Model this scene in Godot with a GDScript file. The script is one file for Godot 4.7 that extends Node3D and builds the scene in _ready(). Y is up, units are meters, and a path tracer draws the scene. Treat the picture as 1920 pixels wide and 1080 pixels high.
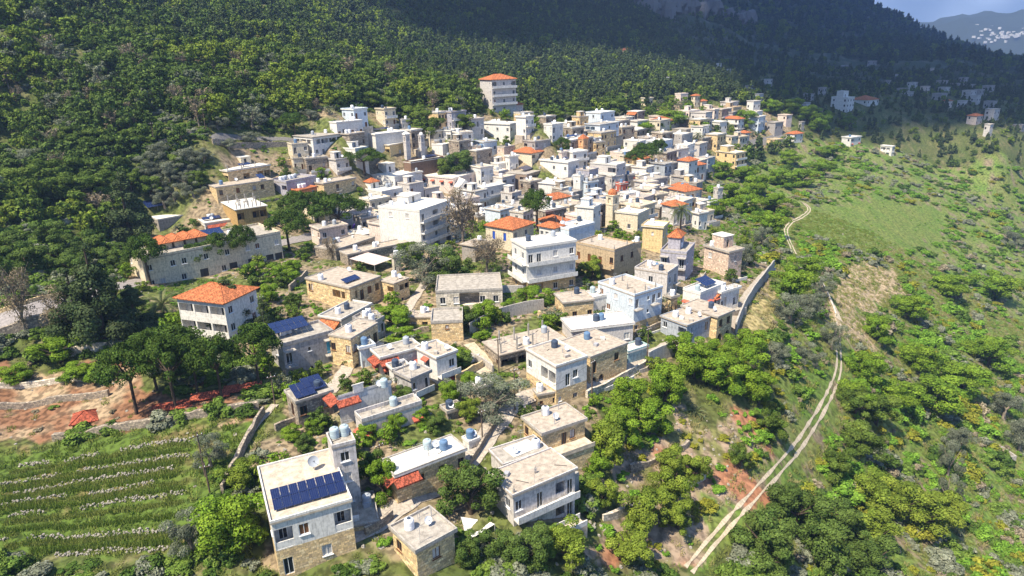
extends Node3D
# A hillside village seen from the air: terrain, houses, trees, tracks and far hills, all built here in metres.

const RAD := 57.29578
var rng := RandomNumberGenerator.new()
var M := {}            # materials by name
var names := {}        # how often a top-level name was used
var win_cache := {}
var box_cache := {}
var tree_mesh := {}
var nz := FastNoiseLite.new()
var nz2 := FastNoiseLite.new()
var G := PackedFloat32Array()
const NA := 101
const NV := 121
const A0 := -1.25
const A1 := 1.25
const V0 := 3.2188758
const V1 := 8.6995147
var foot: Array = []   # house footprints
var lanes: Array = []  # [points, half width]
var poly := {}

func _ready():
	setup_view()
	rng.seed = 7
	nz.seed = 3; nz.frequency = 0.01; nz.fractal_octaves = 4
	nz2.seed = 9; nz2.frequency = 0.08; nz2.fractal_octaves = 2
	make_materials()
	make_terrain_grid()
	make_regions()
	build_roads_data()
	build_terrain()
	build_far_mountain()
	build_cliff()
	build_clouds()
	build_roads()
	build_houses()
	build_special()
	build_walls()
	build_trees()
	build_scatter()
	build_small_things()

# ---------------------------------------------------------------- view and light
func setup_view():
	var c := Camera3D.new()
	c.name = "camera"
	c.fov = 45.744
	c.near = 0.5
	c.far = 20000.0
	c.position = Vector3(0, 60, 0)
	c.rotation = Vector3(deg_to_rad(-19.0), 0, deg_to_rad(-1.4))
	add_child(c)
	c.current = true
	var we := WorldEnvironment.new()
	we.name = "environment"
	var e := Environment.new()
	e.background_mode = Environment.BG_SKY
	var sm := ProceduralSkyMaterial.new()
	sm.sky_top_color = Color(0.34, 0.49, 0.72)
	sm.sky_horizon_color = Color(0.48, 0.55, 0.65)
	sm.sky_curve = 0.16
	sm.ground_horizon_color = Color(0.55, 0.62, 0.70)
	sm.ground_bottom_color = Color(0.25, 0.27, 0.25)
	sm.sky_cover = sky_clouds()
	sm.sky_cover_modulate = Color(1, 1, 1, 1)
	sm.energy_multiplier = 1.0
	var s := Sky.new()
	s.sky_material = sm
	e.sky = s
	e.tonemap_mode = Environment.TONE_MAPPER_LINEAR
	e.tonemap_exposure = 1.95
	e.sdfgi_enabled = true
	e.ssao_enabled = true
	e.ssil_enabled = true
	e.fog_enabled = true
	e.fog_density = 0.00016
	e.fog_light_color = Color(0.62, 0.74, 0.92)
	we.environment = e
	add_child(we)
	var sun := DirectionalLight3D.new()
	sun.name = "sun"
	sun.light_energy = 1.6
	sun.light_color = Color(1.0, 0.955, 0.87)
	sun.light_angular_distance = 0.5
	sun.shadow_enabled = true
	var el := deg_to_rad(57.0)
	var az := deg_to_rad(46.0)
	var dir := Vector3(sin(az) * cos(el), -sin(el), -cos(az) * cos(el))
	sun.look_at_from_position(Vector3.ZERO, dir, Vector3.UP)
	add_child(sun)

func sky_clouds() -> ImageTexture:
	var n := FastNoiseLite.new()
	n.seed = 21; n.frequency = 0.045; n.fractal_octaves = 5
	var w := 512
	var h := 256
	var im := Image.create(w, h, false, Image.FORMAT_RGBA8)
	for y in h:
		var el := (0.5 - (y + 0.5) / h) * PI
		if el < -0.02: continue
		for x in w:
			var a := (x + 0.5) / w * TAU
			var p := Vector3(cos(a) * cos(el), sin(el) * 2.2, sin(a) * cos(el)) * 130.0
			var v := n.get_noise_3dv(p) * 0.5 + 0.5
			var k := maxf(smoothstep(0.22, 0.55, v), 0.75 * smoothstep(0.30, 0.04, el))
			var b := 0.14 + 0.52 * smoothstep(0.45, 0.75, n.get_noise_3dv(p * 1.7 + Vector3(40, 9, 0)) * 0.5 + 0.5)
			im.set_pixel(x, y, Color(b * 0.92, b * 0.97, b * 1.03, k * 0.85))
	return ImageTexture.create_from_image(im)

# ---------------------------------------------------------------- naming
func numbered(n: String) -> String:
	var k: int = names.get(n, 0)
	names[n] = k + 1
	return n if k == 0 else "%s_%03d" % [n, k]

func tag(o: Node, label: String, category: String, group := "", kind := ""):
	if label != "": o.set_meta("label", label)
	if category != "": o.set_meta("category", category)
	if group != "": o.set_meta("group", group)
	if kind != "": o.set_meta("kind", kind)

func thing(n: String, label: String, category: String, at := Vector3.ZERO, turn := 0.0, group := "") -> Node3D:
	var o := Node3D.new()
	o.name = numbered(n)
	o.position = at
	o.rotation.y = turn
	add_child(o)
	tag(o, label, category, group)
	return o

func part(n: String, mesh: Mesh, mat: Material, parent: Node3D, xf := Transform3D.IDENTITY) -> MeshInstance3D:
	var o := MeshInstance3D.new()
	o.name = n
	o.mesh = mesh
	if mat: o.material_override = mat
	o.transform = xf
	parent.add_child(o, true)
	return o

func structure(n: String, mesh: Mesh, mat: Material) -> MeshInstance3D:
	var o := MeshInstance3D.new()
	o.name = numbered(n)
	o.mesh = mesh
	if mat: o.material_override = mat
	add_child(o)
	o.set_meta("kind", "structure")
	return o

# ---------------------------------------------------------------- mesh helpers
func mb() -> SurfaceTool:
	var st := SurfaceTool.new()
	st.begin(Mesh.PRIMITIVE_TRIANGLES)
	return st

func tri(st: SurfaceTool, a: Vector3, b: Vector3, c: Vector3, n: Vector3, ua := Vector2.ZERO, ub := Vector2.ZERO, uc := Vector2.ZERO):
	if (c - a).cross(b - a).dot(n) < 0.0:
		var t := b; b = c; c = t
		var u := ub; ub = uc; uc = u
	st.set_normal(n); st.set_uv(ua); st.add_vertex(a)
	st.set_normal(n); st.set_uv(ub); st.add_vertex(b)
	st.set_normal(n); st.set_uv(uc); st.add_vertex(c)

func quad(st: SurfaceTool, a: Vector3, b: Vector3, c: Vector3, d: Vector3, out: Vector3, u0 := Vector2.ZERO):
	# a b c d around the face; OUT says which side is outside
	var n := (b - a).cross(d - a).normalized()
	if n.dot(out) < 0.0: n = -n
	var w := (b - a).length()
	var h := (d - a).length()
	var ua := u0
	var ub := u0 + Vector2(w, 0)
	var uc := u0 + Vector2(w, -h)
	var ud := u0 + Vector2(0, -h)
	tri(st, a, b, c, n, ua, ub, uc)
	tri(st, a, c, d, n, ua, uc, ud)

func box(st: SurfaceTool, c: Vector3, s: Vector3, b := Basis.IDENTITY):
	var x := b.x * s.x * 0.5
	var y := b.y * s.y * 0.5
	var z := b.z * s.z * 0.5
	quad(st, c - x - y + z, c + x - y + z, c + x + y + z, c - x + y + z, z)
	quad(st, c + x - y - z, c - x - y - z, c - x + y - z, c + x + y - z, -z)
	quad(st, c + x - y + z, c + x - y - z, c + x + y - z, c + x + y + z, x)
	quad(st, c - x - y - z, c - x - y + z, c - x + y + z, c - x + y - z, -x)
	quad(st, c - x + y + z, c + x + y + z, c + x + y - z, c - x + y - z, y)
	quad(st, c - x - y - z, c + x - y - z, c + x - y + z, c - x - y + z, -y)

func tube(st: SurfaceTool, p: Vector3, q: Vector3, r0: float, r1: float, n := 8, cap := true):
	var ax := (q - p).normalized()
	var s := ax.cross(Vector3(0.31, 0.2, 0.93)).normalized()
	var t := ax.cross(s)
	var L := (q - p).length()
	for i in n:
		var a := TAU * i / n
		var b := TAU * (i + 1) / n
		var da := s * cos(a) + t * sin(a)
		var db := s * cos(b) + t * sin(b)
		var v := [p + da * r0, p + db * r0, q + db * r1, q + da * r1]
		var nn := [da, db, db, da]
		var uu := [Vector2(a * r0, 0), Vector2(b * r0, 0), Vector2(b * r0, L), Vector2(a * r0, L)]
		var o := [0, 2, 1, 0, 3, 2]
		if (v[2] - v[0]).cross(v[1] - v[0]).dot(da) > 0: o = [0, 1, 2, 0, 2, 3]
		if (v[o[2]] - v[o[0]]).cross(v[o[1]] - v[o[0]]).dot(da) < 0: o = [0, 2, 1, 0, 3, 2]
		for k in o:
			st.set_normal(nn[k]); st.set_uv(uu[k]); st.add_vertex(v[k])
		if cap:
			tri(st, q, v[3], v[2], ax)
			tri(st, p, v[0], v[1], -ax)

func lathe(st: SurfaceTool, c: Vector3, prof: Array, n := 14):
	for j in prof.size() - 1:
		var p: Vector2 = prof[j]
		var q: Vector2 = prof[j + 1]
		var nr := Vector2(q.y - p.y, p.x - q.x).normalized()
		for i in n:
			var a := TAU * i / n
			var b := TAU * (i + 1) / n
			var da := Vector3(cos(a), 0, sin(a))
			var db := Vector3(cos(b), 0, sin(b))
			var v := [c + da * p.x + Vector3.UP * p.y, c + db * p.x + Vector3.UP * p.y, c + db * q.x + Vector3.UP * q.y, c + da * q.x + Vector3.UP * q.y]
			var na := da * nr.x + Vector3.UP * nr.y
			var nb := db * nr.x + Vector3.UP * nr.y
			for k in [[0, 1, 2], [0, 2, 3]]:
				var nn := [na, nb, nb, na]
				var o: Array = k
				if (v[k[2]] - v[k[0]]).cross(v[k[1]] - v[k[0]]).dot(na) < 0: o = [k[0], k[2], k[1]]
				for m in o:
					st.set_normal(nn[m]); st.set_uv(Vector2(v[m].x + v[m].z, v[m].y)); st.add_vertex(v[m])

# ---------------------------------------------------------------- materials
func lin(r: float, g: float, b: float) -> Color:
	return Color(r, g, b).linear_to_srgb()

func noise_img(size: int, freq: float, seed_: int, oct := 4) -> Image:
	var n := FastNoiseLite.new()
	n.seed = seed_; n.frequency = freq; n.fractal_octaves = oct
	return n.get_seamless_image(size, size, false, false, 0.12)

func tex(im: Image) -> ImageTexture:
	im.generate_mipmaps()
	return ImageTexture.create_from_image(im)

func mat(col: Color, rough := 0.85, t: Texture2D = null, scale := 1.0, nrm: Texture2D = null, nscale := 0.6) -> StandardMaterial3D:
	var m := StandardMaterial3D.new()
	m.albedo_color = col
	m.roughness = rough
	m.metallic_specular = 0.3
	if t:
		m.albedo_texture = t
		m.uv1_scale = Vector3(scale, scale, scale)
	if nrm:
		m.normal_enabled = true
		m.normal_texture = nrm
		m.normal_scale = nscale
	return m

func plaster_tex(seed_: int, lo: float, streak: float) -> ImageTexture:
	var s := 256
	var n := FastNoiseLite.new()
	n.seed = seed_; n.frequency = 0.02; n.fractal_octaves = 5
	var im := Image.create(s, s, false, Image.FORMAT_RGB8)
	for y in s:
		for x in s:
			var fx: float = abs(x - 128.0) * 2.0
			var fy: float = abs(y - 128.0) * 2.0
			var a := n.get_noise_2d(fx, fy) * 0.5 + 0.5
			var b := n.get_noise_2d(fx * 3.0 + 500.0, fy * 0.22) * 0.5 + 0.5
			var c := n.get_noise_2d(fx * 8.0, fy * 8.0 + 300.0)
			var v := 1.0 - (1.0 - lo) * smoothstep(0.25, 0.95, a) * 1.3 - streak * smoothstep(0.52, 0.8, b) + c * 0.04
			v = clampf(v, 0.0, 1.0)
			im.set_pixel(x, y, Color(v, v * 0.985 + 0.005, v * 0.965 + 0.01))
	return tex(im)

func roof_tex(seed_: int, lo: float) -> ImageTexture:
	var s := 512
	var n := FastNoiseLite.new()
	n.seed = seed_; n.frequency = 0.011; n.fractal_octaves = 5
	var im := Image.create(s, s, false, Image.FORMAT_RGB8)
	for y in s:
		for x in s:
			var fx: float = abs(x - 256.0) * 2.0
			var fy: float = abs(y - 256.0) * 2.0
			var a := n.get_noise_2d(fx, fy) * 0.5 + 0.5
			var b := n.get_noise_2d(fx * 4.0 + 900.0, fy * 4.0) * 0.5 + 0.5
			var d := n.get_noise_2d(fx * 0.7 - 700.0, fy * 0.7 + 90.0) * 0.5 + 0.5
			var v := 1.0 - (1.0 - lo) * smoothstep(0.15, 0.95, a) * 1.4 - 0.06 * smoothstep(0.4, 0.7, b) - 0.08 * smoothstep(0.60, 0.72, d) * b
			v = clampf(v, 0.0, 1.0)
			im.set_pixel(x, y, Color(v, v * 0.985, v * 0.955))
	return tex(im)

func stone_img(cols: Array, mortar: Color, row: int, wmin: int, wmax: int, seed_: int) -> Array:
	var s := 512
	var r := RandomNumberGenerator.new()
	r.seed = seed_
	var im := Image.create(s, s, false, Image.FORMAT_RGB8)
	var hm := Image.create(s, s, false, Image.FORMAT_RGB8)
	im.fill(mortar)
	hm.fill(Color(0.2, 0.2, 0.2))
	var y := 0
	while y < s:
		var rh := mini(row + r.randi_range(-4, 4), s - y)
		var x := -r.randi_range(0, 20)
		while x < s:
			var bw := r.randi_range(wmin, wmax)
			var c: Color = cols[r.randi() % cols.size()]
			c = c * r.randf_range(0.88, 1.10)
			var g := r.randf_range(0.7, 1.0)
			var j := r.randi_range(0, 2)
			im.fill_rect(Rect2i(x + 1, y + 1 + j / 2, bw - 3, rh - 2 - j), c)
			hm.fill_rect(Rect2i(x + 1, y + 1 + j / 2, bw - 3, rh - 2 - j), Color(g, g, g))
			x += bw
		y += rh
	var n := noise_img(512, 0.03, seed_ + 4, 4)
	for yy in s:
		for xx in s:
			var v := n.get_pixel(xx, yy).r
			im.set_pixel(xx, yy, im.get_pixel(xx, yy) * (0.86 + 0.28 * v))
	hm.bump_map_to_normal_map(3.0)
	return [tex(im), tex(hm)]

func tile_img() -> Array:
	var s := 256
	var r := RandomNumberGenerator.new()
	r.seed = 5
	var im := Image.create(s, s, false, Image.FORMAT_RGB8)
	var hm := Image.create(s, s, false, Image.FORMAT_RGB8)
	var tone := {}
	for y in s:
		for x in s:
			var cx := x / 16
			var cy := y / 32
			var key := cx * 100 + cy
			if not tone.has(key): tone[key] = r.randf_range(0.62, 1.15)
			var t: float = tone[key]
			var u := (x % 16) / 16.0
			var v := (y % 32) / 32.0
			var hgt := sin(u * PI) * 0.7 + 0.3 * v
			im.set_pixel(x, y, Color(0.86 * t, 0.80 * t + 0.03, 0.74 * t + 0.05))
			hm.set_pixel(x, y, Color(hgt, hgt, hgt))
	hm.bump_map_to_normal_map(5.0)
	return [tex(im), tex(hm)]

func make_materials():
	var p1 := plaster_tex(11, 0.90, 0.16)
	var p2 := plaster_tex(23, 0.86, 0.15)
	var r1 := roof_tex(31, 0.86)
	var r2 := roof_tex(47, 0.87)
	var k := 0.16
	M.white = mat(lin(0.72, 0.71, 0.68), 0.8, p1, k)
	M.pale = mat(lin(0.60, 0.57, 0.55), 0.85, p2, k)
	M.cream = mat(lin(0.70, 0.62, 0.47), 0.85, p2, k)
	M.grey = mat(lin(0.40, 0.38, 0.37), 0.9, p2, k)
	M.rawgrey = mat(lin(0.36, 0.33, 0.30), 0.95, p2, k)
	M.pinkwhite = mat(lin(0.74, 0.62, 0.55), 0.85, p2, k)
	M.lavender = mat(lin(0.42, 0.41, 0.47), 0.85, p2, k)
	M.bluewhite = mat(lin(0.60, 0.68, 0.76), 0.85, p1, k)
	M.bluegrey = mat(lin(0.40, 0.44, 0.50), 0.85, p2, k)
	M.teal = mat(lin(0.42, 0.58, 0.60), 0.85, p2, k)
	M.yellow = mat(lin(0.72, 0.56, 0.30), 0.85, p2, k)
	M.tan = mat(lin(0.52, 0.40, 0.26), 0.9, p2, k)
	M.ochre = mat(lin(0.50, 0.33, 0.14), 0.9, p2, k)
	M.orange = mat(lin(0.66, 0.26, 0.12), 0.9, p2, k)
	M.peach = mat(lin(0.74, 0.44, 0.24), 0.9, p2, k)
	M.brown = mat(lin(0.34, 0.26, 0.20), 0.9, p2, k)
	M.brownwall = mat(lin(0.20, 0.13, 0.095), 0.95, p2, k)
	var sa := stone_img([Color(0.84, 0.73, 0.54), Color(0.79, 0.69, 0.52), Color(0.88, 0.79, 0.62), Color(0.74, 0.65, 0.51)], Color(0.66, 0.58, 0.46), 30, 28, 62, 3)
	var sg := stone_img([Color(0.62, 0.57, 0.51), Color(0.56, 0.52, 0.47), Color(0.70, 0.64, 0.56), Color(0.5, 0.46, 0.42)], Color(0.44, 0.41, 0.37), 26, 22, 50, 6)
	var sp := stone_img([Color(0.80, 0.76, 0.69), Color(0.74, 0.70, 0.63), Color(0.86, 0.81, 0.74)], Color(0.56, 0.52, 0.46), 34, 34, 76, 8)
	var si := stone_img([Color(0.80, 0.70, 0.62), Color(0.76, 0.67, 0.6), Color(0.84, 0.76, 0.68)], Color(0.62, 0.55, 0.49), 34, 30, 66, 12)
	M.stone = mat(Color(1, 1, 1), 0.9, sa[0], 0.2, sa[1], 1.0)
	M.stonegrey = mat(Color(1, 1, 1), 0.9, sg[0], 0.2, sg[1], 1.0)
	M.stonepale = mat(Color(1, 1, 1), 0.9, sp[0], 0.18, sp[1], 1.0)
	M.pinkstone = mat(Color(1, 1, 1), 0.9, si[0], 0.2, si[1], 1.0)
	M.rwhite = mat(lin(0.74, 0.73, 0.70), 0.8, roof_tex(77, 0.94), 0.08)
	M.rconcrete = mat(lin(0.43, 0.40, 0.365), 0.95, r1, 0.08)
	M.rcream = mat(lin(0.60, 0.53, 0.44), 0.95, r1, 0.07)
	M.rrough = mat(lin(0.48, 0.42, 0.36), 0.95, r2, 0.08)
	M.rpinkroof = mat(lin(0.72, 0.60, 0.58), 0.8, r1, 0.08)
	var ti := tile_img()
	M.rtile = mat(lin(0.66, 0.24, 0.11), 0.85, ti[0], 0.5, ti[1], 1.0)
	M.redtile = mat(lin(0.50, 0.135, 0.085), 0.85, ti[0], 0.5, ti[1], 1.0)
	M.redaw = mat(lin(0.50, 0.13, 0.085), 0.8, p1, k)
	M.glass = mat(lin(0.018, 0.022, 0.028), 0.12)
	M.glass.metallic_specular = 0.5
	M.fwhite = mat(lin(0.70, 0.70, 0.69), 0.5)
	M.fbrown = mat(lin(0.16, 0.07, 0.03), 0.6)
	M.fblue = mat(lin(0.03, 0.09, 0.42), 0.5)
	M.fcyan = mat(lin(0.10, 0.50, 0.72), 0.5)
	M.shutter = mat(lin(0.42, 0.40, 0.37), 0.6)
	M.metal = mat(lin(0.35, 0.35, 0.36), 0.45)
	M.darkmetal = mat(lin(0.05, 0.048, 0.05), 0.5)
	M.pole = mat(lin(0.16, 0.12, 0.09), 0.9, p2, 0.5)
	M.concrete = mat(lin(0.46, 0.43, 0.39), 0.95, p2, 0.2)
	M.tankw = mat(lin(0.74, 0.75, 0.76), 0.45)
	M.tankb = mat(lin(0.12, 0.20, 0.32), 0.45)
	M.tankp = mat(lin(0.36, 0.44, 0.47), 0.45)
	M.tankd = mat(lin(0.05, 0.07, 0.11), 0.5)
	M.tankg = mat(lin(0.34, 0.37, 0.41), 0.4)
	var pi := Image.create(64, 64, false, Image.FORMAT_RGB8)
	pi.fill(Color(0.085, 0.135, 0.29))
	for i in 5:
		pi.fill_rect(Rect2i(i * 13, 0, 1, 64), Color(0.34, 0.40, 0.55))
		pi.fill_rect(Rect2i(0, i * 13, 64, 1), Color(0.20, 0.24, 0.34))
	M.panel = mat(Color(1, 1, 1), 0.15, tex(pi), 1.0)
	M.panel.metallic_specular = 0.5
	M.cloth = mat(lin(0.78, 0.78, 0.76), 0.9)
	M.clothblue = mat(lin(0.10, 0.20, 0.55), 0.9)
	M.bark = mat(lin(0.10, 0.075, 0.055), 0.95, p2, 1.0)
	M.barkpale = mat(lin(0.26, 0.22, 0.18), 0.95, p2, 1.0)
	M.gravel = mat(lin(0.60, 0.52, 0.40), 0.95, r1, 0.12)
	M.paving = mat(lin(0.50, 0.45, 0.40), 0.95, r1, 0.15)
	M.greyroad = mat(lin(0.33, 0.31, 0.32), 0.95, r1, 0.12)
	M.asphalt = mat(lin(0.20, 0.195, 0.20), 0.95, r2, 0.12)
	M.rock = mat(lin(0.33, 0.31, 0.28), 0.95, r2, 0.5)
	var g := mat(Color(1, 1, 1), 0.95)
	g.vertex_color_use_as_albedo = true
	var gi := noise_img(512, 0.02, 91, 6)
	gi.convert(Image.FORMAT_RGB8)
	for y in 512:
		for x in 512:
			var v := gi.get_pixel(x, y).r
			v = clampf(0.62 + 0.55 * smoothstep(0.2, 0.85, v), 0, 1)
			gi.set_pixel(x, y, Color(v, v * 0.99, v * 0.95))
	g.albedo_texture = tex(gi)
	g.uv1_triplanar = true
	g.uv1_world_triplanar = true
	g.uv1_scale = Vector3(0.07, 0.07, 0.07)
	M.ground = g
	var lf := mat(Color(1, 1, 1), 0.75)
	lf.vertex_color_use_as_albedo = true
	lf.cull_mode = BaseMaterial3D.CULL_DISABLED
	lf.metallic_specular = 0.2
	lf.backlight_enabled = true
	lf.backlight = Color(0.55, 0.62, 0.30)
	M.leaf = lf
	var rk := mat(Color(1, 1, 1), 0.95)
	rk.vertex_color_use_as_albedo = true
	M.rockv = rk
	var cl := mat(lin(0.85, 0.85, 0.86), 1.0)
	cl.backlight_enabled = true
	cl.backlight = Color(1, 1, 1)
	cl.cull_mode = BaseMaterial3D.CULL_DISABLED
	M.cloud = cl

# ---------------------------------------------------------------- terrain
func make_terrain_grid():
	# heights surveyed at a few dozen points, joined by a thin-plate surface over bearing and log distance
	var P: Array = [
		[-0.6900,4.1737], [-0.8551,4.2172], [-1.5021,4.4618], [-1.4432,4.6797], [-1.1238,4.3984], [-1.1902,4.7022], [-1.3357,4.8906], [-0.9104,4.3149],
		[-0.1403,4.1527], [0.3383,4.2582], [0.6455,4.3672], [1.0911,4.6409], [1.4651,4.9426], [-0.3592,4.3420], [0.0554,4.2834], [0.2910,4.4759],
		[0.4945,4.6093], [0.8061,4.5776], [0.9538,5.0221], [0.9585,5.1543], [1.1717,5.0307], [1.3911,5.3303], [1.1858,5.3915], [1.3408,5.7000],
		[-0.6909,4.5397], [-0.4724,4.4170], [-0.2018,4.5421], [0.0613,4.5867], [0.2346,4.6258], [0.4027,4.7106], [0.6372,4.8550], [0.7601,5.0875],
		[-0.6073,4.6886], [-0.3563,4.7634], [-0.1031,4.8289], [0.1485,4.8321], [0.4443,4.8835], [-0.8603,4.8295], [-1.2957,4.9599], [-1.1386,4.9408],
		[-1.0207,4.8767], [-1.3132,4.9217], [-1.0270,5.1516], [-0.7399,5.1723], [-0.5805,4.9623], [-0.3379,5.0718], [-0.0951,5.1050], [0.1485,4.9908],
		[0.3578,5.0853], [0.5447,5.1380], [0.6896,5.2943], [-0.3003,5.2050], [-0.0122,5.2009], [0.2282,5.2489], [0.4597,5.3987], [0.5938,5.4861],
		[0.7919,5.6319], [0.8286,5.4638], [1.0155,5.5929], [1.1983,5.9019], [1.3157,6.0041], [0.9411,5.9200], [1.1230,6.0592], [1.2873,6.1765],
		[-0.9671,5.3869], [-1.1999,5.3342], [-1.1787,5.4539], [-0.9940,5.4742], [-0.8022,5.4653], [-1.2207,5.6080], [-0.7518,5.4353], [-0.5352,5.4946],
		[-0.6029,5.4139], [-0.4717,5.4353], [-0.3928,5.5182], [-0.2408,5.5310], [-0.0857,5.5369], [0.0704,5.5480], [0.2885,5.5636], [0.4559,5.6082],
		[0.5718,5.7577], [0.6703,5.8471], [-0.3558,5.5393], [-0.1588,5.5695], [-0.0050,5.6430], [0.1486,5.7111], [0.3009,5.7564], [0.4499,5.8514],
		[0.5931,5.9602], [0.7332,6.0429], [0.8641,6.1389], [1.0096,6.1481], [1.1685,6.2236], [1.2795,6.2235], [-0.4611,5.5051], [-0.0332,5.6928],
		[0.0726,5.5717], [0.2693,5.7439], [0.4463,5.8431], [0.5744,5.9452], [0.6848,6.0882], [0.7664,6.1146], [-1.0187,5.6697], [-1.2177,5.7037],
		[-1.1932,5.8837], [-0.8701,6.0613], [-0.5039,5.9402], [-0.4893,6.2513], [-0.2238,5.9909], [-0.2159,6.3275], [0.0750,6.3279], [0.0767,6.6824],
		[0.3385,6.3969], [0.3262,6.1727], [0.5808,6.4609], [0.5729,6.8022], [0.5006,7.0461], [0.7791,6.7448], [0.7695,7.1308], [0.8868,7.4377],
		[0.7054,6.3956], [0.9137,6.3256], [0.9264,6.8562], [1.0855,6.5496], [1.1441,6.4592], [1.1949,6.3238], [1.2106,6.2482], [1.2675,6.2074],
		[1.0181,7.0029], [1.1850,6.9073], [1.0554,7.5496], [1.1921,7.4382], [1.2569,7.3126], [-1.3265,6.5511], [-0.5236,6.8024], [0.1745,7.1701],
		[0.6283,7.6009], [0.8378,7.8633], [1.0123,7.8633], [1.1868,7.7832], [1.3963,7.6962], [1.5708,6.9078], [1.6755,5.5215], [1.6755,4.7875],
		[-1.6755,5.2983], [-1.6755,4.7005], [-2.0944,4.0943], [2.0944,4.0943], [0.0000,3.6889], [-1.6755,5.9915], [0.0000,8.1605], [-1.0472,8.0064],
		[1.5708,8.2940],
	]
	var W: Array = [
		3.51834, -23.96383, -1.01032, -2.46996, -1.62655, 11.62127, -95.71396, 26.05059, -24.27036, -28.97454, -11.09045, -39.92964,
		-46.13285, 5.15478, 26.36371, 12.14703, -18.94114, 25.03182, -15.82150, 49.64411, -23.86972, 26.36022, -15.04738, -2.60124,
		-8.49973, 10.78526, 1.56851, -19.18687, 30.96351, -7.85070, 42.39787, 23.44976, -6.57411, 0.47923, -2.82585, 9.70208,
		-8.75884, 11.21333, 279.08743, -21.72071, -0.30548, -161.60085, 51.96340, 83.25993, -7.90425, -12.73071, -41.44811, -31.67774,
		-13.69009, -29.85054, -6.99368, 112.67538, 110.85881, 61.03572, 64.19087, 14.41825, 58.33745, -24.78130, 15.51205, -66.60978,
		173.60239, 130.08215, 18.04774, -1570.85242, -568.98608, 24.83816, 149.08941, 363.59402, 634.46435, -651.07122, -514.62038, -547.48809,
		124.06984, -403.03330, -1718.57024, -473.68135, -238.84024, -2873.28944, -207.57497, 14.36490, -229.22711, -15.29759, 1003.73369, 525.95001,
		-896.63837, -710.19680, -1288.04475, -3018.67394, -1800.82917, -639.11692, -468.72197, 213.97246, -1712.07945, -2861.13998, 1689.54986, 579.40150,
		3584.44077, 1567.11074, 3050.90118, 2044.45229, 411.47979, 576.21990, -53.72652, 587.54136, -100.88108, -101.22068, 2.90762, 19.38801,
		-76.77044, -77.62448, 32.91428, -114.30347, 46.31861, -52.29907, -68.20831, 272.64803, -289.38913, -205.76501, -143.66183, -354.25101,
		-77.89480, 199.66627, 66.96122, -31.01246, -12.00006, 134.18964, 1404.41650, 4303.47372, 36.61601, 70.50038, 328.30858, 70.69579,
		-70.50466, 89.61099, 57.99030, 152.90640, 301.26322, 1513.77538, -1819.79250, 179.09229, -9.75147, 53.57481, -25.96155, 49.95703,
		-9.90595, 18.55601, -2.17191, 12.38795, 11.00473, -49.68279, -174.68012, 2.87072, 87.21415, 127.98518, -38.81989, 2.83324,
	]
	var n := P.size()
	var ux := PackedFloat64Array()
	var uy := PackedFloat64Array()
	for p in P:
		ux.append(p[0]); uy.append(p[1])
	G.resize(NA * NV)
	for i in NA:
		var a := (A0 + (A1 - A0) * i / (NA - 1)) * 2.0
		for j in NV:
			var v := V0 + (V1 - V0) * j / (NV - 1)
			var h: float = W[n] + a * W[n + 1] + v * W[n + 2]
			for k in n:
				var dx := a - ux[k]
				var dy := v - uy[k]
				var r2 := dx * dx + dy * dy
				if r2 > 1e-12: h += 0.5 * r2 * log(r2) * W[k]
			G[i * NV + j] = h

func cr(p0: float, p1: float, p2: float, p3: float, t: float) -> float:
	return p1 + 0.5 * t * (p2 - p0 + t * (2.0 * p0 - 5.0 * p1 + 4.0 * p2 - p3 + t * (3.0 * (p1 - p2) + p3 - p0)))

func hbase(x: float, z: float) -> float:
	var D := maxf(sqrt(x * x + z * z), 25.0)
	var a := (clampf(atan2(x, -z), A0, A1) - A0) / (A1 - A0) * (NA - 1)
	var v := (clampf(log(D), V0, V1) - V0) / (V1 - V0) * (NV - 1)
	var i := clampi(int(a), 1, NA - 3)
	var j := clampi(int(v), 1, NV - 3)
	var fa := a - i
	var fv := v - j
	var q0 := cr(G[(i - 1) * NV + j - 1], G[(i - 1) * NV + j], G[(i - 1) * NV + j + 1], G[(i - 1) * NV + j + 2], fv)
	var q1 := cr(G[i * NV + j - 1], G[i * NV + j], G[i * NV + j + 1], G[i * NV + j + 2], fv)
	var q2 := cr(G[(i + 1) * NV + j - 1], G[(i + 1) * NV + j], G[(i + 1) * NV + j + 1], G[(i + 1) * NV + j + 2], fv)
	var q3 := cr(G[(i + 2) * NV + j - 1], G[(i + 2) * NV + j], G[(i + 2) * NV + j + 1], G[(i + 2) * NV + j + 2], fv)
	return cr(q0, q1, q2, q3, fa)

func ground(x: float, z: float) -> float:
	var D := sqrt(x * x + z * z)
	var h := hbase(x, z)
	h += nz2.get_noise_2d(x, z) * 0.35
	if D > 330.0:
		var k := clampf((D - 330.0) / 500.0, 0.0, 1.0)
		h += nz.get_noise_2d(x * 0.9, z * 0.9) * 14.0 * k * clampf(D / 1000.0, 0.5, 1.6)
	return h

func on_ground(x: float, z: float, up := 0.0) -> Vector3:
	return Vector3(x, ground(x, z) + up, z)

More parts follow.
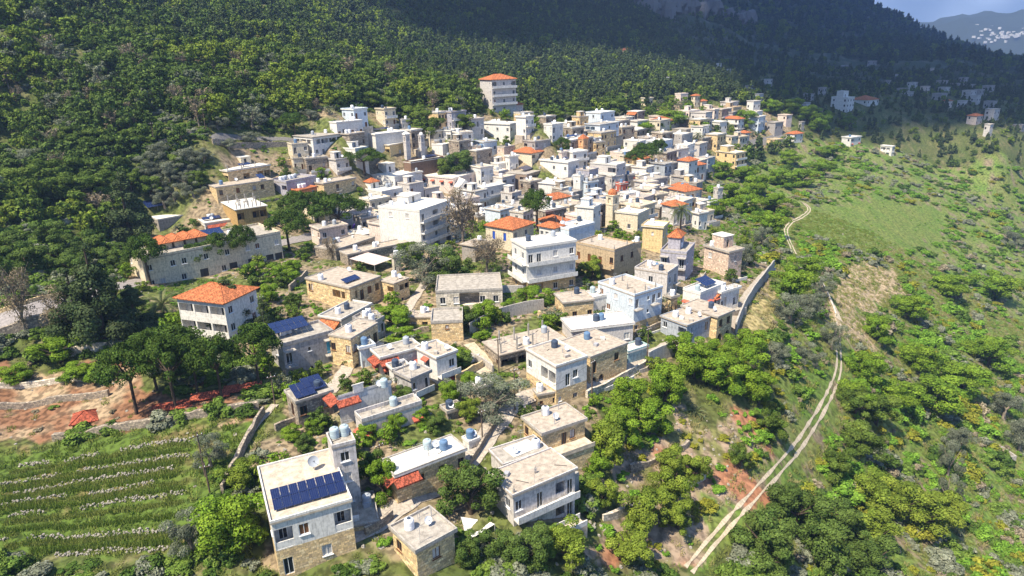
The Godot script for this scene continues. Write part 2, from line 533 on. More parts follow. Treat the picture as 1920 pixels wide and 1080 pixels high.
func make_regions():
	poly["village"] = PackedVector2Array([Vector2(-28.1,-61.7),Vector2(-32.8,-70.6),Vector2(-34.1,-90.9),Vector2(-42.9,-102.9),Vector2(-59.2,-112.2),Vector2(-79.1,-132.9),Vector2(-99.5,-171.1),Vector2(-105.8,-191.1),Vector2(-102.1,-195.8),Vector2(-91.2,-204.4),Vector2(-91.0,-212.5),Vector2(-76.8,-247.0),Vector2(-51.4,-268.8),Vector2(-11.5,-288.5),Vector2(38.7,-344.0),Vector2(106.3,-415.0),Vector2(145.2,-426.8),Vector2(176.5,-420.4),Vector2(133.9,-370.1),Vector2(85.6,-290.5),Vector2(63.3,-224.6),Vector2(76.9,-215.9),Vector2(67.8,-169.6),Vector2(42.8,-123.4),Vector2(29.6,-112.0),Vector2(13.9,-95.8),Vector2(11.1,-86.3),Vector2(8.7,-78.3),Vector2(-0.1,-66.6),Vector2(-6.8,-62.1)])
	poly["field"] = PackedVector2Array([Vector2(-75.1,-83.5),Vector2(-64.8,-86.3),Vector2(-51.2,-86.1),Vector2(-38.7,-88.0),Vector2(-37.2,-76.5),Vector2(-37.2,-70.9),Vector2(-34.9,-61.6),Vector2(-60.9,-62.6)])
	poly["soil"] = PackedVector2Array([Vector2(-89.7,-106.7),Vector2(-75.0,-106.1),Vector2(-66.1,-106.9),Vector2(-52.4,-94.4),Vector2(-39.7,-93.6),Vector2(-38.1,-88.7),Vector2(-51.5,-86.8),Vector2(-65.3,-87.2),Vector2(-75.4,-84.9)])
	poly["meadow"] = PackedVector2Array([Vector2(110.9,-260.3),Vector2(166.1,-315.1),Vector2(224.1,-340.8),Vector2(178.6,-277.1),Vector2(120.7,-231.1),Vector2(100.5,-229.4)])
	poly["dry"] = PackedVector2Array([Vector2(48.5,-136.4),Vector2(65.1,-164.1),Vector2(63.3,-148.5),Vector2(53.8,-130.9),Vector2(44.8,-124.6)])
	poly["clearing"] = PackedVector2Array([Vector2(79.5,-159.3),Vector2(111.9,-216.7),Vector2(136.6,-230.5),Vector2(127.9,-207.3),Vector2(94.9,-171.0),Vector2(93.1,-154.9),Vector2(80.0,-149.1)])
	poly["scree"] = PackedVector2Array([Vector2(15.3,-88.2),Vector2(28.6,-99.4),Vector2(44.4,-105.1),Vector2(35.1,-88.1),Vector2(20.6,-71.6),Vector2(5.4,-64.6),Vector2(11.7,-79.0)])
	poly["orchard"] = PackedVector2Array([Vector2(13.9,-95.8),Vector2(29.6,-112.0),Vector2(46.9,-126.0),Vector2(52.6,-119.5),Vector2(44.4,-105.1),Vector2(28.6,-99.4),Vector2(15.3,-88.2)])
	poly["valley"] = PackedVector2Array([Vector2(20.6,-71.6),Vector2(44.4,-105.1),Vector2(52.6,-119.5),Vector2(46.9,-126.0),Vector2(65.7,-154.8),Vector2(76.9,-215.9),Vector2(63.3,-224.6),Vector2(85.6,-290.5),Vector2(134.9,-364.4),Vector2(185.4,-416.9),Vector2(240.4,-420.5),Vector2(273.5,-403.9),Vector2(323.0,-407.1),Vector2(185.0,-207.4),Vector2(99.8,-100.2)])
	poly["grove"] = PackedVector2Array([Vector2(-94.6,-219.2),Vector2(-77.6,-250.6),Vector2(-61.0,-257.8),Vector2(-58.4,-244.5),Vector2(-70.7,-231.7),Vector2(-91.0,-212.5)])
	poly["leftwood"] = PackedVector2Array([Vector2(-137.6,-166.9),Vector2(-163.0,-209.6),Vector2(-151.5,-221.1),Vector2(-115.1,-208.6),Vector2(-92.6,-212.5),Vector2(-92.2,-204.3),Vector2(-107.1,-195.8),Vector2(-103.4,-169.0),Vector2(-79.1,-132.9),Vector2(-87.1,-125.0),Vector2(-104.4,-119.1)])
	pass

func inside(n: String, x: float, z: float) -> bool:
	return Geometry2D.is_point_in_polygon(Vector2(x, z), poly[n])

var soil := [0.30, 0.17, 0.10]
func ground_color(x: float, z: float) -> Color:
	var a := nz.get_noise_2d(x * 6.0, z * 6.0)
	var b := nz2.get_noise_2d(x * 3.0 + 70.0, z * 3.0)
	var c := nz2.get_noise_2d(x * 0.6, z * 0.6 - 50.0)
	var jx := x + nz2.get_noise_2d(x + 31.0, z) * 6.0
	var jz := z + nz2.get_noise_2d(x, z + 57.0) * 6.0
	var grass := Color(0.135, 0.225, 0.042).lerp(Color(0.21, 0.235, 0.075), clampf(0.5 + a * 1.3, 0, 1)).lerp(Color(0.12, 0.19, 0.035), clampf(0.35 + b, 0, 1) * 0.5)
	var dirt := Color(0.34, 0.27, 0.19).lerp(Color(0.25, 0.20, 0.14), clampf(0.5 + b, 0, 1))
	var col := grass
	var D := sqrt(x * x + z * z)
	if D < 520.0:
		if inside("field", jx, jz):
			col = Color(0.095, 0.15, 0.028).lerp(Color(0.20, 0.165, 0.075), smoothstep(0.05, 0.5, a + b * 0.5))
			return col
		if inside("soil", jx, jz):
			col = Color(0.25, 0.13, 0.08).lerp(Color(0.38, 0.29, 0.20), smoothstep(-0.05, 0.4, a + b * 0.4))
			return col
		if inside("clearing", jx, jz):
			return Color(0.50, 0.39, 0.26).lerp(Color(0.24, 0.23, 0.10), smoothstep(0.22, 0.45, b))
		if inside("dry", jx, jz):
			return Color(0.46, 0.38, 0.19).lerp(Color(0.24, 0.24, 0.10), smoothstep(0.1, 0.5, b))
		if inside("scree", jx, jz):
			return Color(0.38, 0.29, 0.22).lerp(Color(0.20, 0.20, 0.08), smoothstep(-0.05, 0.35, b + a * 0.6)).lerp(Color(0.42, 0.20, 0.12), smoothstep(0.2, 0.4, c))
		if inside("meadow", jx, jz):
			return grass.lerp(Color(0.13, 0.205, 0.04).lerp(Color(0.20, 0.24, 0.065), clampf(0.5 + b * 1.4, 0, 1)), 0.6)
		if inside("village", jx, jz):
			return dirt.lerp(Color(0.13, 0.16, 0.05), smoothstep(-0.05, 0.3, a * 0.8 + c))
		if inside("valley", jx, jz):
			return grass.lerp(dirt, smoothstep(0.25, 0.5, b + c * 0.3))
	var wood := Color(0.075, 0.085, 0.032).lerp(Color(0.20, 0.16, 0.10), smoothstep(0.1, 0.5, b))
	col = wood.lerp(grass, 0.3)
	if D > 700.0:
		col = Color(0.06, 0.085, 0.04).lerp(Color(0.16, 0.15, 0.11), smoothstep(0.15, 0.45, a + b * 0.4))
	return col

func build_terrain():
	var na := 520
	var nr := 470
	var am := 1.15
	var verts := PackedVector3Array()
	var cols := PackedColorArray()
	verts.resize((na + 1) * (nr + 1)); cols.resize((na + 1) * (nr + 1))
	var l0 := log(32.0)
	var l1 := log(3900.0)
	for j in nr + 1:
		var t := float(j) / nr
		var D := exp(l0 + (l1 - l0) * t)
		for i in na + 1:
			var a := -am + 2.0 * am * i / na
			var x := sin(a) * D
			var z := -cos(a) * D
			verts[j * (na + 1) + i] = Vector3(x, ground(x, z), z)
			cols[j * (na + 1) + i] = ground_color(x, z)
	var norms := PackedVector3Array()
	norms.resize(verts.size())
	var w := na + 1
	for j in nr + 1:
		for i in w:
			var dx := verts[j * w + mini(i + 1, na)] - verts[j * w + maxi(i - 1, 0)]
			var dz := verts[mini(j + 1, nr) * w + i] - verts[maxi(j - 1, 0) * w + i]
			norms[j * w + i] = dx.cross(dz).normalized()
			if norms[j * w + i].y < 0.0: norms[j * w + i] = -norms[j * w + i]
	var idx := PackedInt32Array()
	idx.resize(na * nr * 6)
	var k := 0
	for j in nr:
		for i in na:
			var p := j * w + i
			idx[k] = p; idx[k + 1] = p + w; idx[k + 2] = p + 1
			idx[k + 3] = p + 1; idx[k + 4] = p + w; idx[k + 5] = p + w + 1
			k += 6
	var arr := []
	arr.resize(Mesh.ARRAY_MAX)
	arr[Mesh.ARRAY_VERTEX] = verts
	arr[Mesh.ARRAY_NORMAL] = norms
	arr[Mesh.ARRAY_COLOR] = cols
	arr[Mesh.ARRAY_INDEX] = idx
	var m := ArrayMesh.new()
	m.add_surface_from_arrays(Mesh.PRIMITIVE_TRIANGLES, arr)
	structure("terrain", m, M.ground)

func build_far_mountain():
	# the distant range across the valley, about five kilometres off
	var st := mb()
	var nx := 120
	var ny := 40
	var pts: Array = []
	for i in nx + 1:
		var a := deg_to_rad(lerpf(12.0, 60.0, float(i) / nx))
		var row: Array = []
		for j in ny + 1:
			var t := float(j) / ny
			var D := lerpf(3900.0, 6200.0, t)
			var dg := rad_to_deg(a)
			var crest := 60.0 + 150.0 * exp(-pow((dg - 36.0) / 7.0, 2.0)) + 60.0 * exp(-pow((dg - 31.0) / 3.0, 2.0)) + 40.0 * exp(-pow((dg - 48.0) / 6.0, 2.0))
			var h := -420.0 + (crest + 420.0 + nz.get_noise_1d(dg * 40.0) * 30.0) * smoothstep(0.0, 0.72, t) - 500.0 * smoothstep(0.74, 1.0, t)
			var x := sin(a) * D
			var z := -cos(a) * D
			h += nz.get_noise_2d(x * 0.25, z * 0.25) * 60.0 * smoothstep(0.0, 0.3, t)
			row.append(Vector3(x, h, z))
		pts.append(row)
	for i in nx:
		for j in ny:
			var p: Vector3 = pts[i][j]
			var q: Vector3 = pts[i + 1][j]
			var r: Vector3 = pts[i + 1][j + 1]
			var s: Vector3 = pts[i][j + 1]
			for v in [p, q, r, p, r, s]:
				var vv: Vector3 = v
				st.set_smooth_group(0)
				st.set_color(Color(0.06, 0.075, 0.05))
				st.add_vertex(vv)
	st.index()
	st.generate_normals()
	structure("far_mountain", st.commit(), M.ground)
	# the white hill town on its flank
	var hs := mb()
	var n := 0
	for k in 170:
		var i := clampi(int(nx * (0.44 + 0.16 * rng.randf())), 1, nx - 2)
		var j := clampi(int(ny * rng.randfn(0.50, 0.02)), 8, ny - 6)
		var p: Vector3 = pts[i][j].lerp(pts[i + 1][j + 1], rng.randf()) + Vector3(rng.randf_range(-30, 30), 3, rng.randf_range(-30, 30))
		box(hs, p, Vector3(rng.randf_range(9, 18), rng.randf_range(8, 14), rng.randf_range(9, 14)), Basis(Vector3.UP, rng.randf() * 3.0))
		n += 1
	var o := part("hill_town", hs.commit(), M.white, self)
	tag(o, "distant white hill town scattered on the blue mountain flank", "town", "", "stuff")

func build_clouds():
	# unseen cumulus bank, shaped and set toward the sun to shade the far slopes: puffs packed, thinning out along the bank's edge
	var toward := Vector3(-0.719 * 0.545, 0.839, 0.695 * 0.545)
	var up := 2600.0
	var st := mb()
	var edge: Array = [
		[-131,-484],[-92,-510],[-40,-557],[22,-577],[93,-598],[108,-516],[114,-445],[149,-438],[176,-437],[210,-451],[232,-438],[272,-435],[282,-404],[314,-409],[441,-345],[2605,-2185],[1163,-3195],[-272,-2586],[-266,-1067]
	]
	var pv := PackedVector2Array()
	for e in edge: pv.append(Vector2(e[0], e[1]))
	var sph := SphereMesh.new()
	sph.radial_segments = 14
	sph.rings = 8
	sph.radius = 1.0
	sph.height = 2.0
	var r := RandomNumberGenerator.new()
	r.seed = 4
	var tries := 0
	var step := 95.0
	var x := -1300.0
	while x < 2600.0:
		var z := -3600.0
		while z < -200.0:
			var p := Vector2(x + r.randf_range(-30, 30), z + r.randf_range(-30, 30))
			if Geometry2D.is_point_in_polygon(p, pv):
				var rad := r.randf_range(62.0, 92.0)
				# small puffs close to the rim, so that its shadow frays
				var near := 1e9
				for i in pv.size():
					var c := Geometry2D.get_closest_point_to_segment(p, pv[i], pv[(i + 1) % pv.size()])
					near = minf(near, c.distance_to(p))
				if near < 70.0: rad = r.randf_range(26.0, 58.0)
				var g := Vector3(p.x, 40.0, p.y)
				var c3 := g + toward * ((up + r.randf_range(0, 50)) / toward.y)
				var b := Basis(Vector3.UP, r.randf() * 6.0).scaled(Vector3(rad, rad * 0.45, rad))
				st.append_from(sph, 0, Transform3D(b, c3))
			z += step
		x += step
	var o := part("cloud", st.commit(), M.cloud, self)
	tag(o, "large unseen cumulus cloud bank placed to shade the far slopes", "cloud", "", "stuff")

# ---------------------------------------------------------------- roads, lanes and tracks
func build_roads_data():
	lanes = [
		["road","main","greyroad",2.4,[[-94.3,-112.7],[-90.4,-115.9],[-87.0,-118.4],[-84.4,-124.6],[-80.8,-136.1],[-77.1,-149.2],[-72.5,-158.9],[-64.8,-163.6],[-58.9,-176.6],[-53.8,-187.1]]],
		["road","upper","asphalt",1.0,[[-92.9,-218.8],[-89.2,-226.6],[-77.4,-238.2],[-61.2,-239.4]]],
		["lane","lower","paving",1.5,[[-24.3,-61.0],[-19.9,-62.8],[-16.2,-65.7],[-12.4,-70.2],[-9.1,-73.7],[-6.3,-78.0],[-4.6,-81.8],[-3.4,-85.5],[-1.7,-88.9],[1.6,-94.3],[7.2,-97.4],[12.6,-99.6],[21.2,-108.5],[28.5,-116.2],[34.7,-120.8]]],
		["lane","edge","paving",1.0,[[44.2,-127.3],[51.8,-142.9],[61.5,-159.9],[70.8,-175.7]]],
		["dirt_track","","track",1.4,[[22.0,-71.6],[28.4,-79.1],[35.7,-87.1],[44.9,-98.2],[56.9,-114.2],[67.0,-128.6],[72.7,-138.2],[76.7,-148.1],[80.6,-156.3]]],
		["dirt_track","","track",1.2,[[87.1,-201.1],[93.5,-224.3],[100.4,-239.0],[117.0,-263.5],[123.6,-277.6],[124.7,-288.7]]],
		["road","tarred","asphalt",2.4,[[123.5,-370.3],[135.4,-384.1],[148.2,-394.9],[160.6,-403.7]]],
		["footpath","","gravel",0.9,[[81.3,-157.8],[83.3,-166.0],[85.3,-175.7],[87.2,-183.5]]],
		["lane","stairs","paving",1.0,[[-21.9,-113.1],[-21.1,-124.9],[-20.0,-133.0],[-18.8,-142.0]]],
		["lane","mid","paving",1.2,[[-28.3,-93.5],[-27.1,-103.4],[-25.9,-111.2],[-22.1,-117.6]]],
		["lane","","gravel",1.0,[[-5.6,-100.3],[-4.4,-103.8],[-7.9,-111.2]]],
		["lane","field","paving",0.6,[[-36.5,-76.4],[-36.6,-84.2],[-35.7,-90.8]]],
	]

func smooth(pts: Array, step: float) -> Array:
	var c := Curve3D.new()
	for i in pts.size():
		var p := Vector3(pts[i][0], 0, pts[i][1])
		var t := Vector3.ZERO
		if i > 0 and i < pts.size() - 1:
			t = (Vector3(pts[i + 1][0], 0, pts[i + 1][1]) - Vector3(pts[i - 1][0], 0, pts[i - 1][1])) * 0.18
		c.add_point(p, -t, t)
	var out: Array = []
	var L := c.get_baked_length()
	var n := maxi(2, int(L / step))
	for i in n + 1: out.append(c.sample_baked(L * i / n))
	return out

func ribbon(st: SurfaceTool, path: Array, off: float, half: float, lift: float, wob := 0.0):
	var m := 4
	var prev: Array = []
	var dist := 0.0
	for i in path.size():
		var p: Vector3 = path[i]
		var d: Vector3 = (path[mini(i + 1, path.size() - 1)] - path[maxi(i - 1, 0)]).normalized()
		var s := Vector3(-d.z, 0, d.x)
		var row: Array = []
		var hw := half * (1.0 + wob * nz2.get_noise_2d(p.x * 4.0, p.z * 4.0))
		for j in m + 1:
			var q := p + s * (off + hw * (2.0 * j / m - 1.0))
			var y := ground(q.x, q.z)
			row.append(Vector3(q.x, y + lift, q.z))
		if i > 0:
			dist += (path[i] - path[i - 1]).length()
			for j in m:
				quad(st, prev[j], prev[j + 1], row[j + 1], row[j], Vector3.UP, Vector2(j * half * 2.0 / m, dist))
		prev = row

func build_roads():
	for l in lanes:
		var st := mb()
		var path := smooth(l[4], 1.5)
		if l[2] == "track":
			ribbon(st, path, -0.48, 0.20, 0.13, 0.9)
			ribbon(st, path, 0.48, 0.20, 0.13, 0.9)
			structure(l[0], st.commit(), M.gravel)
		else:
			ribbon(st, path, 0.0, l[3], 0.12, 0.25)
			structure(l[0], st.commit(), M[l[2]])

# ---------------------------------------------------------------- houses
func facade(st: SurfaceTool, o: Vector3, ux: Vector3, n: Vector3, W: float, v0: float, v1: float, ops: Array, depth := 0.16):
	var us: Array = [0.0, W]
	var vs: Array = [v0, v1]
	var mine: Array = []
	for p in ops:
		if p[2] >= v1 - 0.05 or p[3] <= v0 + 0.05: continue
		mine.append(p)
		us.append(p[0]); us.append(p[1])
		vs.append(clampf(p[2], v0, v1)); vs.append(clampf(p[3], v0, v1))
	us.sort(); vs.sort()
	for i in us.size() - 1:
		if us[i + 1] - us[i] < 0.005: continue
		for j in vs.size() - 1:
			if vs[j + 1] - vs[j] < 0.005: continue
			var cu: float = (us[i] + us[i + 1]) * 0.5
			var cv: float = (vs[j] + vs[j + 1]) * 0.5
			var hole := false
			for p in mine:
				if cu > p[0] and cu < p[1] and cv > p[2] and cv < p[3]: hole = true
			if hole: continue
			var a: Vector3 = o + ux * us[i] + Vector3.UP * vs[j]
			quad(st, a, a + ux * (us[i + 1] - us[i]), a + ux * (us[i + 1] - us[i]) + Vector3.UP * (vs[j + 1] - vs[j]), a + Vector3.UP * (vs[j + 1] - vs[j]), n, Vector2(us[i] + o.x, -vs[j]))
	for p in mine:
		var dp: float = p[4]
		var q0: Vector3 = o + ux * p[0] + Vector3.UP * p[2]
		var q1: Vector3 = o + ux * p[1] + Vector3.UP * p[2]
		var q2: Vector3 = o + ux * p[1] + Vector3.UP * p[3]
		var q3: Vector3 = o + ux * p[0] + Vector3.UP * p[3]
		var b := -n * dp
		quad(st, q0, q1, q1 + b, q0 + b, Vector3.UP)
		quad(st, q3, q2, q2 + b, q3 + b, Vector3.DOWN)
		quad(st, q0, q3, q3 + b, q0 + b, ux)
		quad(st, q1, q2, q2 + b, q1 + b, -ux)
		if p[5]: quad(st, q0 + b, q1 + b, q2 + b, q3 + b, n)

func window_mesh(w: float, h: float, door: bool) -> Array:
	var key := "%.2f_%.2f_%s" % [w, h, door]
	if win_cache.has(key): return win_cache[key]
	var st := mb()
	var t := 0.07
	var z := -0.10
	box(st, Vector3(-w / 2 + t / 2, 0, z), Vector3(t, h, 0.06))
	box(st, Vector3(w / 2 - t / 2, 0, z), Vector3(t, h, 0.06))
	box(st, Vector3(0, h / 2 - t / 2, z), Vector3(w - 2 * t, t, 0.06))
	box(st, Vector3(0, -h / 2 + t / 2, z), Vector3(w - 2 * t, t, 0.06))
	if w > 0.8: box(st, Vector3(0, 0, z + 0.003), Vector3(t * 0.8, h - 2 * t, 0.05))
	if not door: box(st, Vector3(0, -h / 2 - 0.04, 0.05), Vector3(w + 0.16, 0.08, 0.14))
	var pn := mb()
	quad(pn, Vector3(-w / 2, -h / 2, -0.125), Vector3(w / 2, -h / 2, -0.125), Vector3(w / 2, h / 2, -0.125), Vector3(-w / 2, h / 2, -0.125), Vector3.BACK)
	win_cache[key] = [st.commit(), pn.commit()]
	return win_cache[key]

func panel_mesh(w: float, h: float) -> Mesh:
	var key := "p%.2f%.2f" % [w, h]
	if box_cache.has(key): return box_cache[key]
	var st := mb()
	box(st, Vector3.ZERO, Vector3(w, 0.05, h))
	box_cache[key] = st.commit()
	return box_cache[key]

func roof_hip(st: SurfaceTool, w: float, d: float, y: float, rise: float, ov: float, c := Vector3.ZERO):
	var x := w / 2 + ov
	var z := d / 2 + ov
	var rl := absf(x - z)
	var a: Vector3
	var b: Vector3
	if x >= z:
		a = c + Vector3(-rl, y + rise, 0); b = c + Vector3(rl, y + rise, 0)
	else:
		a = c + Vector3(0, y + rise, rl); b = c + Vector3(0, y + rise, -rl)
	var p := [c + Vector3(-x, y, z), c + Vector3(x, y, z), c + Vector3(x, y, -z), c + Vector3(-x, y, -z)]
	var ridges: Array
	if x >= z:
		slope(st, [p[0], p[1], b, a]); slope(st, [p[1], p[2], b]); slope(st, [p[2], p[3], a, b]); slope(st, [p[3], p[0], a])
		ridges = [[p[0], a], [p[3], a], [p[1], b], [p[2], b], [a, b]]
	else:
		slope(st, [p[0], p[1], a]); slope(st, [p[1], p[2], b, a]); slope(st, [p[2], p[3], b]); slope(st, [p[3], p[0], a, b])
		ridges = [[p[0], a], [p[1], a], [p[2], b], [p[3], b], [a, b]]
	# eaves: a thin soffit box under the slopes
	box(st, c + Vector3(0, y - 0.09, 0), Vector3(2 * x - 0.02, 0.16, 2 * z - 0.02))
	for e in ridges:
		if (e[1] - e[0]).length() > 0.2: tube(st, e[0], e[1], 0.11, 0.11, 6)

func slope(st: SurfaceTool, q: Array):
	var e: Vector3 = (q[1] - q[0]).normalized()
	var n: Vector3 = (q[1] - q[0]).cross(q[2] - q[0]).normalized()
	if n.y < 0: n = -n
	var up := n.cross(e)
	var uv: Array = []
	for p in q: uv.append(Vector2((p - q[0]).dot(e), (p - q[0]).dot(up)))
	tri(st, q[0], q[1], q[2], n, uv[0], uv[1], uv[2])
	if q.size() == 4: tri(st, q[0], q[2], q[3], n, uv[0], uv[2], uv[3])

func house(nm: String, label: String, nick: String, at: Vector3, yaw: float, w: float, d: float, h: float, wall: String, roof: String, par: float, f: Dictionary):
	var H := thing(nm, label, "house" if not nm.contains("church") else "church", at, yaw, f.get("group", ""))
	foot.append([at.x, at.z, w / 2 + 0.5, d / 2 + 0.5, yaw])
	var far := at.length() > 330.0
	var wm: Material = M[wall]
	if f.has("canopy"):
		canopy(H, w, d, h, M["r" + roof]); return
	var floors := 1
	var fac := {}
	for k in ["F", "L", "R", "B"]:
		var s: String = f.get(k, "")
		if s == "":
			s = "w.w/..." if k == "R" and h > 5 else "..."
		fac[k] = s.split("/")
		if k != "R" and k != "B": floors = maxi(floors, fac[k].size())
	var fh := h / floors
	if f.has("mono"): fh = h
	var dirs := {"F": [Vector3(-w / 2, 0, d / 2), Vector3.RIGHT, Vector3.BACK, w], "L": [Vector3(-w / 2, 0, -d / 2), Vector3.BACK, Vector3.LEFT, d], "R": [Vector3(w / 2, 0, d / 2), Vector3.FORWARD, Vector3.RIGHT, d], "B": [Vector3(w / 2, 0, -d / 2), Vector3.LEFT, Vector3.FORWARD, w]}
	var st := mb()
	var sb := mb()
	var nb: int = f["base"][1] if f.has("base") else 0
	var split := nb * fh
	var frame_mat: Material = M.fwhite
	var hs := hash(nm + nick)
	if wall in ["stone", "tan", "brown", "ochre", "stonegrey"]: frame_mat = M.fbrown
	for k in ["F", "L", "R", "B"]:
		var o: Vector3 = dirs[k][0]
		var ux: Vector3 = dirs[k][1]
		var n: Vector3 = dirs[k][2]
		var W: float = dirs[k][3]
		var ops: Array = []
		var rows: Array = fac[k]
		for ri in rows.size():
			var s: String = rows[ri]
			var fy := h - fh * (ri + 1)
			if f.has("mono"): fy = h - 0.3 - 3.0 * (ri + 1)
			if s.begins_with("="):
				s = s.substr(1)
				var bs := mb()
				var c := o + ux * (W / 2) + n * 0.55 + Vector3.UP * (fy + 0.0)
				var bb := Basis(ux, Vector3.UP, n)
				box(bs, c, Vector3(W, 0.2, 1.1), bb)
				var rl := mb()
				if f.has("rail"): box(rl, c + n * 0.5 + Vector3.UP * 0.48, Vector3(W, 0.7, 0.08), bb)
				else: box(rl, c + n * 0.5 + Vector3.UP * 0.5, Vector3(W, 0.76, 0.1), bb)
				var bp := part("balcony", bs.commit(), M.white if wall != "tan" else wm, H)
				part("parapet", rl.commit(), M.white if wall != "tan" else wm, bp)
			var nc := s.length()
			if nc == 0: continue
			var cw := W / nc
			for ci in nc:
				var ch := s[ci]
				if ch == ".": continue
				var u := cw * (ci + 0.5)
				var ww := minf(1.05, cw * 0.62)
				var wh := minf(1.35, fh * 0.45)
				var v := fy + fh * 0.30 if not f.has("mono") else fy + 1.0
				var door := false
				var dp := 0.16
				var fm := frame_mat
				var solid: Material = null
				match ch:
					"n":
						ww = minf(0.6, cw * 0.5); wh = 0.75; v = fy + fh * 0.45
					"D":
						ww = minf(1.0, cw * 0.6); wh = minf(2.1, fh * 0.72); v = fy + 0.12; door = true
						if hs % 3 == 0: solid = M.fbrown
					"b", "c", "C":
						ww = minf(1.1, cw * 0.6); wh = minf(2.1, fh * 0.7); v = fy + 0.14; door = true
						if nick.contains("blue doors"): solid = M.fcyan if ch == "C" else M.glass
					"B":
						ww = minf(0.95, cw * 0.5); wh = 2.0; v = fy + 0.12; door = true; solid = M.fblue
					"U":
						ww = minf(1.3, cw * 0.7); wh = 0.9; v = fy + 1.1; solid = M.fblue
					"g":
						ww = cw * 0.82 if cw < 3.4 else 2.8; wh = minf(2.5, fh * 0.8); v = fy + 0.05; door = true; solid = M.darkmetal
					"o":
						ww = cw * 0.9; wh = fh * 0.72; v = fy + 0.1; dp = minf(1.5, (d if k == "F" else w) * 0.3)
					"#":
						ww = cw * 1.5; wh = 2.9; v = fy + 0.6; dp = 3.0
					"A":
						ww = minf(1.5, cw * 0.72); wh = minf(2.3, fh * 0.8); v = fy + 0.1; dp = 0.5
					"W":
						ww = minf(0.55, cw * 0.3); wh = 1.5
				if v + wh > h - 0.18: wh = h - 0.18 - v
				if wh < 0.4: continue
				var us := [u]
				if ch == "W": us = [u - ww * 0.65, u + ww * 0.65]
				for uu in us:
					var open: bool = ch in ["o", "#", "A"]
					ops.append([uu - ww / 2, uu + ww / 2, v, v + wh, dp, open])
					var ctr: Vector3 = o + ux * uu + Vector3.UP * (v + wh / 2)
					var xf := Transform3D(Basis(ux, Vector3.UP, n), ctr)
					if open:
						if ch == "o":
							var rs := mb()
							box(rs, ctr + Vector3.DOWN * (wh / 2 - 0.42) - n * 0.08, Vector3(ww - 0.01, 0.84, 0.1), Basis(ux, Vector3.UP, n))
							if not nm.contains("frame") and not nick.contains("slab"): part("railing", rs.commit(), wm, H)
							var dm := window_mesh(minf(1.0, ww * 0.5), minf(2.0, wh * 0.9), true)
							var dx := Transform3D(Basis(ux, Vector3.UP, n), ctr - n * (dp - 0.13) + Vector3.DOWN * (wh * 0.05))
							var dd := part("door", dm[0], fm, H, dx)
							part("pane", dm[1], M.glass, dd)
						elif ch == "A":
							var sp := mb()
							var r := ww / 2
							var top := ctr + Vector3.UP * (wh / 2)
							for q in 8:
								var t0 := PI * q / 8.0
								var t1 := PI * (q + 1) / 8.0
								var a0 := top + ux * (cos(t0) * r) + Vector3.UP * (sin(t0) * r - r)
								var a1 := top + ux * (cos(t1) * r) + Vector3.UP * (sin(t1) * r - r)
								var c0 := Vector3(a0.x, top.y, a0.z)
								var c1 := Vector3(a1.x, top.y, a1.z)
								quad(sp, a0, a1, c1, c0, n)
								quad(sp, a0, a1, a1 - n * 0.3, a0 - n * 0.3, Vector3.DOWN)
							part("arch", sp.commit(), wm if nb == 0 or v > split else M[f["base"][0]], H)
							var pd := mb()
							quad(pd, ctr - n * 0.45 - ux * r * 0.98 + Vector3.DOWN * wh * 0.49, ctr - n * 0.45 + ux * r * 0.98 + Vector3.DOWN * wh * 0.49, ctr - n * 0.45 + ux * r * 0.98 + Vector3.UP * wh * 0.49, ctr - n * 0.45 - ux * r * 0.98 + Vector3.UP * wh * 0.49, n)
							part("door", pd.commit(), M.glass, H)
					else:
						var wmz := window_mesh(snappedf(ww, 0.05), snappedf(wh, 0.05), door)
						if far:
							part("window", wmz[1], M.glass, H, xf)
						else:
							var wn := part("door" if door else "window", wmz[0], fm if solid == null or solid == M.glass else solid, H, xf)
							var sh := rng.randf()
							if solid == null and not door and sh < 0.34: solid = M.shutter if sh < 0.16 else (M.fbrown if sh < 0.24 else M.pale)
							part("pane" if solid == null else "leaf", wmz[1], M.glass if solid == null else solid, wn)
						if ch == "r": awning(H, ctr + Vector3.UP * (wh / 2 + 0.3), ux, n, ww + 0.5, 0.7, M.redaw)
						if ch in ["c", "C"]:
							var hd := mb()
							box(hd, ctr + Vector3.UP * (wh / 2 + 0.5) + n * 0.5, Vector3(ww + 0.9, 0.16, 1.0), Basis(ux, Vector3.UP, n))
							part("hood", hd.commit(), M.concrete, H)
						if ch in ["b", "c", "C"] and not rows[ri].begins_with("="):
							var bs := mb()
							var bc: Vector3 = ctr + Vector3.DOWN * (wh / 2 + 0.12) + n * 0.5
							var bb := Basis(ux, Vector3.UP, n)
							box(bs, bc, Vector3(ww + 0.9, 0.16, 1.0), bb)
							var bp := part("balcony", bs.commit(), M.concrete, H)
							var rs := mb()
							box(rs, bc + n * 0.46 + Vector3.UP * 0.95, Vector3(ww + 0.9, 0.06, 0.06), bb)
							for q in 7: box(rs, bc + n * 0.46 + ux * ((ww + 0.8) * (q / 6.0 - 0.5)) + Vector3.UP * 0.5, Vector3(0.035, 0.84, 0.035), bb)
							part("railing", rs.commit(), M.metal, bp)
		var low := -4.0
		if nb > 0:
			facade(st, o, ux, n, W, split, h, ops)
			facade(sb, o, ux, n, W, low, split, ops)
		else:
			facade(st, o, ux, n, W, low, h, ops)
	part("wall", st.commit(), wm, H)
	if nb > 0: part("stone_base", sb.commit(), M[f["base"][0]], H)
	# roof
	var rs := mb()
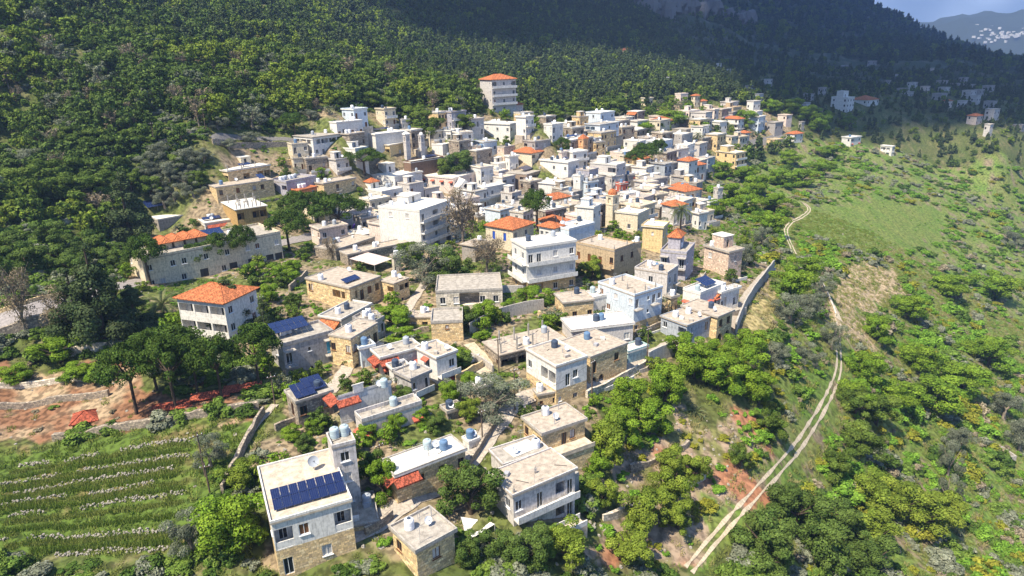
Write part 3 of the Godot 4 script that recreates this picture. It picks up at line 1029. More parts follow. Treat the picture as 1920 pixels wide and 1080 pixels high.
	if f.has("hip"):
		roof_hip(rs, w, d, h + 0.16, minf(w, d) * 0.18 + 0.35, 0.45)
		part("roof", rs.commit(), M.rtile, H)
	else:
		var ov := 0.1 + 0.25 * float(hs % 5) / 4.0
		if par > 0.3: ov = 0.06
		box(rs, Vector3(0, h + 0.11, 0), Vector3(w + ov * 2, 0.22, d + ov * 2))
		var rt: Material = M["r" + roof] if roof != "tile" else M.rtile
		part("roof", rs.commit(), rt, H)
		if par > 0.01:
			var ps := mb()
			var t := 0.16
			var y := h + 0.22 + par / 2
			var X := w / 2 + ov - 0.003
			var Z := d / 2 + ov - 0.003
			box(ps, Vector3(0, y, Z - t / 2), Vector3(2 * X, par, t))
			box(ps, Vector3(0, y, -Z + t / 2), Vector3(2 * X, par, t))
			box(ps, Vector3(X - t / 2, y, 0), Vector3(t, par, 2 * Z - 2 * t))
			box(ps, Vector3(-X + t / 2, y, 0), Vector3(t, par, 2 * Z - 2 * t))
			part("parapet", ps.commit(), wm if not (wall in ["stone", "stonegrey", "stonepale", "pinkstone"]) else M.concrete, H)
	var ry := h + 0.22
	if f.has("box"):
		for b in f["box"]:
			var bw := minf(b[2], w * 0.7)
			var bd := minf(b[3], d * 0.7)
			var bc := Vector3(clampf(b[0], -w / 2 + bw / 2 + 0.1, w / 2 - bw / 2 - 0.1), ry, clampf(b[1], -d / 2 + bd / 2 + 0.1, d / 2 - bd / 2 - 0.1))
			var bs := mb()
			var dw := [[bw * 0.3, bw * 0.3 + 0.9, 0.1, minf(2.0, b[4] - 0.25), 0.16, true]]
			facade(bs, bc + Vector3(-bw / 2, 0, bd / 2), Vector3.RIGHT, Vector3.BACK, bw, 0, b[4], dw)
			facade(bs, bc + Vector3(-bw / 2, 0, -bd / 2), Vector3.BACK, Vector3.LEFT, bd, 0, b[4], [])
			facade(bs, bc + Vector3(bw / 2, 0, bd / 2), Vector3.FORWARD, Vector3.RIGHT, bd, 0, b[4], [])
			facade(bs, bc + Vector3(bw / 2, 0, -bd / 2), Vector3.LEFT, Vector3.FORWARD, bw, 0, b[4], [])
			var rr := part("rooftop_room", bs.commit(), M[b[5]], H)
			var br := mb()
			if f.has("boxtile"):
				roof_hip(br, bw, bd, b[4] + 0.16, bw * 0.35, 0.3, bc)
				part("roof", br.commit(), M.rtile, rr)
			else:
				box(br, bc + Vector3(0, b[4] + 0.08, 0), Vector3(bw + 0.3, 0.16, bd + 0.3))
				part("roof", br.commit(), M.rwhite, rr)
			var pd := mb()
			quad(pd, bc + Vector3(-bw / 2 + dw[0][0], 0.1, bd / 2 - 0.15), bc + Vector3(-bw / 2 + dw[0][1], 0.1, bd / 2 - 0.15), bc + Vector3(-bw / 2 + dw[0][1], dw[0][3], bd / 2 - 0.15), bc + Vector3(-bw / 2 + dw[0][0], dw[0][3], bd / 2 - 0.15), Vector3.BACK)
			part("door", pd.commit(), M.glass, rr)
	if f.has("posts"):
		for i in int(f["posts"][0]):
			var ps := mb()
			var per: int = int(f["posts"][0])
			var tt := float(i) / per
			var px: float
			var pz: float
			if i % 2 == 0: px = lerpf(-w / 2 + 0.3, w / 2 - 0.3, tt); pz = d / 2 - 0.3
			else: px = lerpf(-w / 2 + 0.3, w / 2 - 0.3, tt); pz = lerpf(-d / 2 + 0.3, d / 2 - 1.5, fmod(tt * 3.7, 1.0))
			var phh: float = f["posts"][1] * (0.7 + 0.3 * fmod(tt * 7.3, 1.0))
			box(ps, Vector3(px, ry + phh / 2, pz), Vector3(0.22, phh, 0.22))
			for q in 3: tube(ps, Vector3(px + 0.06 * (q - 1), ry + phh - 0.05, pz), Vector3(px + 0.09 * (q - 1), ry + phh + 0.45, pz + 0.05), 0.015, 0.015, 4, false)
			part("column", ps.commit(), M.concrete, H)
	if f.has("awn"):
		for b in f["awn"]:
			var dd: Array = dirs[b[0]]
			awning(H, dd[0] + dd[1] * (dd[3] * 0.5 + b[1]) + Vector3.UP * (h - b[2]), dd[1], dd[2], minf(b[3], dd[3]), 1.3, M.redtile)
	if f.has("awncorner"):
		awning(H, Vector3(-w / 2 + 1.2, h - 0.1, d / 2), Vector3.RIGHT, Vector3.BACK, 2.4 + 0.9, 1.3, M.redtile)
		awning(H, Vector3(-w / 2, h - 0.103, d / 2 - 1.2), Vector3.BACK, Vector3.LEFT, 2.4 + 0.9, 1.3, M.redtile)
	if f.has("leanto"):
		var ls := mb()
		var lw := d * 0.9
		var q := [Vector3(-w / 2 - 2.2, h - 1.3, lw / 2), Vector3(-w / 2, h - 0.1, lw / 2), Vector3(-w / 2, h - 0.1, -lw / 2), Vector3(-w / 2 - 2.2, h - 1.3, -lw / 2)]
		slope(ls, [q[0], q[3], q[2], q[1]])
		slope(ls, [q[0] + Vector3.DOWN * 0.12, q[3] + Vector3.DOWN * 0.12, q[2] + Vector3.DOWN * 0.12, q[1] + Vector3.DOWN * 0.12])
		quad(ls, q[0], q[3], q[3] + Vector3.DOWN * 0.12, q[0] + Vector3.DOWN * 0.12, Vector3.LEFT)
		var lp := part("lean_to_roof", ls.commit(), M.rtile, H)
		for s in [-1, 1]:
			var ps := mb()
			tube(ps, Vector3(-w / 2 - 2.0, -3, s * lw * 0.45), Vector3(-w / 2 - 2.0, h - 1.25, s * lw * 0.45), 0.08, 0.08, 6)
			part("post", ps.commit(), M.metal, lp)
	if f.has("terrace"):
		var ts := mb()
		box(ts, Vector3(w * 0.1, 0.9, d / 2 + 1.1), Vector3(w * 0.8, 4.6, 2.2))
		var tp := part("terrace", ts.commit(), M.stone, H)
		var ps := mb()
		box(ps, Vector3(w * 0.1, 3.3, d / 2 + 1.15), Vector3(w * 0.82, 0.2, 2.4))
		box(ps, Vector3(w * 0.1, 3.6, d / 2 + 2.28), Vector3(w * 0.82, 0.45, 0.12))
		part("floor", ps.commit(), M.rcream, tp)
	if f.has("stair"):
		var ss := mb()
		for i in 12:
			box(ss, Vector3(-w / 2 + 0.4 - i * 0.30, 3.1 - i * 0.26 - 0.6, d / 2 + 0.75), Vector3(0.32, 1.4, 1.1))
		var sp := part("staircase", ss.commit(), M.white, H)
		for s in [0.15, 1.35]:
			var r2 := mb()
			tube(r2, Vector3(-w / 2 + 0.4, 4.2, d / 2 + s), Vector3(-w / 2 - 2.9, 1.3, d / 2 + s), 0.09, 0.09, 5)
			tube(r2, Vector3(-w / 2 + 0.4, 3.8, d / 2 + s), Vector3(-w / 2 - 2.9, 0.9, d / 2 + s), 0.05, 0.05, 5)
			part("handrail", r2.commit(), M.fwhite, sp)
	if f.has("sheet"):
		var ss := mb()
		box(ss, Vector3(0.4, ry + 0.06, -0.2), Vector3(w * 0.62, 0.06, d * 0.7), Basis(Vector3.UP, 0.1))
		part("roof_sheet", ss.commit(), M.rwhite, H)
	if f.has("hips"):
		for i in 5:
			var hsx := mb()
			var cx := -w * 0.36 + i * 2.5
			box(hsx, Vector3(cx, ry + 0.7, -1.5), Vector3(2.0, 1.4, d * 0.4))
			var pr := part("rooftop_room", hsx.commit(), M.cream, H)
			var hr := mb()
			roof_hip(hr, 2.4, d * 0.5, ry + 1.56, 0.8, 0.25, Vector3(cx + 0.002 * i, 0.004 * i, -1.5))
			part("roof", hr.commit(), M.rtile, pr)
	if f.has("laundry"):
		var ls := mb()
		box(ls, Vector3(w * 0.28, 2.9, d / 2 + 0.6), Vector3(2.6, 0.12, 1.1), Basis(Vector3.RIGHT, 0.1))
		part("balcony", ls.commit(), M.white, H)
	if at.length() < 330.0 and hs % 4 != 0 and not f.has("terrace"):
		var pw2 := 1.6 + 1.6 * float(hs % 7) / 6.0
		var pt := mb()
		box(pt, Vector3(w * 0.04, -1.9, d / 2 + pw2 / 2), Vector3(w * 0.9, 4.1, pw2))
		box(pt, Vector3(-w / 2 - pw2 * 0.4, -1.93, -d * 0.05), Vector3(pw2 * 0.8, 4.1, d * 0.8))
		var pp := part("patio", pt.commit(), [M.rconcrete, M.rrough, M.rcream][hs % 3], H)
		var pq := mb()
		box(pq, Vector3(w * 0.04, 0.5, d / 2 + pw2 - 0.08), Vector3(w * 0.9, 0.75, 0.15))
		part("parapet", pq.commit(), [M.concrete, M.stonegrey, M.white][hs % 3], pp)
	# things that stand on the roof
	if not f.has("hip") and at.length() < 340.0 and not f.has("mono"):
		for i in (0 if f.has("solar") else 2 + hs % 4):
			var cp := Vector3(rng.randf_range(-0.42, 0.42) * w, ry, rng.randf_range(-0.42, 0.42) * d)
			var cs := mb()
			match rng.randi() % 4:
				0:
					tube(cs, cp, cp + Vector3(0, rng.randf_range(0.6, 1.6), 0), 0.05, 0.05, 5)
					part("vent_pipe", cs.commit(), M.metal, H)
				1:
					box(cs, cp + Vector3(0, 0.22, 0), Vector3(rng.randf_range(0.5, 1.0), 0.44, rng.randf_range(0.4, 0.8)), Basis(Vector3.UP, rng.randf()))
					part("roof_box", cs.commit(), [M.concrete, M.white, M.metal][rng.randi() % 3], H)
				2:
					var e2 := cp + Vector3(rng.randf_range(-1.5, 1.5), 0.05, rng.randf_range(-1.5, 1.5))
					e2.x = clampf(e2.x, -w / 2 + 0.3, w / 2 - 0.3); e2.z = clampf(e2.z, -d / 2 + 0.3, d / 2 - 0.3)
					tube(cs, cp + Vector3(0, 0.05, 0), e2, 0.04, 0.04, 5)
					part("roof_pipe", cs.commit(), M.darkmetal, H)
				3:
					tube(cs, cp, cp + Vector3(0.03, 2.2, 0), 0.025, 0.02, 4)
					tube(cs, cp + Vector3(-0.5, 2.0, 0), cp + Vector3(0.5, 2.05, 0.1), 0.02, 0.02, 4)
					tube(cs, cp + Vector3(-0.3, 1.7, 0), cp + Vector3(0.3, 1.75, 0.1), 0.02, 0.02, 4)
					part("antenna", cs.commit(), M.metal, H)
		if not f.has("tanks") and not f.has("posts"):
			f["tanks"] = [[rng.randf_range(-0.3, 0.3) * w, rng.randf_range(-0.35, 0.1) * d, ["w", "w", "b", "g", "d"][rng.randi() % 5]]]
			if w > 7.0: f["tanks"].append([rng.randf_range(-0.3, 0.3) * w, rng.randf_range(-0.35, 0.1) * d, "w"])
		if hs % 3 == 1 and not f.has("dish"): f["dish"] = [[rng.randf_range(-0.3, 0.3) * w, rng.randf_range(-0.3, 0.3) * d, 0.9]]
	if f.has("tanks"):
		for t in f["tanks"]:
			var lp := Vector3(clampf(t[0], -w / 2 + 0.7, w / 2 - 0.7), ry, clampf(t[1], -d / 2 + 0.7, d / 2 - 0.7))
			tank(H.transform * lp, t[2], nick)
	if f.has("solar"):
		var sk := -1
		for s in f["solar"]:
			sk += 1
			solar(H, Vector3(clampf(s[0], -w / 2 + 0.5, w / 2 - 0.5), ry, clampf(s[1], -d / 2 + 0.4, d / 2 - 0.4)), s[2], s[3], s[4], w, d, nick, sk)
	if f.has("dish"):
		for s in f["dish"]:
			dish(H.transform * Vector3(clampf(s[0], -w / 2 + 0.5, w / 2 - 0.5), ry, clampf(s[1], -d / 2 + 0.4, d / 2 - 0.4)), s[2], nick)

func canopy(H: Node3D, w: float, d: float, h: float, m: Material):
	var st := mb()
	box(st, Vector3(0, h, 0), Vector3(w, 0.08, d), Basis(Vector3.RIGHT, 0.05))
	part("canopy_sheet", st.commit(), m, H)
	for s in [[-1, -1], [1, -1], [1, 1], [-1, 1]]:
		var p := mb()
		tube(p, Vector3(s[0] * (w / 2 - 0.2), -2, s[1] * (d / 2 - 0.2)), Vector3(s[0] * (w / 2 - 0.2), h - 0.2, s[1] * (d / 2 - 0.2)), 0.07, 0.07, 6)
		part("post", p.commit(), M.metal, H)

func awning(H: Node3D, c: Vector3, ux: Vector3, n: Vector3, w: float, dp: float, m: Material):
	var st := mb()
	var a := c - ux * w / 2
	var b := c + ux * w / 2
	var o := n * dp + Vector3.DOWN * dp * 0.45
	slope(st, [a + o, b + o, b, a])
	var dn := Vector3.DOWN * 0.07
	slope(st, [a + o + dn, b + o + dn, b + dn, a + dn])
	quad(st, a + o, b + o, b + o + dn * 3, a + o + dn * 3, n)
	part("awning", st.commit(), m, H)

var field_rows: Array = []
var tank_proto := {}
func tank(at: Vector3, kind: String, nick: String):
	var cname: String = {"w": "white", "b": "blue", "p": "pale blue", "d": "dark", "g": "grey"}[kind]
	if not tank_proto.has(kind):
		var b := mb()
		lathe(b, Vector3.ZERO, [Vector2(0.0, 0.0), Vector2(0.52, 0.0), Vector2(0.56, 0.06), Vector2(0.56, 0.5), Vector2(0.53, 0.55), Vector2(0.56, 0.6), Vector2(0.56, 1.05), Vector2(0.5, 1.2), Vector2(0.2, 1.32)], 12)
		var l := mb()
		lathe(l, Vector3.ZERO, [Vector2(0.22, 1.3), Vector2(0.22, 1.38), Vector2(0.0, 1.4)], 10)
		tank_proto[kind] = [b.commit(), l.commit()]
	var T := thing("water_tank", "%s water tank on roof of %s" % [cname, nick], "water tank", at, 0.0, "tanks on the %s" % nick)
	var b2 := part("body", tank_proto[kind][0], M["tank" + kind], T)
	part("lid", tank_proto[kind][1], M["tank" + ("d" if kind == "w" else kind)], T)

func solar(H: Node3D, c: Vector3, nx: int, ny: int, lift: float, w: float, d: float, nick: String, k: int):
	var pw := minf(0.98, (w - 0.6) / nx) if lift < 0.8 else 0.98
	var pl := pw * 1.55 if ny > 1 else pw * 1.65
	var tw := pw * nx
	var tl := pl * ny
	if lift < 0.8:
		c.x = clampf(c.x, -w / 2 + tw / 2 + 0.1, w / 2 - tw / 2 - 0.1) if tw < w - 0.3 else 0.0
		c.z = clampf(c.z, -d / 2 + tl * 0.45, d / 2 - tl * 0.5)
	var T := thing("solar_array", ("%s dark blue solar panels on %s" % [["bank of", "second bank of"][k], nick]), "solar panels", H.transform * c, H.rotation.y, "")
	var tilt := 0.30
	var bs := Basis(Vector3.RIGHT, tilt)
	var base := Vector3(0, 0.25 + lift + sin(tilt) * tl / 2, 0)
	for i in nx:
		for j in ny:
			var p := base + bs * Vector3((i - (nx - 1) / 2.0) * pw, 0.03, (j - (ny - 1) / 2.0) * pl)
			var mi := part("panel", panel_mesh(pw - 0.05, pl - 0.05), M.panel, T, Transform3D(bs, p))
	var fr := mb()
	for s in [-0.5, 0.5]:
		box(fr, base + bs * Vector3(0, -0.035, s * tl * 0.7), Vector3(tw, 0.05, 0.06), bs)
		for t in [-0.45, 0.0, 0.45]:
			var q := base + bs * Vector3(t * tw, -0.05, s * tl * 0.7)
			tube(fr, Vector3(q.x, 0, q.z), q, 0.03, 0.03, 5, false)
	part("frame", fr.commit(), M.metal, T)

func dish(at: Vector3, r: float, nick: String):
	var T := thing("satellite_dish", "round satellite dish on roof of %s" % nick, "satellite dish", at, 0.6)
	var p := mb()
	tube(p, Vector3.ZERO, Vector3(0, r * 0.75, 0), 0.06, 0.05, 6)
	part("mast", p.commit(), M.metal, T)
	var s := mb()
	lathe(s, Vector3.ZERO, [Vector2(0.02, 0.0), Vector2(r * 0.2, r * 0.02), Vector2(r * 0.35, r * 0.07), Vector2(r * 0.5, r * 0.15)], 18)
	part("reflector", s.commit(), M.tankg if r > 1.0 else M.tankw, T, Transform3D(Basis(Vector3.RIGHT, 0.95), Vector3(0, r * 0.75, 0.1)))
	var a := mb()
	tube(a, Vector3(0, r * 0.75, 0.1), Vector3(0, r * 1.0, r * 0.5), 0.02, 0.02, 5)
	box(a, Vector3(0, r * 1.0, r * 0.5), Vector3(0.08, 0.08, 0.12))
	part("feed_arm", a.commit(), M.darkmetal, T)

func build_houses():
	house("white_house","tall white and stone house with blue solar row and satellite dish on bare roof","tall house with blue solar row",Vector3(-23.7,5.0,-64.7),0.440,8.1,10.8,10.2,"white","cream",0.25,{"F":"ow.o/D.w./g..D","R":"w./w.","L":"w.w/..","solar":[[0.4,2.6,8,2,0.0]],"tanks":[],"dish":[[1.6,-2.4,1.3]],"laundry":1,"base":["stone",2]})
	house("stair_tower","narrow grey stair tower with pale water tanks, joined to solar row house","narrow grey stair tower",Vector3(-20.2,7.1,-69.1),0.437,2.6,3.1,11.0,"pale","concrete",0.35,{"F":"w/w/w/.","R":"././.","L":".","tanks":[[-0.55,-0.6,"p"],[0.65,-0.6,"p"]]})
	house("annex_house","low bare concrete annex beside the lane, below the grey stair tower","low concrete annex by the lane",Vector3(-18.0,6.6,-66.9),0.282,2.7,5.5,3.5,"stone","concrete",0.15,{"F":"Dw","R":"w."})
	house("stone_house","long stone house with white painted roof and red tiled corner awning","stone house with white painted roof",Vector3(-11.3,7.1,-72.8),0.594,9.5,3.7,6.2,"stone","white",0.20,{"F":"..n.w.w/g.D.w.","L":"./.","R":"w/D","tanks":[[2.6,0.3,"b"],[1.0,-1.0,"p"]],"awncorner":1})
	house("stone_house","small square sandstone house with bare grey roof beside the lower lane","small square sandstone house",Vector3(-10.3,5.2,-61.6),0.693,4.8,4.8,6.0,"stone","concrete",0.30,{"F":".w./w..","L":"w./.D","R":"./."})
	house("grey_house","grey two-floor house with long balconies above a concrete terrace wall","grey house with long balconies",Vector3(2.0,4.4,-72.2),0.577,9.2,5.1,6.6,"pale","rough",0.20,{"F":"=w.b.ob/=w.w.oD","L":".w/w.","R":"w/w","tanks":[],"posts":[2,0.8]})
	house("grey_house","low grey block with white sheet on roof, behind the long balconies","low block with white roof sheet",Vector3(0.4,5.8,-77.3),0.495,6.4,3.6,5.0,"pale","concrete",0.20,{"F":".","L":"w","R":"w","sheet":1,"tanks":[[2.2,0.6,"w"]]})
	house("stone_house","sandstone house with flat pale roof and concrete terrace, beside orchard trees","sandstone house beside orchard trees",Vector3(5.4,5.6,-83.8),0.518,7.0,4.9,6.0,"stone","rough",0.25,{"F":"..Dw./..n..","L":"w.w/...","R":"w/.","terrace":1})
	house("pale_house","low pale house with red window hoods and one roof tank","low pale house with red hoods",Vector3(-17.5,9.0,-84.2),0.575,8.8,2.6,4.5,"pale","concrete",0.55,{"F":"r.r.r","L":"r","R":".w","tanks":[[1.0,-0.6,"p"]]})
	house("white_house","bright white house with pale blue side wall and red corner awning","white house with pale blue side",Vector3(-21.1,9.1,-86.6),0.596,7.9,-0.2,6.2,"white","white",0.30,{"F":".w..D./w.wD..","L":"w./w.","R":"./w","tanks":[[2.6,-2.4,"p"]],"awncorner":1,"box":[[-1.0,-2.6,1.5,1.3,1.2,"white"]]})
	house("stone_house","grey rubble stone house with tilted solar panels covering its roof","rubble stone house covered in panels",Vector3(-29.4,8.8,-87.7),0.640,5.2,4.1,6.0,"stonegrey","concrete",0.20,{"F":"w.w/.w.","L":"D/.","solar":[[-1.3,0.6,3,2,0.1],[0.9,-0.5,3,2,0.1]]})
	house("grey_house","grey plastered house with blue doors and big raised solar rack","grey house with blue doors",Vector3(-34.9,10.0,-104.2),0.666,8.6,5.8,6.8,"grey","concrete",0.50,{"F":"c.n.C/B.n.U","R":"w./w.","L":"w/w","solar":[[-1.4,-1.4,6,2,0.9]],"tanks":[[-2.4,-1.7,"w"],[-1.4,-1.9,"w"]],"dish":[[-0.2,-1.9,0.9]]})
	house("stone_house","stone house with flat beige roof edged white, behind the blue doors","stone house edged white",Vector3(-26.6,9.9,-105.7),1.123,7.3,4.4,7.0,"stone","rough",0.12,{"F":"w.wb/A..D","L":"w.w/.A."})
	house("concrete_house","narrow concrete house with white barrel tank beside climbing lane","narrow concrete house by lane",Vector3(-25.9,10.4,-114.3),1.106,2.6,5.0,5.0,"grey","concrete",0.40,{"F":"wD/..","L":"../..","tanks":[[0.2,-0.8,"w"],[-0.6,1.2,"w"]]})
	house("concrete_house","low house with long grey roof and red tiled lean-to","low house with red lean-to",Vector3(-31.5,10.6,-120.8),1.115,8.8,4.9,4.0,"white","concrete",0.30,{"F":"w.w.D","L":"D","leanto":1})
	house("stone_house","old sandstone house with open corner porch and four roof panels","sandstone house with corner porch",Vector3(-34.4,10.9,-132.4),0.972,8.4,12.6,6.5,"stone","rough",0.15,{"F":"oDww/D...","L":"W..oo/.A...","solar":[[-1.0,3.4,4,1,0.05]],"dish":[[3.2,-1.6,0.9]],"tanks":[[-3.4,-2.6,"w"]]})
	house("stone_porch","half-ruined stone porch house with single tall column beside rubble","half-ruined stone porch",Vector3(-24.1,11.1,-133.1),0.937,4.3,4.0,5.5,"stone","rough",0.00,{"F":".oo/.n.","L":".o/.A"})
	house("ruined_house","roofed stone ruin with one large dark square opening, facing the gardens","stone ruin with dark opening",Vector3(-8.7,10.8,-131.1),0.059,13.0,10.1,5.2,"stonepale","concrete",0.35,{"F":"ww#ww","L":".w.","R":"..","mono":1})
	house("stone_house","small ochre stone house with notched white parapet below the ruin","ochre stone house below ruin",Vector3(-11.9,10.2,-115.6),0.064,5.6,6.4,4.8,"stone","concrete",0.35,{"F":".n./...","L":"..","R":"..","mono":1})
	house("stone_shed","low tumbledown stone shed with shaded veranda beside ochre house","tumbledown stone shed",Vector3(-17.4,10.6,-120.4),-0.060,4.2,3.1,3.0,"stone","rough",0.10,{"F":"ww","L":"."})
	house("concrete_house","wide unfinished concrete slab house with bare columns standing up","unfinished slab house",Vector3(2.0,9.0,-109.1),0.484,12.8,6.1,3.6,"stonegrey","rough",0.00,{"F":"ooo.","L":"w.w","posts":[8,2.6],"tanks":[[4.6,-1.2,"g"],[-0.6,1.6,"w"]]})
	house("white_house","white house over golden stone base with curved arch porch","white house over golden base",Vector3(6.7,7.3,-98.5),0.574,6.0,8.0,7.5,"white","rough",0.30,{"F":".Dw./n.D.","L":"w.oo/.AA.","tanks":[[1.2,-2.0,"d"]],"base":["stone",1]})
	house("stone_house","weathered stone house with two arched openings beside the paved ramp","weathered house with two arches",Vector3(13.3,7.5,-105.2),0.652,8.6,7.8,6.0,"stone","rough",0.15,{"F":"D..w./AA...","L":"../..","tanks":[[0.4,-1.8,"b"]]})
	house("stone_house","little turquoise-trimmed stone house with white roof above ramp","little turquoise-trimmed house",Vector3(21.3,6.7,-111.2),0.559,4.4,2.3,3.2,"teal","white",0.30,{"F":"..","L":"."})
	house("white_house","low house with broad brilliant white roof and twin dark tanks","house with broad white roof",Vector3(15.4,9.2,-115.6),0.237,11.6,5.7,4.0,"pale","white",0.25,{"F":".n..w","L":".","tanks":[[-0.2,-0.2,"d"],[0.9,-0.4,"b"]]})
	house("stone_house","small golden stone house with plain roof, beside the ruin","small golden stone house",Vector3(12.1,9.8,-125.8),0.242,6.1,5.4,4.6,"stone","rough",0.12,{"F":".w.w","L":"n."})
	house("white_house","white cube house attached to small golden stone house","white cube house",Vector3(16.6,9.3,-128.3),0.474,3.4,3.6,4.6,"white","white",0.30,{"F":".w","L":".","tanks":[[0.0,-1.0,"p"]]})
	house("white_house","white and sky-blue house with cluttered roof over stone cellar","white and sky-blue house",Vector3(23.3,7.9,-127.5),0.625,7.7,10.0,8.0,"bluewhite","rough",0.35,{"F":"b.nbw/..n../D.n..","L":"w.w.w/.w.../.....","posts":[5,1.2],"tanks":[[-2.4,-2.6,"w"]],"base":["stone",1]})
	house("white_house","pale house with sunken roof terrace, next to lavender house","pale house with sunken terrace",Vector3(31.6,8.4,-141.8),0.968,6.2,7.5,6.5,"pale","rough",0.40,{"F":"wb/.D","L":".w./...","tanks":[[0.4,-1.8,"w"],[-1.4,1.6,"d"]]})
	house("lavender_house","lavender-grey house with red tiled penthouse roof","lavender-grey house",Vector3(39.4,8.3,-155.3),1.111,8.8,6.0,7.0,"lavender","concrete",0.50,{"F":"w.w/w.w","L":"C.C/...","box":[[0.6,-0.6,4.2,2.8,2.8,"lavender"]],"boxtile":1})
	house("pink_house","pinkish stone house with pointed twin windows at village edge","pinkish stone house at village edge",Vector3(51.7,6.9,-159.9),0.559,4.8,7.6,7.0,"pinkstone","rough",0.30,{"F":"..W../.oo..","R":"w./w.","L":"w./..","box":[[1.2,-1.0,5.0,3.6,2.8,"pinkstone"]],"awn":[["R",0.4,1.2,2.2,"red"]],"tanks":[[-1.2,-2.6,"w"]]})
	house("white_house","white house with slanted black collector and orange awnings","white house with slanted collector",Vector3(40.4,7.5,-135.2),0.705,9.1,4.2,5.0,"white","white",0.40,{"F":"rrr.","L":"r.","solar":[[0.6,-0.2,4,2,0.4]],"tanks":[[-3.2,0.4,"p"]]})
	house("white_house","white terrace house with faded red lean-to beside boundary wall","terrace house with faded lean-to",Vector3(45.8,6.9,-136.5),0.582,5.8,1.3,4.5,"white","white",0.30,{"F":"o.o","L":"D","leanto":1})
	house("bluegrey_house","blue-grey cottage with pale flat roof and little open porch","blue-grey cottage",Vector3(33.2,6.2,-121.6),0.642,7.1,6.2,5.2,"bluegrey","rough",0.12,{"F":"w.D/...","L":"w.o/..."})
	house("stone_house","stone house with pale flat roof adjoining blue-grey cottage","stone house adjoining cottage",Vector3(38.1,5.8,-124.6),0.688,5.0,8.0,6.0,"stone","rough",0.15,{"F":"ww/AA","L":"./.","R":"w/."})
	house("yellow_house","yellow plastered house with white flat roof","yellow plastered house",Vector3(37.6,9.5,-172.4),1.112,5.5,5.2,7.5,"yellow","white",0.30,{"F":"w.w/w..","L":".n./...","tanks":[[0.6,-1.0,"w"]]})
	house("tan_house","tan stone house with brown shutters and long balcony","tan house with brown shutters",Vector3(21.8,9.7,-152.4),0.797,7.9,10.9,8.0,"tan","rough",0.35,{"F":".w.w/.wD.","L":"=D.D.D.w/w..w.","posts":[3,1.2],"tanks":[[1.8,-2.8,"w"]]})
	house("tan_tower","narrow windowless tan tower house beside brown shutters","narrow tan tower house",Vector3(28.9,9.6,-153.2),0.559,2.4,1.5,8.0,"tan","rough",0.20,{"F":"./.","L":"./."})
	house("white_house","large white three-floor house with wraparound balconies and grey side","large white three-floor house",Vector3(7.0,10.7,-142.1),0.422,11.7,7.3,10.8,"white","white",0.30,{"F":"=bb.w.w/=.w.w.w/oo.w.w","L":"=ww/=ww/w.","R":"w./w./..","tanks":[[-3.0,-1.2,"d"],[3.4,-2.0,"g"]],"rail":1,"base":["stone",1]})
	house("white_house","white house with blank pale blue side wall, behind large white house","house with blank pale blue wall",Vector3(15.9,11.7,-166.9),0.708,9.2,5.6,7.0,"bluewhite","white",0.35,{"F":"..../....","L":"w.w/...","tanks":[[-2.8,-1.2,"w"],[3.6,-1.6,"d"]]})
	house("white_house","small white house with red tiled roof patch near tall umbrella pine","white house near tall pine",Vector3(10.1,12.0,-165.8),0.845,3.4,4.8,7.0,"white","tile",0.00,{"F":"w.w/n..","L":"ww./...","hip":1})
	house("tile_house","large stone house with bright orange hipped tile roof","house with bright orange roof",Vector3(-0.2,12.5,-168.7),0.894,8.5,8.8,6.5,"cream","tile",0.00,{"F":"w.w./w.w.","L":".B.B./.....","hip":1})
	house("church","long low church with pale flat roof and side apse","long low church",Vector3(34.6,10.8,-189.9),0.955,7.3,6.9,6.0,"cream","white",0.25,{"F":"w.w.","L":"..w."})
	house("white_house","tall white house with blank sunny wall beside the domed tower","white house beside domed tower",Vector3(21.5,12.0,-183.3),1.053,5.1,4.9,8.0,"white","white",0.30,{"F":"w.w/w..","L":".../...","box":[[0,-0.6,2.6,2.4,1.8,"bluewhite"]]})
	house("grey_house","unpainted grey block house behind the orange roof","unpainted grey block house",Vector3(8.3,7.1,-232.9),0.871,9.4,6.0,6.0,"grey","concrete",0.30,{"F":"o.o/w.w","L":".../..."})
	house("white_house","white and pink house with hanging balcony among dark trees","house with hanging balcony",Vector3(-6.7,9.1,-237.8),0.772,10.0,4.7,7.0,"white","white",0.30,{"F":"=ww.w/w.ww","L":"w./w.","tanks":[[-2,-1,"w"]]})
	house("white_building","brilliant white four-floor block with curved balcony corners","brilliant white four-floor block",Vector3(-24.7,12.5,-173.9),1.060,13.3,13.0,11.0,"white","white",0.35,{"F":"=b.o.b/=b.o.b/=w.w.b/D.o.g","L":".w.w./...../...../.....","box":[[2.2,-3.2,5.5,3.6,1.8,"white"]]})
	house("white_house","white house with orange pyramid roof room, above the dark pines","house with orange pyramid room",Vector3(-43.8,11.9,-228.4),0.826,8.7,14.0,6.0,"white","white",0.35,{"F":"w.w./o..w","L":"w.w.w/.n...","tanks":[[2.0,1.6,"g"],[3.2,1.4,"g"]],"box":[[-1.2,-2.4,3.4,3.4,2.0,"white"]],"boxtile":1})
	house("white_building","large white building with arched windows and raised roof block","white building with raised block",Vector3(-41.9,13.4,-241.0),0.977,13.5,16.6,7.5,"white","white",0.35,{"F":"w.wW.W/w.w..D","L":"n..w..n/.......","box":[[1.0,-2.5,4.5,4.0,3.0,"white"]]})
	house("pink_house","long pinkish house with brown window hoods","long pinkish house",Vector3(-21.4,12.1,-246.0),0.977,14.1,14.4,7.0,"pinkwhite","white",0.30,{"F":"ww.ww/.....","L":"r.r.r.r/..D.w..","tanks":[[3,-2,"w"],[4.2,-2,"w"],[5.2,-2.4,"w"]]})
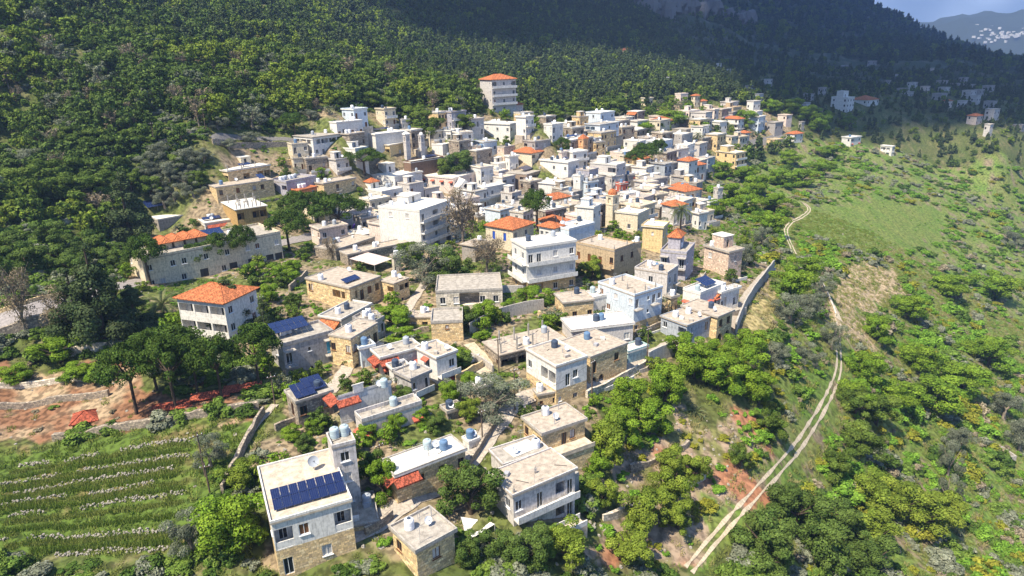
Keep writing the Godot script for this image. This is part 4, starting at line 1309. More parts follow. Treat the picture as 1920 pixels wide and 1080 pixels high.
	house("brown_house","brown house with shady open top floor under solar roof","house with shady open top",Vector3(6.2,11.0,-253.0),0.977,13.7,9.2,7.5,"brown","concrete",0.00,{"F":"oooo/w.ww","L":"o.o/w.w","solar":[[0,0,6,2,0.3]]})
	house("white_house","white house with black roof tanks in the village centre","white house with black tanks",Vector3(18.6,14.0,-253.6),0.852,6.6,12.9,8.0,"white","white",0.30,{"F":"w.w/b.w","L":"..w.w/.....","tanks":[[-2,-2,"d"],[0,-3,"w"],[1.6,-2,"d"]],"solar":[[2.6,1.6,3,1,0.2]]})
	house("apartment_house","pale grey four-level apartment block with deep white balconies","pale grey apartment block",Vector3(37.0,9.6,-256.4),0.891,6.8,11.3,10.5,"pale","white",0.25,{"F":"w.w/w.w/w.w","L":"=w.o/=w.o/=..o","box":[[-0.5,-1.5,4.0,3.6,2.4,"white"]]})
	house("tile_house","cream house with low orange hipped roof and columned veranda","cream house with columned veranda",Vector3(7.3,19.1,-260.5),0.851,6.4,8.9,5.5,"cream","tile",0.00,{"F":"o.o/w.w","L":"w.../....","hip":1})
	house("white_villa","white villa with arcade below the wooded slope","white villa with arcade",Vector3(-3.2,26.0,-279.7),0.977,7.3,14.4,7.5,"white","white",0.30,{"F":"w.w/w.D","L":"ww.w.w/AAAA..","tanks":[[-2,-2,"w"],[0,-2.4,"w"],[1.2,-1.4,"w"]]})
	house("grey_house","grey house with crowded roof under the arcade villa","grey house under arcade villa",Vector3(10.9,22.2,-263.4),0.688,7.9,6.4,6.0,"grey","concrete",0.30,{"F":"w.w./w.w.","L":"o.w/..w","tanks":[[-1,0,"w"],[1.6,-1,"d"]]})
	house("long_house","long stone house with dark panels along its roof","long house with roof panels",Vector3(25.3,21.3,-275.0),0.809,14.2,9.7,6.0,"stonegrey","white",0.30,{"F":"w.w.w/w.w.w","L":"../..","solar":[[1,-1,8,1,0.3]]})
	house("flat_house","flat-roofed house with pale blue glazed porch under the woods","house with glazed porch",Vector3(40.8,24.2,-302.3),0.810,13.9,7.8,6.0,"bluewhite","concrete",0.20,{"F":"w.w.w/.....","L":"oo./...","tanks":[[2,-2,"w"]]})
	house("stone_house","brownish stone house with rows of small windows below glazed porch","house below glazed porch",Vector3(39.6,21.6,-292.9),0.776,10.4,6.9,6.0,"stone","concrete",0.20,{"F":"ww.ww/w.w.w","L":"../..","tanks":[[1,0,"w"]]})
	house("stone_house","tall grey stone house with white ledge beside round dark trees","stone house beside round trees",Vector3(-10.9,18.1,-258.5),0.879,8.9,4.9,8.0,"stonegrey","white",0.15,{"F":"w.w/w.w","L":"w./..","tanks":[[2,-2,"b"],[3.2,-2,"b"]]})
	house("pink_house","old pinkish walls of a roofless-looking house below the villa","old pinkish walled house",Vector3(-1.0,20.0,-264.2),0.809,5.9,3.7,6.0,"pinkstone","rough",0.40,{"F":".D/..","L":"n./.."})
	house("white_house","low white house with stepped roofs in the centre","low white stepped house",Vector3(-1.2,16.8,-261.8),0.676,12.8,7.5,4.0,"white","white",0.30,{"F":"w..w.","L":"..","box":[[-3,-2,3,3,1.6,"white"]]})
	house("pink_house","small pink-white house in front of the low stepped roofs","small pink-white house",Vector3(-4.5,14.3,-253.9),0.900,5.3,5.9,4.5,"pinkwhite","white",0.25,{"F":"A.w","L":"w."})
	house("white_house","white house with long pale ridge roof beside twin towers","white house with ridge roof",Vector3(15.3,10.5,-243.1),0.977,7.6,7.2,5.5,"white","white",0.10,{"F":"w.w","L":"D.w"})
	house("white_tower","slim white tower house with two small windows","slim white tower house",Vector3(24.4,10.6,-239.7),0.862,2.3,3.0,8.0,"white","white",0.30,{"F":"n/n","L":"n/."})
	house("grey_house","grey house with dark awning roof beside slim white tower","grey house beside slim tower",Vector3(30.1,10.1,-242.5),0.747,7.1,4.2,7.0,"grey","concrete",0.30,{"F":"w.w/o.w","L":"o/."})
	house("concrete_house","bare concrete house in front of the slim tower","bare concrete house",Vector3(20.9,8.9,-229.8),0.769,6.1,4.8,6.0,"rawgrey","concrete",0.25,{"F":"w../..w","L":"n./.."})
	house("white_house","tall plain white house with orange hipped roof above palm grove","tall house with orange hip",Vector3(73.2,7.4,-280.3),0.756,6.4,5.1,9.5,"white","tile",0.00,{"F":"w.w/w.w/w.w","L":"..n/.../...","hip":1})
	house("grey_house","grey-blue house with roof slab on posts beside orange hip","grey-blue house with slab",Vector3(60.2,9.7,-275.9),0.740,4.2,9.4,7.0,"bluegrey","concrete",0.20,{"F":"o.o/w.w","L":"w.w./....","tanks":[[1,-2,"w"]]})
	house("white_house","small cream house with brown door hood below round tree","small cream house",Vector3(49.9,9.5,-259.3),0.823,5.9,4.4,5.5,"cream","white",0.25,{"F":"w.w/...","L":"r./..","tanks":[[-1,-1,"w"]]})
	house("brown_house","brown-roofed house with tall doors and orange porch roof","brown-roofed house",Vector3(53.6,8.6,-240.7),0.766,4.9,5.1,5.0,"pinkwhite","rough",0.00,{"F":"w.w","L":"w.D","leanto":1})
	house("tile_house","house with sloping orange tile roof at the grove edge","house with sloping orange tiles",Vector3(62.4,7.3,-243.8),0.788,3.2,6.8,6.0,"stone","tile",0.00,{"F":"w.w/...","L":"oo./...","hip":1})
	house("grey_house","unfinished grey three-level block beside sloping orange tiles","unfinished grey block by grove",Vector3(66.1,6.9,-240.6),0.739,3.7,3.0,8.0,"rawgrey","concrete",0.20,{"F":"w./w./w.","L":"o/o/w"})
	house("pink_house","long pale pink house with roof terrace above the palm","pale pink house above palm",Vector3(49.8,9.8,-220.4),0.813,6.0,9.6,5.0,"pinkwhite","rough",0.40,{"F":"w.w","L":"..n..w","posts":[5,1.6]})
	house("yellow_house","pale yellow three-floor house with stacked balconies at village end","yellow house with stacked balconies",Vector3(104.0,4.9,-322.1),0.626,7.2,11.0,9.0,"yellow","white",0.25,{"F":"=bb/=bb/oo","L":"w.w.w/w.w.w/.....","box":[[-1.2,-1.5,6,4,2.5,"yellow"]]})
	house("tile_house","white three-floor house with thin red tile roof in the upper quarter","three-floor house with red tiles",Vector3(126.8,14.3,-392.0),0.651,5.1,9.7,8.0,"white","tile",0.00,{"F":"w.w/b.b/w.w","L":"=w.w/=w.w/..","hip":1})
	house("white_house","pink-white house with red cornice in the upper quarter","house with red cornice",Vector3(111.3,22.0,-388.6),0.679,3.9,10.3,6.0,"pinkwhite","white",0.30,{"F":"w./w.","L":"w.w/..w","box":[[0,-1,4,4,2,"pinkwhite"]]})
	house("beige_house","bare beige block wall house behind the red cornice","bare beige block house",Vector3(129.7,20.9,-410.8),0.641,8.0,11.0,6.0,"tan","rough",0.50,{"F":"n.n/...","L":".../...","box":[[4,-2,3,3,2.4,"tan"]]})
	house("white_house","low white house in front of beige block house","low house before beige block",Vector3(110.1,18.3,-366.6),0.559,5.4,7.9,5.0,"white","white",0.30,{"F":"w.w","L":"oo"})
	house("white_house","cream house with dark flat eaves below upper quarter","cream house with dark eaves",Vector3(112.8,12.3,-353.5),0.660,5.6,6.6,5.0,"cream","concrete",0.00,{"F":"w.w/...","L":"w.w/..."})
	house("tile_house","small tower-like house with red roof beside the tarred road","tower-like house by tarred road",Vector3(127.9,9.2,-376.4),0.653,3.9,4.5,7.0,"pinkwhite","tile",0.00,{"F":"w/o","L":"o/w","hip":1})
	house("white_house","white house with row of tall dark windows behind round pines","house with tall dark windows",Vector3(55.0,16.6,-301.9),0.859,4.8,8.3,6.0,"white","white",0.20,{"F":"www/...","L":"w.w/...","tanks":[[0,-1,"w"]]})
	house("white_house","white house with pale blue lower floor behind round pines","house with pale blue floor",Vector3(66.1,15.0,-305.1),0.788,10.3,8.0,7.0,"bluewhite","white",0.20,{"F":"www/w.w","L":".../...","tanks":[[-2,-1,"w"]]})
	house("concrete_house","open grey concrete frame house beside a small palm","open concrete frame house",Vector3(85.0,19.1,-338.3),0.775,6.8,7.9,4.0,"rawgrey","concrete",0.10,{"F":"oo","L":"ww"})
	house("grey_house","long dark stone house with cream parapet under the grove","long dark stone house",Vector3(59.0,20.2,-323.6),0.864,11.1,8.8,5.0,"stonegrey","white",0.30,{"F":"w.w.w/.....","L":"../.."})
	house("stone_house","dark stone house with small orange lean-to amid trees","dark house with orange lean-to",Vector3(63.8,25.2,-348.4),0.809,6.0,5.9,6.0,"stonegrey","white",0.10,{"F":"..w/...","L":"o./..","leanto":1})
	house("grey_house","grey house with greenish roof beside orange hip","grey house with greenish roof",Vector3(87.9,6.8,-306.5),0.764,6.0,6.0,7.0,"bluegrey","concrete",0.20,{"F":"w.w/w.w","L":"o./.."})
	house("yellow_house","small yellow-cream house beside the tarred road end","small yellow-cream house",Vector3(150.7,5.3,-391.3),0.559,6.0,6.1,5.0,"yellow","rough",0.30,{"F":"w.w","L":"w.w"})
	house("tile_house","white cottage with red hipped roof beside dark round tree","white cottage with red hip",Vector3(166.3,7.0,-402.6),0.559,7.6,5.4,5.0,"white","tile",0.00,{"F":"w.w/w.w","L":"o./..","hip":1})
	house("white_house","isolated white house with red porch roof on the grassy spur","isolated white spur house",Vector3(209.1,0.8,-421.5),0.559,10.4,6.0,6.0,"white","white",0.30,{"F":"o.w/r.r","L":".w/..","tanks":[[-2,0,"b"]]})
	house("frame_house","isolated white concrete frame with four dark bays on the spur","isolated white frame",Vector3(225.8,-3.5,-410.0),0.539,2.9,7.2,6.0,"white","white",0.10,{"F":"oo/oo","L":"oo/oo"})
	house("beige_house","lone beige house below a big round tree","lone beige house",Vector3(165.5,15.1,-417.6),0.559,5.3,6.1,6.0,"pinkwhite","rough",0.30,{"F":"w./..","L":".w/.."})
	house("white_building","large white building with tall stair block in the shaded valley","white building with stair block",Vector3(228.7,16.1,-480.3),0.597,8.2,11.9,10.0,"white","white",0.30,{"F":"w.w.w/w.w.w/w.w.w","L":"w.w/w.w/..w","box":[[-3,0,6,5,4,"white"]]})
	house("tile_house","long white house with dark red roof in the shaded valley","long valley house, dark red roof",Vector3(251.7,17.3,-495.9),0.559,13.4,12.5,6.0,"white","tile",0.00,{"F":"w.w.w/.....","L":"w.w/...","hip":1})
	house("long_building","long grey building with garages and orange roofs along the road","long roadside building with garages",Vector3(-70.5,13.4,-153.2),0.734,30.6,12.3,7.0,"cream","concrete",0.50,{"F":"w.ww.w.w.ww.w/ww.w.g.wg.g.gg","L":"w./w.","solar":[[2.5,-2.6,5,2,0.5]],"hips":1})
	house("concrete_shed","long bare concrete shed with raised solar canopy and blue roof edge","concrete shed with solar canopy",Vector3(-98.3,12.7,-199.4),0.840,17.0,12.7,5.0,"rawgrey","white",0.10,{"F":".......","L":"...","solar":[[-5.2,-2.5,6,3,2.2]]})
	house("unfinished_house","unfinished ochre house with white slab and rebar columns on top","unfinished ochre house",Vector3(-75.6,13.6,-191.8),0.635,8.2,13.6,7.5,"ochre","white",0.00,{"F":"o.oo/o.oo","L":"..../....","posts":[14,2.6]})
	house("restaurant","low glazed restaurant with red tiled awnings under ochre house","low glazed restaurant",Vector3(-83.5,13.5,-191.5),0.633,8.9,7.2,3.5,"white","white",0.10,{"F":"oooo","L":"o","awn":[["F",0.0,0.5,8.0,"red"]],"solar":[[-2.4,0.6,5,1,0.2]]})
	house("stone_house","long rubble stone house with beige roof behind rebar columns","long rubble stone house",Vector3(-81.3,18.9,-206.0),0.721,17.3,8.3,6.0,"stone","rough",0.15,{"F":"w.w.ww./.......","L":"w./..","solar":[[5.4,2.6,2,2,0.6]],"tanks":[[-5.8,0.5,"b"]]})
	house("stone_house","stone house with white roof, pergola posts and roof hut","stone house with pergola posts",Vector3(-84.7,23.1,-215.7),0.890,14.3,11.4,5.0,"stone","white",0.20,{"F":"..o.oo","L":"o.o","box":[[3.2,-2.5,3.4,3.0,2.4,"cream"]],"solar":[[0.4,2.6,4,1,0.4]],"posts":[6,1.6]})
	house("lavender_house","blue-grey house with crowd of white roof tanks","blue-grey house with tank crowd",Vector3(-67.9,17.9,-214.8),0.946,11.4,7.9,6.0,"lavender","concrete",0.60,{"F":"..../...w","L":"o.o/...","tanks":[[-4,-1,"w"],[-3,-1,"w"],[-2,-1.2,"g"],[-0.6,-1,"w"],[0.6,-1,"w"],[1.8,-1.4,"g"]]})
	house("orange_house","orange and grey house with three white barrel tanks","orange and grey house",Vector3(-64.7,16.7,-211.4),0.969,6.6,6.4,5.0,"orange","tile",0.25,{"F":".D/..","L":"../..","tanks":[[-0.8,0,"w"],[0.2,0.4,"w"],[1.0,0.3,"w"]]})
	house("stone_house","tan stone house with small balcony above umbrella pines","tan house above umbrella pines",Vector3(-56.5,16.4,-219.9),0.879,12.4,5.8,6.0,"stone","rough",0.20,{"F":"..b..w/......","L":"W./..","tanks":[[-5.4,-1,"w"],[-4,1,"w"]]})
	house("unfinished_house","white house with open unfinished concrete top floor","house with open top floor",Vector3(-64.9,25.5,-238.7),0.898,13.0,10.6,9.5,"white","concrete",0.00,{"F":"oooo/wDw.w/..o.","L":"ooo/w.w/..o"})
	house("white_house","little white house with row of doors below olive grove","little house with row of doors",Vector3(-56.6,33.6,-245.1),0.759,10.3,4.7,5.0,"white","white",0.20,{"F":"DwDDwD","L":"n."})
	house("white_building","blank-walled white building with rooftop heater rack","blank-walled white building",Vector3(-45.5,25.4,-255.3),0.774,13.3,8.6,8.0,"white","white",0.25,{"F":"..../....","L":"n.../....","solar":[[0,-3,9,1,0.6]]})
	house("yellow_villa","ochre villa with columned porch and roof panels below the white building","ochre villa with columned porch",Vector3(-42.6,24.6,-254.9),0.977,10.6,6.9,5.0,"yellow","white",0.10,{"F":"..w.w","L":"ooo","solar":[[1.5,0,7,1,0.3]]})
	house("white_house","plain white house with one dark window beside round pine grove","plain house beside pine grove",Vector3(-52.7,23.5,-236.3),0.977,5.7,6.8,7.0,"white","white",0.30,{"F":"w.../....","L":".w./...","box":[[0.8,-1.4,3,2.4,1.8,"white"]]})
	house("white_house","white wedge-roofed house by the church grove","wedge-roofed house",Vector3(-24.8,23.2,-260.3),0.977,6.4,5.2,5.0,"white","white",0.20,{"F":"..w","L":".."})
	house("white_house","house with pergola and red parasol roof below woods","house with pergola and parasol",Vector3(-22.3,27.6,-267.5),0.977,6.6,5.8,5.0,"white","white",0.20,{"F":"w.w","L":"o.o","posts":[5,1.8]})
	house("stone_house","dull stone house with arched windows beside unfinished floor","dull house with arched windows",Vector3(-53.6,29.9,-240.9),0.977,7.1,3.6,5.0,"stonegrey","rough",0.20,{"F":"A.A.w","L":"w."})
	house("tower_villa","tall stone villa with stacked balconies and red hipped roof on wooded slope","tall hillside villa",Vector3(-3.9,36.0,-303.7),0.598,12.2,9.3,13.5,"pale","tile",0.00,{"F":"=o.w.o/=b.w.b/=w.b.w/w.w.w","L":"n.n/n.n/n.n/...","hip":1})
	house("white_villa","white villa with orange tile roof and two-level columned balconies","white villa with columned balconies",Vector3(-52.2,11.5,-114.3),1.216,8.1,10.2,9.5,"white","tile",0.00,{"F":"w.w/w.w/w.D","L":"ooo/ooo/o.o","hip":1,"tanks":[]})
	house("white_house","white house with red window hoods and iron roof stair beside steps","white house with iron roof stair",Vector3(-19.1,9.9,-102.4),0.567,7.0,3.7,4.6,"white","concrete",0.30,{"F":"r..r","L":"r","tanks":[[2.2,-1,"g"]],"awncorner":1})
	house("white_house","white two-level block with projecting balcony band above olive tree","white block above olive tree",Vector3(-12.3,9.4,-99.7),0.715,3.8,5.5,6.0,"white","rough",0.30,{"F":"=.w/.r","L":".r./...","tanks":[[-1.6,-1.4,"w"]]})
	house("grey_house","grey house with deep balcony wedged below the iron roof stair","grey wedged balcony house",Vector3(-15.4,9.4,-94.0),0.799,3.5,3.6,5.0,"grey","concrete",0.30,{"F":"=w.b/D.w","L":"w./.."})
	house("white_shed","little white shed at the end of the white painted roof","little white shed",Vector3(-6.1,7.3,-81.4),0.638,1.7,1.6,3.0,"white","white",0.20,{"F":"D","L":"."})
	house("stone_porch","low stone porch house tucked under the arch house steps","low stone porch house",Vector3(4.8,7.5,-94.3),0.319,3.3,1.9,3.0,"stone","rough",0.15,{"F":"n.w","L":"D"})
	house("flat_house","low long house with patched white flat roof beside white block","long house with patched roof",Vector3(-33.5,11.5,-162.3),0.666,16.6,4.3,4.0,"stonegrey","rough",0.20,{"F":"..n...","L":"."})
	house("flat_house","low house with dusty beige roof below dark pines","low house with dusty roof",Vector3(-41.8,11.5,-167.3),1.011,13.8,7.1,4.0,"stonegrey","rough",0.30,{"F":"w..w.","L":".."})
	house("canopy","pale pink canopy roof on thin posts over a patio","pale pink canopy",Vector3(-32.9,11.6,-154.0),0.974,6.0,8.1,3.5,"stonegrey","pinkroof",0.00,{"canopy":1})
	house("ruined_house","collapsed concrete ruin with tilted slab among scrub","collapsed concrete ruin",Vector3(-8.6,11.9,-159.1),0.954,5.5,4.0,5.0,"rawgrey","rough",0.00,{"F":"o.#","L":".."})
	house("church_hall","church hall with huge blank brown wall and white roof","church hall, huge brown wall",Vector3(-30.4,16.2,-248.4),0.800,16.0,4.1,8.0,"brownwall","white",0.40,{"F":"....../......","L":"./.","solar":[[4,-1.5,5,1,0.3]]})
	pass

func build_special():
	house("valley_house","small grey-white house in the shaded far valley","valley house",Vector3(343.3,22.67,-600.5),0.55,6.7,5.4,5.6,"pale","concrete",0.3,{"F":"w.w/w.w","L":"w./..","group":"houses in the shaded valley"})
	house("valley_house","small grey-white house in the shaded far valley","valley house",Vector3(314.5,21.89,-563.2),0.55,6.3,5.0,4.0,"grey","concrete",0.3,{"F":"w.w","L":"w.","group":"houses in the shaded valley"})
	house("valley_house","small grey-white house in the shaded far valley","valley house",Vector3(337.4,20.92,-571.0),0.55,5.8,4.6,5.6,"pinkwhite","rough",0.3,{"F":"w.w/w.w","L":"w./..","group":"houses in the shaded valley"})
	house("valley_house","small grey-white house in the shaded far valley","valley house",Vector3(347.6,19.51,-562.4),0.55,7.1,5.6,6.4,"pale","concrete",0.3,{"F":"w.w/w.w","L":"w./..","group":"houses in the shaded valley"})
	house("valley_house","small grey-white house in the shaded far valley","valley house",Vector3(329.1,18.28,-536.7),0.55,8.6,6.8,4.8,"grey","concrete",0.3,{"F":"w.w","L":"w.","group":"houses in the shaded valley"})
	house("valley_house","small grey-white house in the shaded far valley","valley house",Vector3(388.0,22.81,-632.5),0.55,7.9,6.3,4.8,"grey","concrete",0.3,{"F":"w.w","L":"w.","group":"houses in the shaded valley"})
	house("valley_house","small grey-white house in the shaded far valley","valley house",Vector3(393.3,21.48,-619.2),0.55,8.5,6.8,4.0,"grey","concrete",0.3,{"F":"w.w","L":"w.","group":"houses in the shaded valley"})
	house("valley_house","small grey-white house in the shaded far valley","valley house",Vector3(420.2,23.01,-653.4),0.55,6.8,5.4,5.6,"grey","concrete",0.3,{"F":"w.w/w.w","L":"w./..","group":"houses in the shaded valley"})
	house("valley_house","small grey-white house in the shaded far valley","valley house",Vector3(401.1,20.60,-615.0),0.55,9.3,7.4,4.0,"grey","concrete",0.3,{"F":"w.w","L":"w.","group":"houses in the shaded valley"})
	house("valley_house","small grey-white house in the shaded far valley","valley house",Vector3(361.3,17.37,-551.9),0.55,8.3,6.7,6.4,"pale","rough",0.3,{"F":"w.w/w.w","L":"w./..","group":"houses in the shaded valley"})
	house("valley_house","small grey-white house in the shaded far valley","valley house",Vector3(376.0,17.18,-562.7),0.55,5.9,4.7,6.4,"grey","concrete",0.3,{"F":"w.w/w.w","L":"w./..","group":"houses in the shaded valley"})
	house("valley_house","small grey-white house in the shaded far valley","valley house",Vector3(395.1,17.35,-580.5),0.55,7.5,6.0,8.0,"grey","concrete",0.3,{"F":"w.w/w.w","L":"w./..","group":"houses in the shaded valley"})
	house("valley_house","small grey-white house in the shaded far valley","valley house",Vector3(357.4,16.01,-537.1),0.55,5.6,4.5,4.8,"pale","concrete",0.3,{"F":"w.w","L":"w.","group":"houses in the shaded valley"})
	house("valley_house","small grey-white house in the shaded far valley","valley house",Vector3(331.6,15.26,-512.1),0.55,5.3,4.3,4.0,"pale","concrete",0.3,{"F":"w.w","L":"w.","group":"houses in the shaded valley"})
	house("valley_house","small grey-white house in the shaded far valley","valley house",Vector3(354.9,13.28,-516.0),0.55,7.3,5.8,4.8,"grey","concrete",0.3,{"F":"w.w","L":"w.","group":"houses in the shaded valley"})
	house("valley_house","small grey-white house in the shaded far valley","valley house",Vector3(323.8,8.96,-467.2),0.55,7.2,5.8,8.0,"pale","rough",0.3,{"F":"w.w/w.w","L":"w./..","group":"houses in the shaded valley"})
	house("valley_house","small grey-white house in the shaded far valley","valley house",Vector3(299.3,3.01,-432.3),0.55,4.1,3.3,8.0,"pale","concrete",0.3,{"F":"w.w/w.w","L":"w./..","group":"houses in the shaded valley"})
	house("valley_house","small grey-white house in the shaded far valley","valley house",Vector3(340.8,2.74,-462.5),0.55,7.3,5.8,4.0,"grey","concrete",0.3,{"F":"w.w","L":"w.","group":"houses in the shaded valley"})
	house("valley_house","small grey-white house in the shaded far valley","valley house",Vector3(449.5,30.03,-755.5),0.55,6.0,4.8,4.0,"pinkwhite","rough",0.3,{"F":"w.w","L":"w.","group":"houses in the shaded valley"})
	house("valley_house","small grey-white house in the shaded far valley","valley house",Vector3(380.4,27.10,-698.7),0.55,6.2,4.9,4.0,"pale","concrete",0.3,{"F":"w.w","L":"w.","group":"houses in the shaded valley"})
	house("valley_house","small grey-white house in the shaded far valley","valley house",Vector3(431.9,37.13,-845.7),0.55,8.3,6.6,4.0,"grey","concrete",0.3,{"F":"w.w","L":"w.","group":"houses in the shaded valley"})
	house("valley_house","small grey-white house in the shaded far valley","valley house",Vector3(310.0,20.30,-543.4),0.55,4.3,3.4,4.0,"pale","concrete",0.3,{"F":"w.w","L":"w.","group":"houses in the shaded valley"})
	house("valley_house","small grey-white house in the shaded far valley","valley house",Vector3(228.7,24.36,-513.7),0.55,4.4,3.5,6.4,"grey","concrete",0.3,{"F":"w.w/w.w","L":"w./..","group":"houses in the shaded valley"})
	house("valley_house","small grey-white house in the shaded far valley","valley house",Vector3(211.6,23.63,-496.0),0.55,5.8,4.6,4.0,"grey","concrete",0.3,{"F":"w.w","L":"w.","group":"houses in the shaded valley"})
	house("valley_house","small grey-white house in the shaded far valley","valley house",Vector3(197.5,20.08,-465.4),0.55,4.4,3.5,4.0,"pale","concrete",0.3,{"F":"w.w","L":"w.","group":"houses in the shaded valley"})
	house("valley_house","small grey-white house in the shaded far valley","valley house",Vector3(346.9,25.02,-646.6),0.55,4.3,3.4,3.2,"grey","concrete",0.3,{"F":"w.w","L":"w.","group":"houses in the shaded valley"})
	house("valley_house","small grey-white house in the shaded far valley","valley house",Vector3(405.4,43.91,-901.2),0.55,10.5,8.4,3.2,"grey","concrete",0.3,{"F":"w.w","L":"w.","group":"houses in the shaded valley"})
	house("valley_house","small grey-white house in the shaded far valley","valley house",Vector3(380.4,35.31,-815.7),0.55,14.0,11.2,2.4,"grey","concrete",0.3,{"F":"w.w","L":"w.","group":"houses in the shaded valley"})
	house("valley_house","small grey-white house in the shaded far valley","valley house",Vector3(551.8,45.36,-1031.8),0.55,7.9,6.3,4.0,"grey","concrete",0.3,{"F":"w.w","L":"w.","group":"houses in the shaded valley"})
	house("valley_house","small grey-white house in the shaded far valley","valley house",Vector3(2086.7,3.94,-3090.3),0.55,18.1,14.5,4.0,"pale","concrete",0.3,{"F":"w.w","L":"w.","group":"houses in the shaded valley"})
	house("valley_house","small grey-white house in the shaded far valley","valley house",Vector3(2208.9,3.11,-3187.4),0.55,15.0,12.0,4.0,"pale","concrete",0.3,{"F":"w.w","L":"w.","group":"houses in the shaded valley"})
	house("valley_house","small red-roofed house in the shaded far valley","valley house",Vector3(319.8,15.64,-510.7),0.55,5.3,4.2,4.0,"pinkwhite","tile",0.3,{"hip":1,"F":"w.w","L":"w.","group":"houses in the shaded valley"})
	house("valley_house","small red-roofed house in the shaded far valley","valley house",Vector3(307.8,8.30,-459.8),0.55,7.5,6.0,5.6,"pinkwhite","tile",0.3,{"hip":1,"F":"w.w/w.w","L":"w./..","group":"houses in the shaded valley"})
	house("valley_house","small red-roofed house in the shaded far valley","valley house",Vector3(580.0,48.42,-1085.6),0.55,7.2,5.7,4.0,"pinkwhite","tile",0.3,{"hip":1,"F":"w.w","L":"w.","group":"houses in the shaded valley"})
	house("valley_house","stone manor with red hipped roof alone in the dark wood","lone wood manor",Vector3(97.2,53.37,-589.1),0.55,9.8,7.9,6.4,"pinkstone","tile",0.3,{"hip":1,"F":"w.w/w.w","L":"w./.."})
	house("valley_house","low annexe with red roof at the foot of the tall hillside villa","villa annexe",Vector3(1.4,34.94,-309.4),0.55,8.5,6.8,3.6,"pinkwhite","tile",0.3,{"hip":1,"F":"w.w","L":"w."})
	house("valley_house","small white villa with dark portico at the edge of the dark wood","wood edge villa",Vector3(85.9,40.81,-500.1),0.55,5.9,4.7,5.6,"white","white",0.3,{"F":"oo/ww","L":"o/w"})
	house("valley_house","grey three-level house with red roof hut below the dark wood","grey wood house",Vector3(96.5,35.49,-456.5),0.55,5.4,4.3,6.4,"pale","concrete",0.3,{"F":"ww/w.w","L":"o/w"})
	house("valley_house","slim white house standing beside the grey three-level house","slim wood house",Vector3(102.9,35.28,-457.5),0.55,2.7,2.2,7.2,"white","white",0.3,{"F":"w.w/w.w","L":"w./.."})
	house("valley_house","long stepped concrete villa on the shaded slope","long stepped villa",Vector3(180.5,37.63,-603.7),0.55,13.4,10.8,4.8,"pale","concrete",0.3,{"F":"o.w.o.w/.w.w.w.","box":[[-4,0,5,4,5,"pale"]],"L":"w."})
	house("valley_house","pale house with white roof corner on the shaded slope","pale slope house",Vector3(208.1,29.44,-569.0),0.55,6.5,5.2,5.6,"pale","concrete",0.3,{"F":"w.w/w.w","L":"w./.."})
	house("valley_house","low brown-grey house in the shaded grove","low grove house",Vector3(164.0,31.05,-479.3),0.55,4.9,3.9,4.0,"grey","rough",0.3,{"F":"w.w","L":"w."})
	house("valley_house","blue-grey house with flat roof in the shaded grove","flat grove house",Vector3(156.9,27.16,-440.2),0.55,4.1,3.3,4.8,"bluegrey","concrete",0.3,{"F":"w.w","L":"w."})
	house("valley_house","low white house hidden under a round tree","hidden white house",Vector3(148.0,24.14,-423.2),0.55,6.2,4.9,5.0,"white","concrete",0.3,{"F":"w.w","L":"w."})
	house("valley_house","small cream house with orange pyramid roof above the upper quarter","pyramid roof house",Vector3(106.9,28.57,-401.2),0.55,3.6,2.9,6.0,"cream","tile",0.3,{"hip":1,"F":"w.w/w.w","L":"w./.."})
	house("valley_house","low cream house with flat orange roof above the upper quarter","low orange roof house",Vector3(111.4,27.45,-402.8),0.55,3.7,2.9,4.0,"cream","tile",0.3,{"hip":1,"F":"w.w","L":"w."})
	house("valley_house","pinkish flat house half hidden by trees above the upper quarter","half hidden house",Vector3(99.8,30.54,-405.1),0.55,5.8,4.6,5.0,"pinkwhite","white",0.3,{"F":"w.w","L":"w."})
	house("valley_house","low cream house amid the upper trees","low upper house",Vector3(77.7,30.46,-392.6),0.55,5.0,4.0,4.0,"cream","white",0.3,{"F":"w.w","L":"w."})
	house("valley_house","dark grey house beside brown trees on the spur","dark spur house",Vector3(176.8,12.47,-419.6),0.55,2.7,2.1,4.0,"grey","concrete",0.3,{"F":"w.w","L":"w."})
	house("valley_house","grey house with curved gable beside the tarred road","curved gable house",Vector3(155.3,13.27,-405.1),0.55,7.1,5.7,5.0,"grey","concrete",0.3,{"F":"w.w","L":"w."})
	house("village_house","white flat-roofed house joined to the church","church-side white house",Vector3(39.9,9.20,-224.0),0.55,5.0,4.0,6.0,"white","white",0.3,{"F":"w.w/D.w","L":"w.w/..."})
	house("village_house","cream house with terrace rail beside the church","cream terrace house",Vector3(47.9,9.82,-218.0),0.55,4.9,3.9,6.0,"cream","rough",0.3,{"F":"w.w/D.w","L":"w.w/..."})
	house("village_house","pale house with blue tin roof in the crowded centre","blue tin roof house",Vector3(38.7,9.99,-252.5),0.55,5.5,4.4,6.0,"pale","concrete",0.3,{"F":"w.w/D.w","L":"w.w/..."})
	house("village_house","light blue house with awning in the crowded centre","light blue awning house",Vector3(28.3,10.43,-239.8),0.55,4.6,3.7,6.0,"bluewhite","white",0.3,{"F":"w.w/D.w","L":"w.w/..."})
	house("village_house","dull grey house among crowded roofs","dull grey house",Vector3(45.7,10.27,-258.7),0.55,5.0,4.0,5.0,"grey","concrete",0.3,{"F":"w.D","L":".w."})
	house("village_house","small red painted house among crowded roofs","small red painted house",Vector3(40.2,8.93,-242.8),0.55,3.5,2.8,6.0,"redaw","white",0.3,{"F":"w.w/D.w","L":"w.w/..."})
	house("village_house","white terraced house with long roof rail by the palm","white house by the palm",Vector3(66.6,6.85,-223.4),0.55,4.5,3.6,5.0,"white","white",0.3,{"F":"w.D","L":".w."})
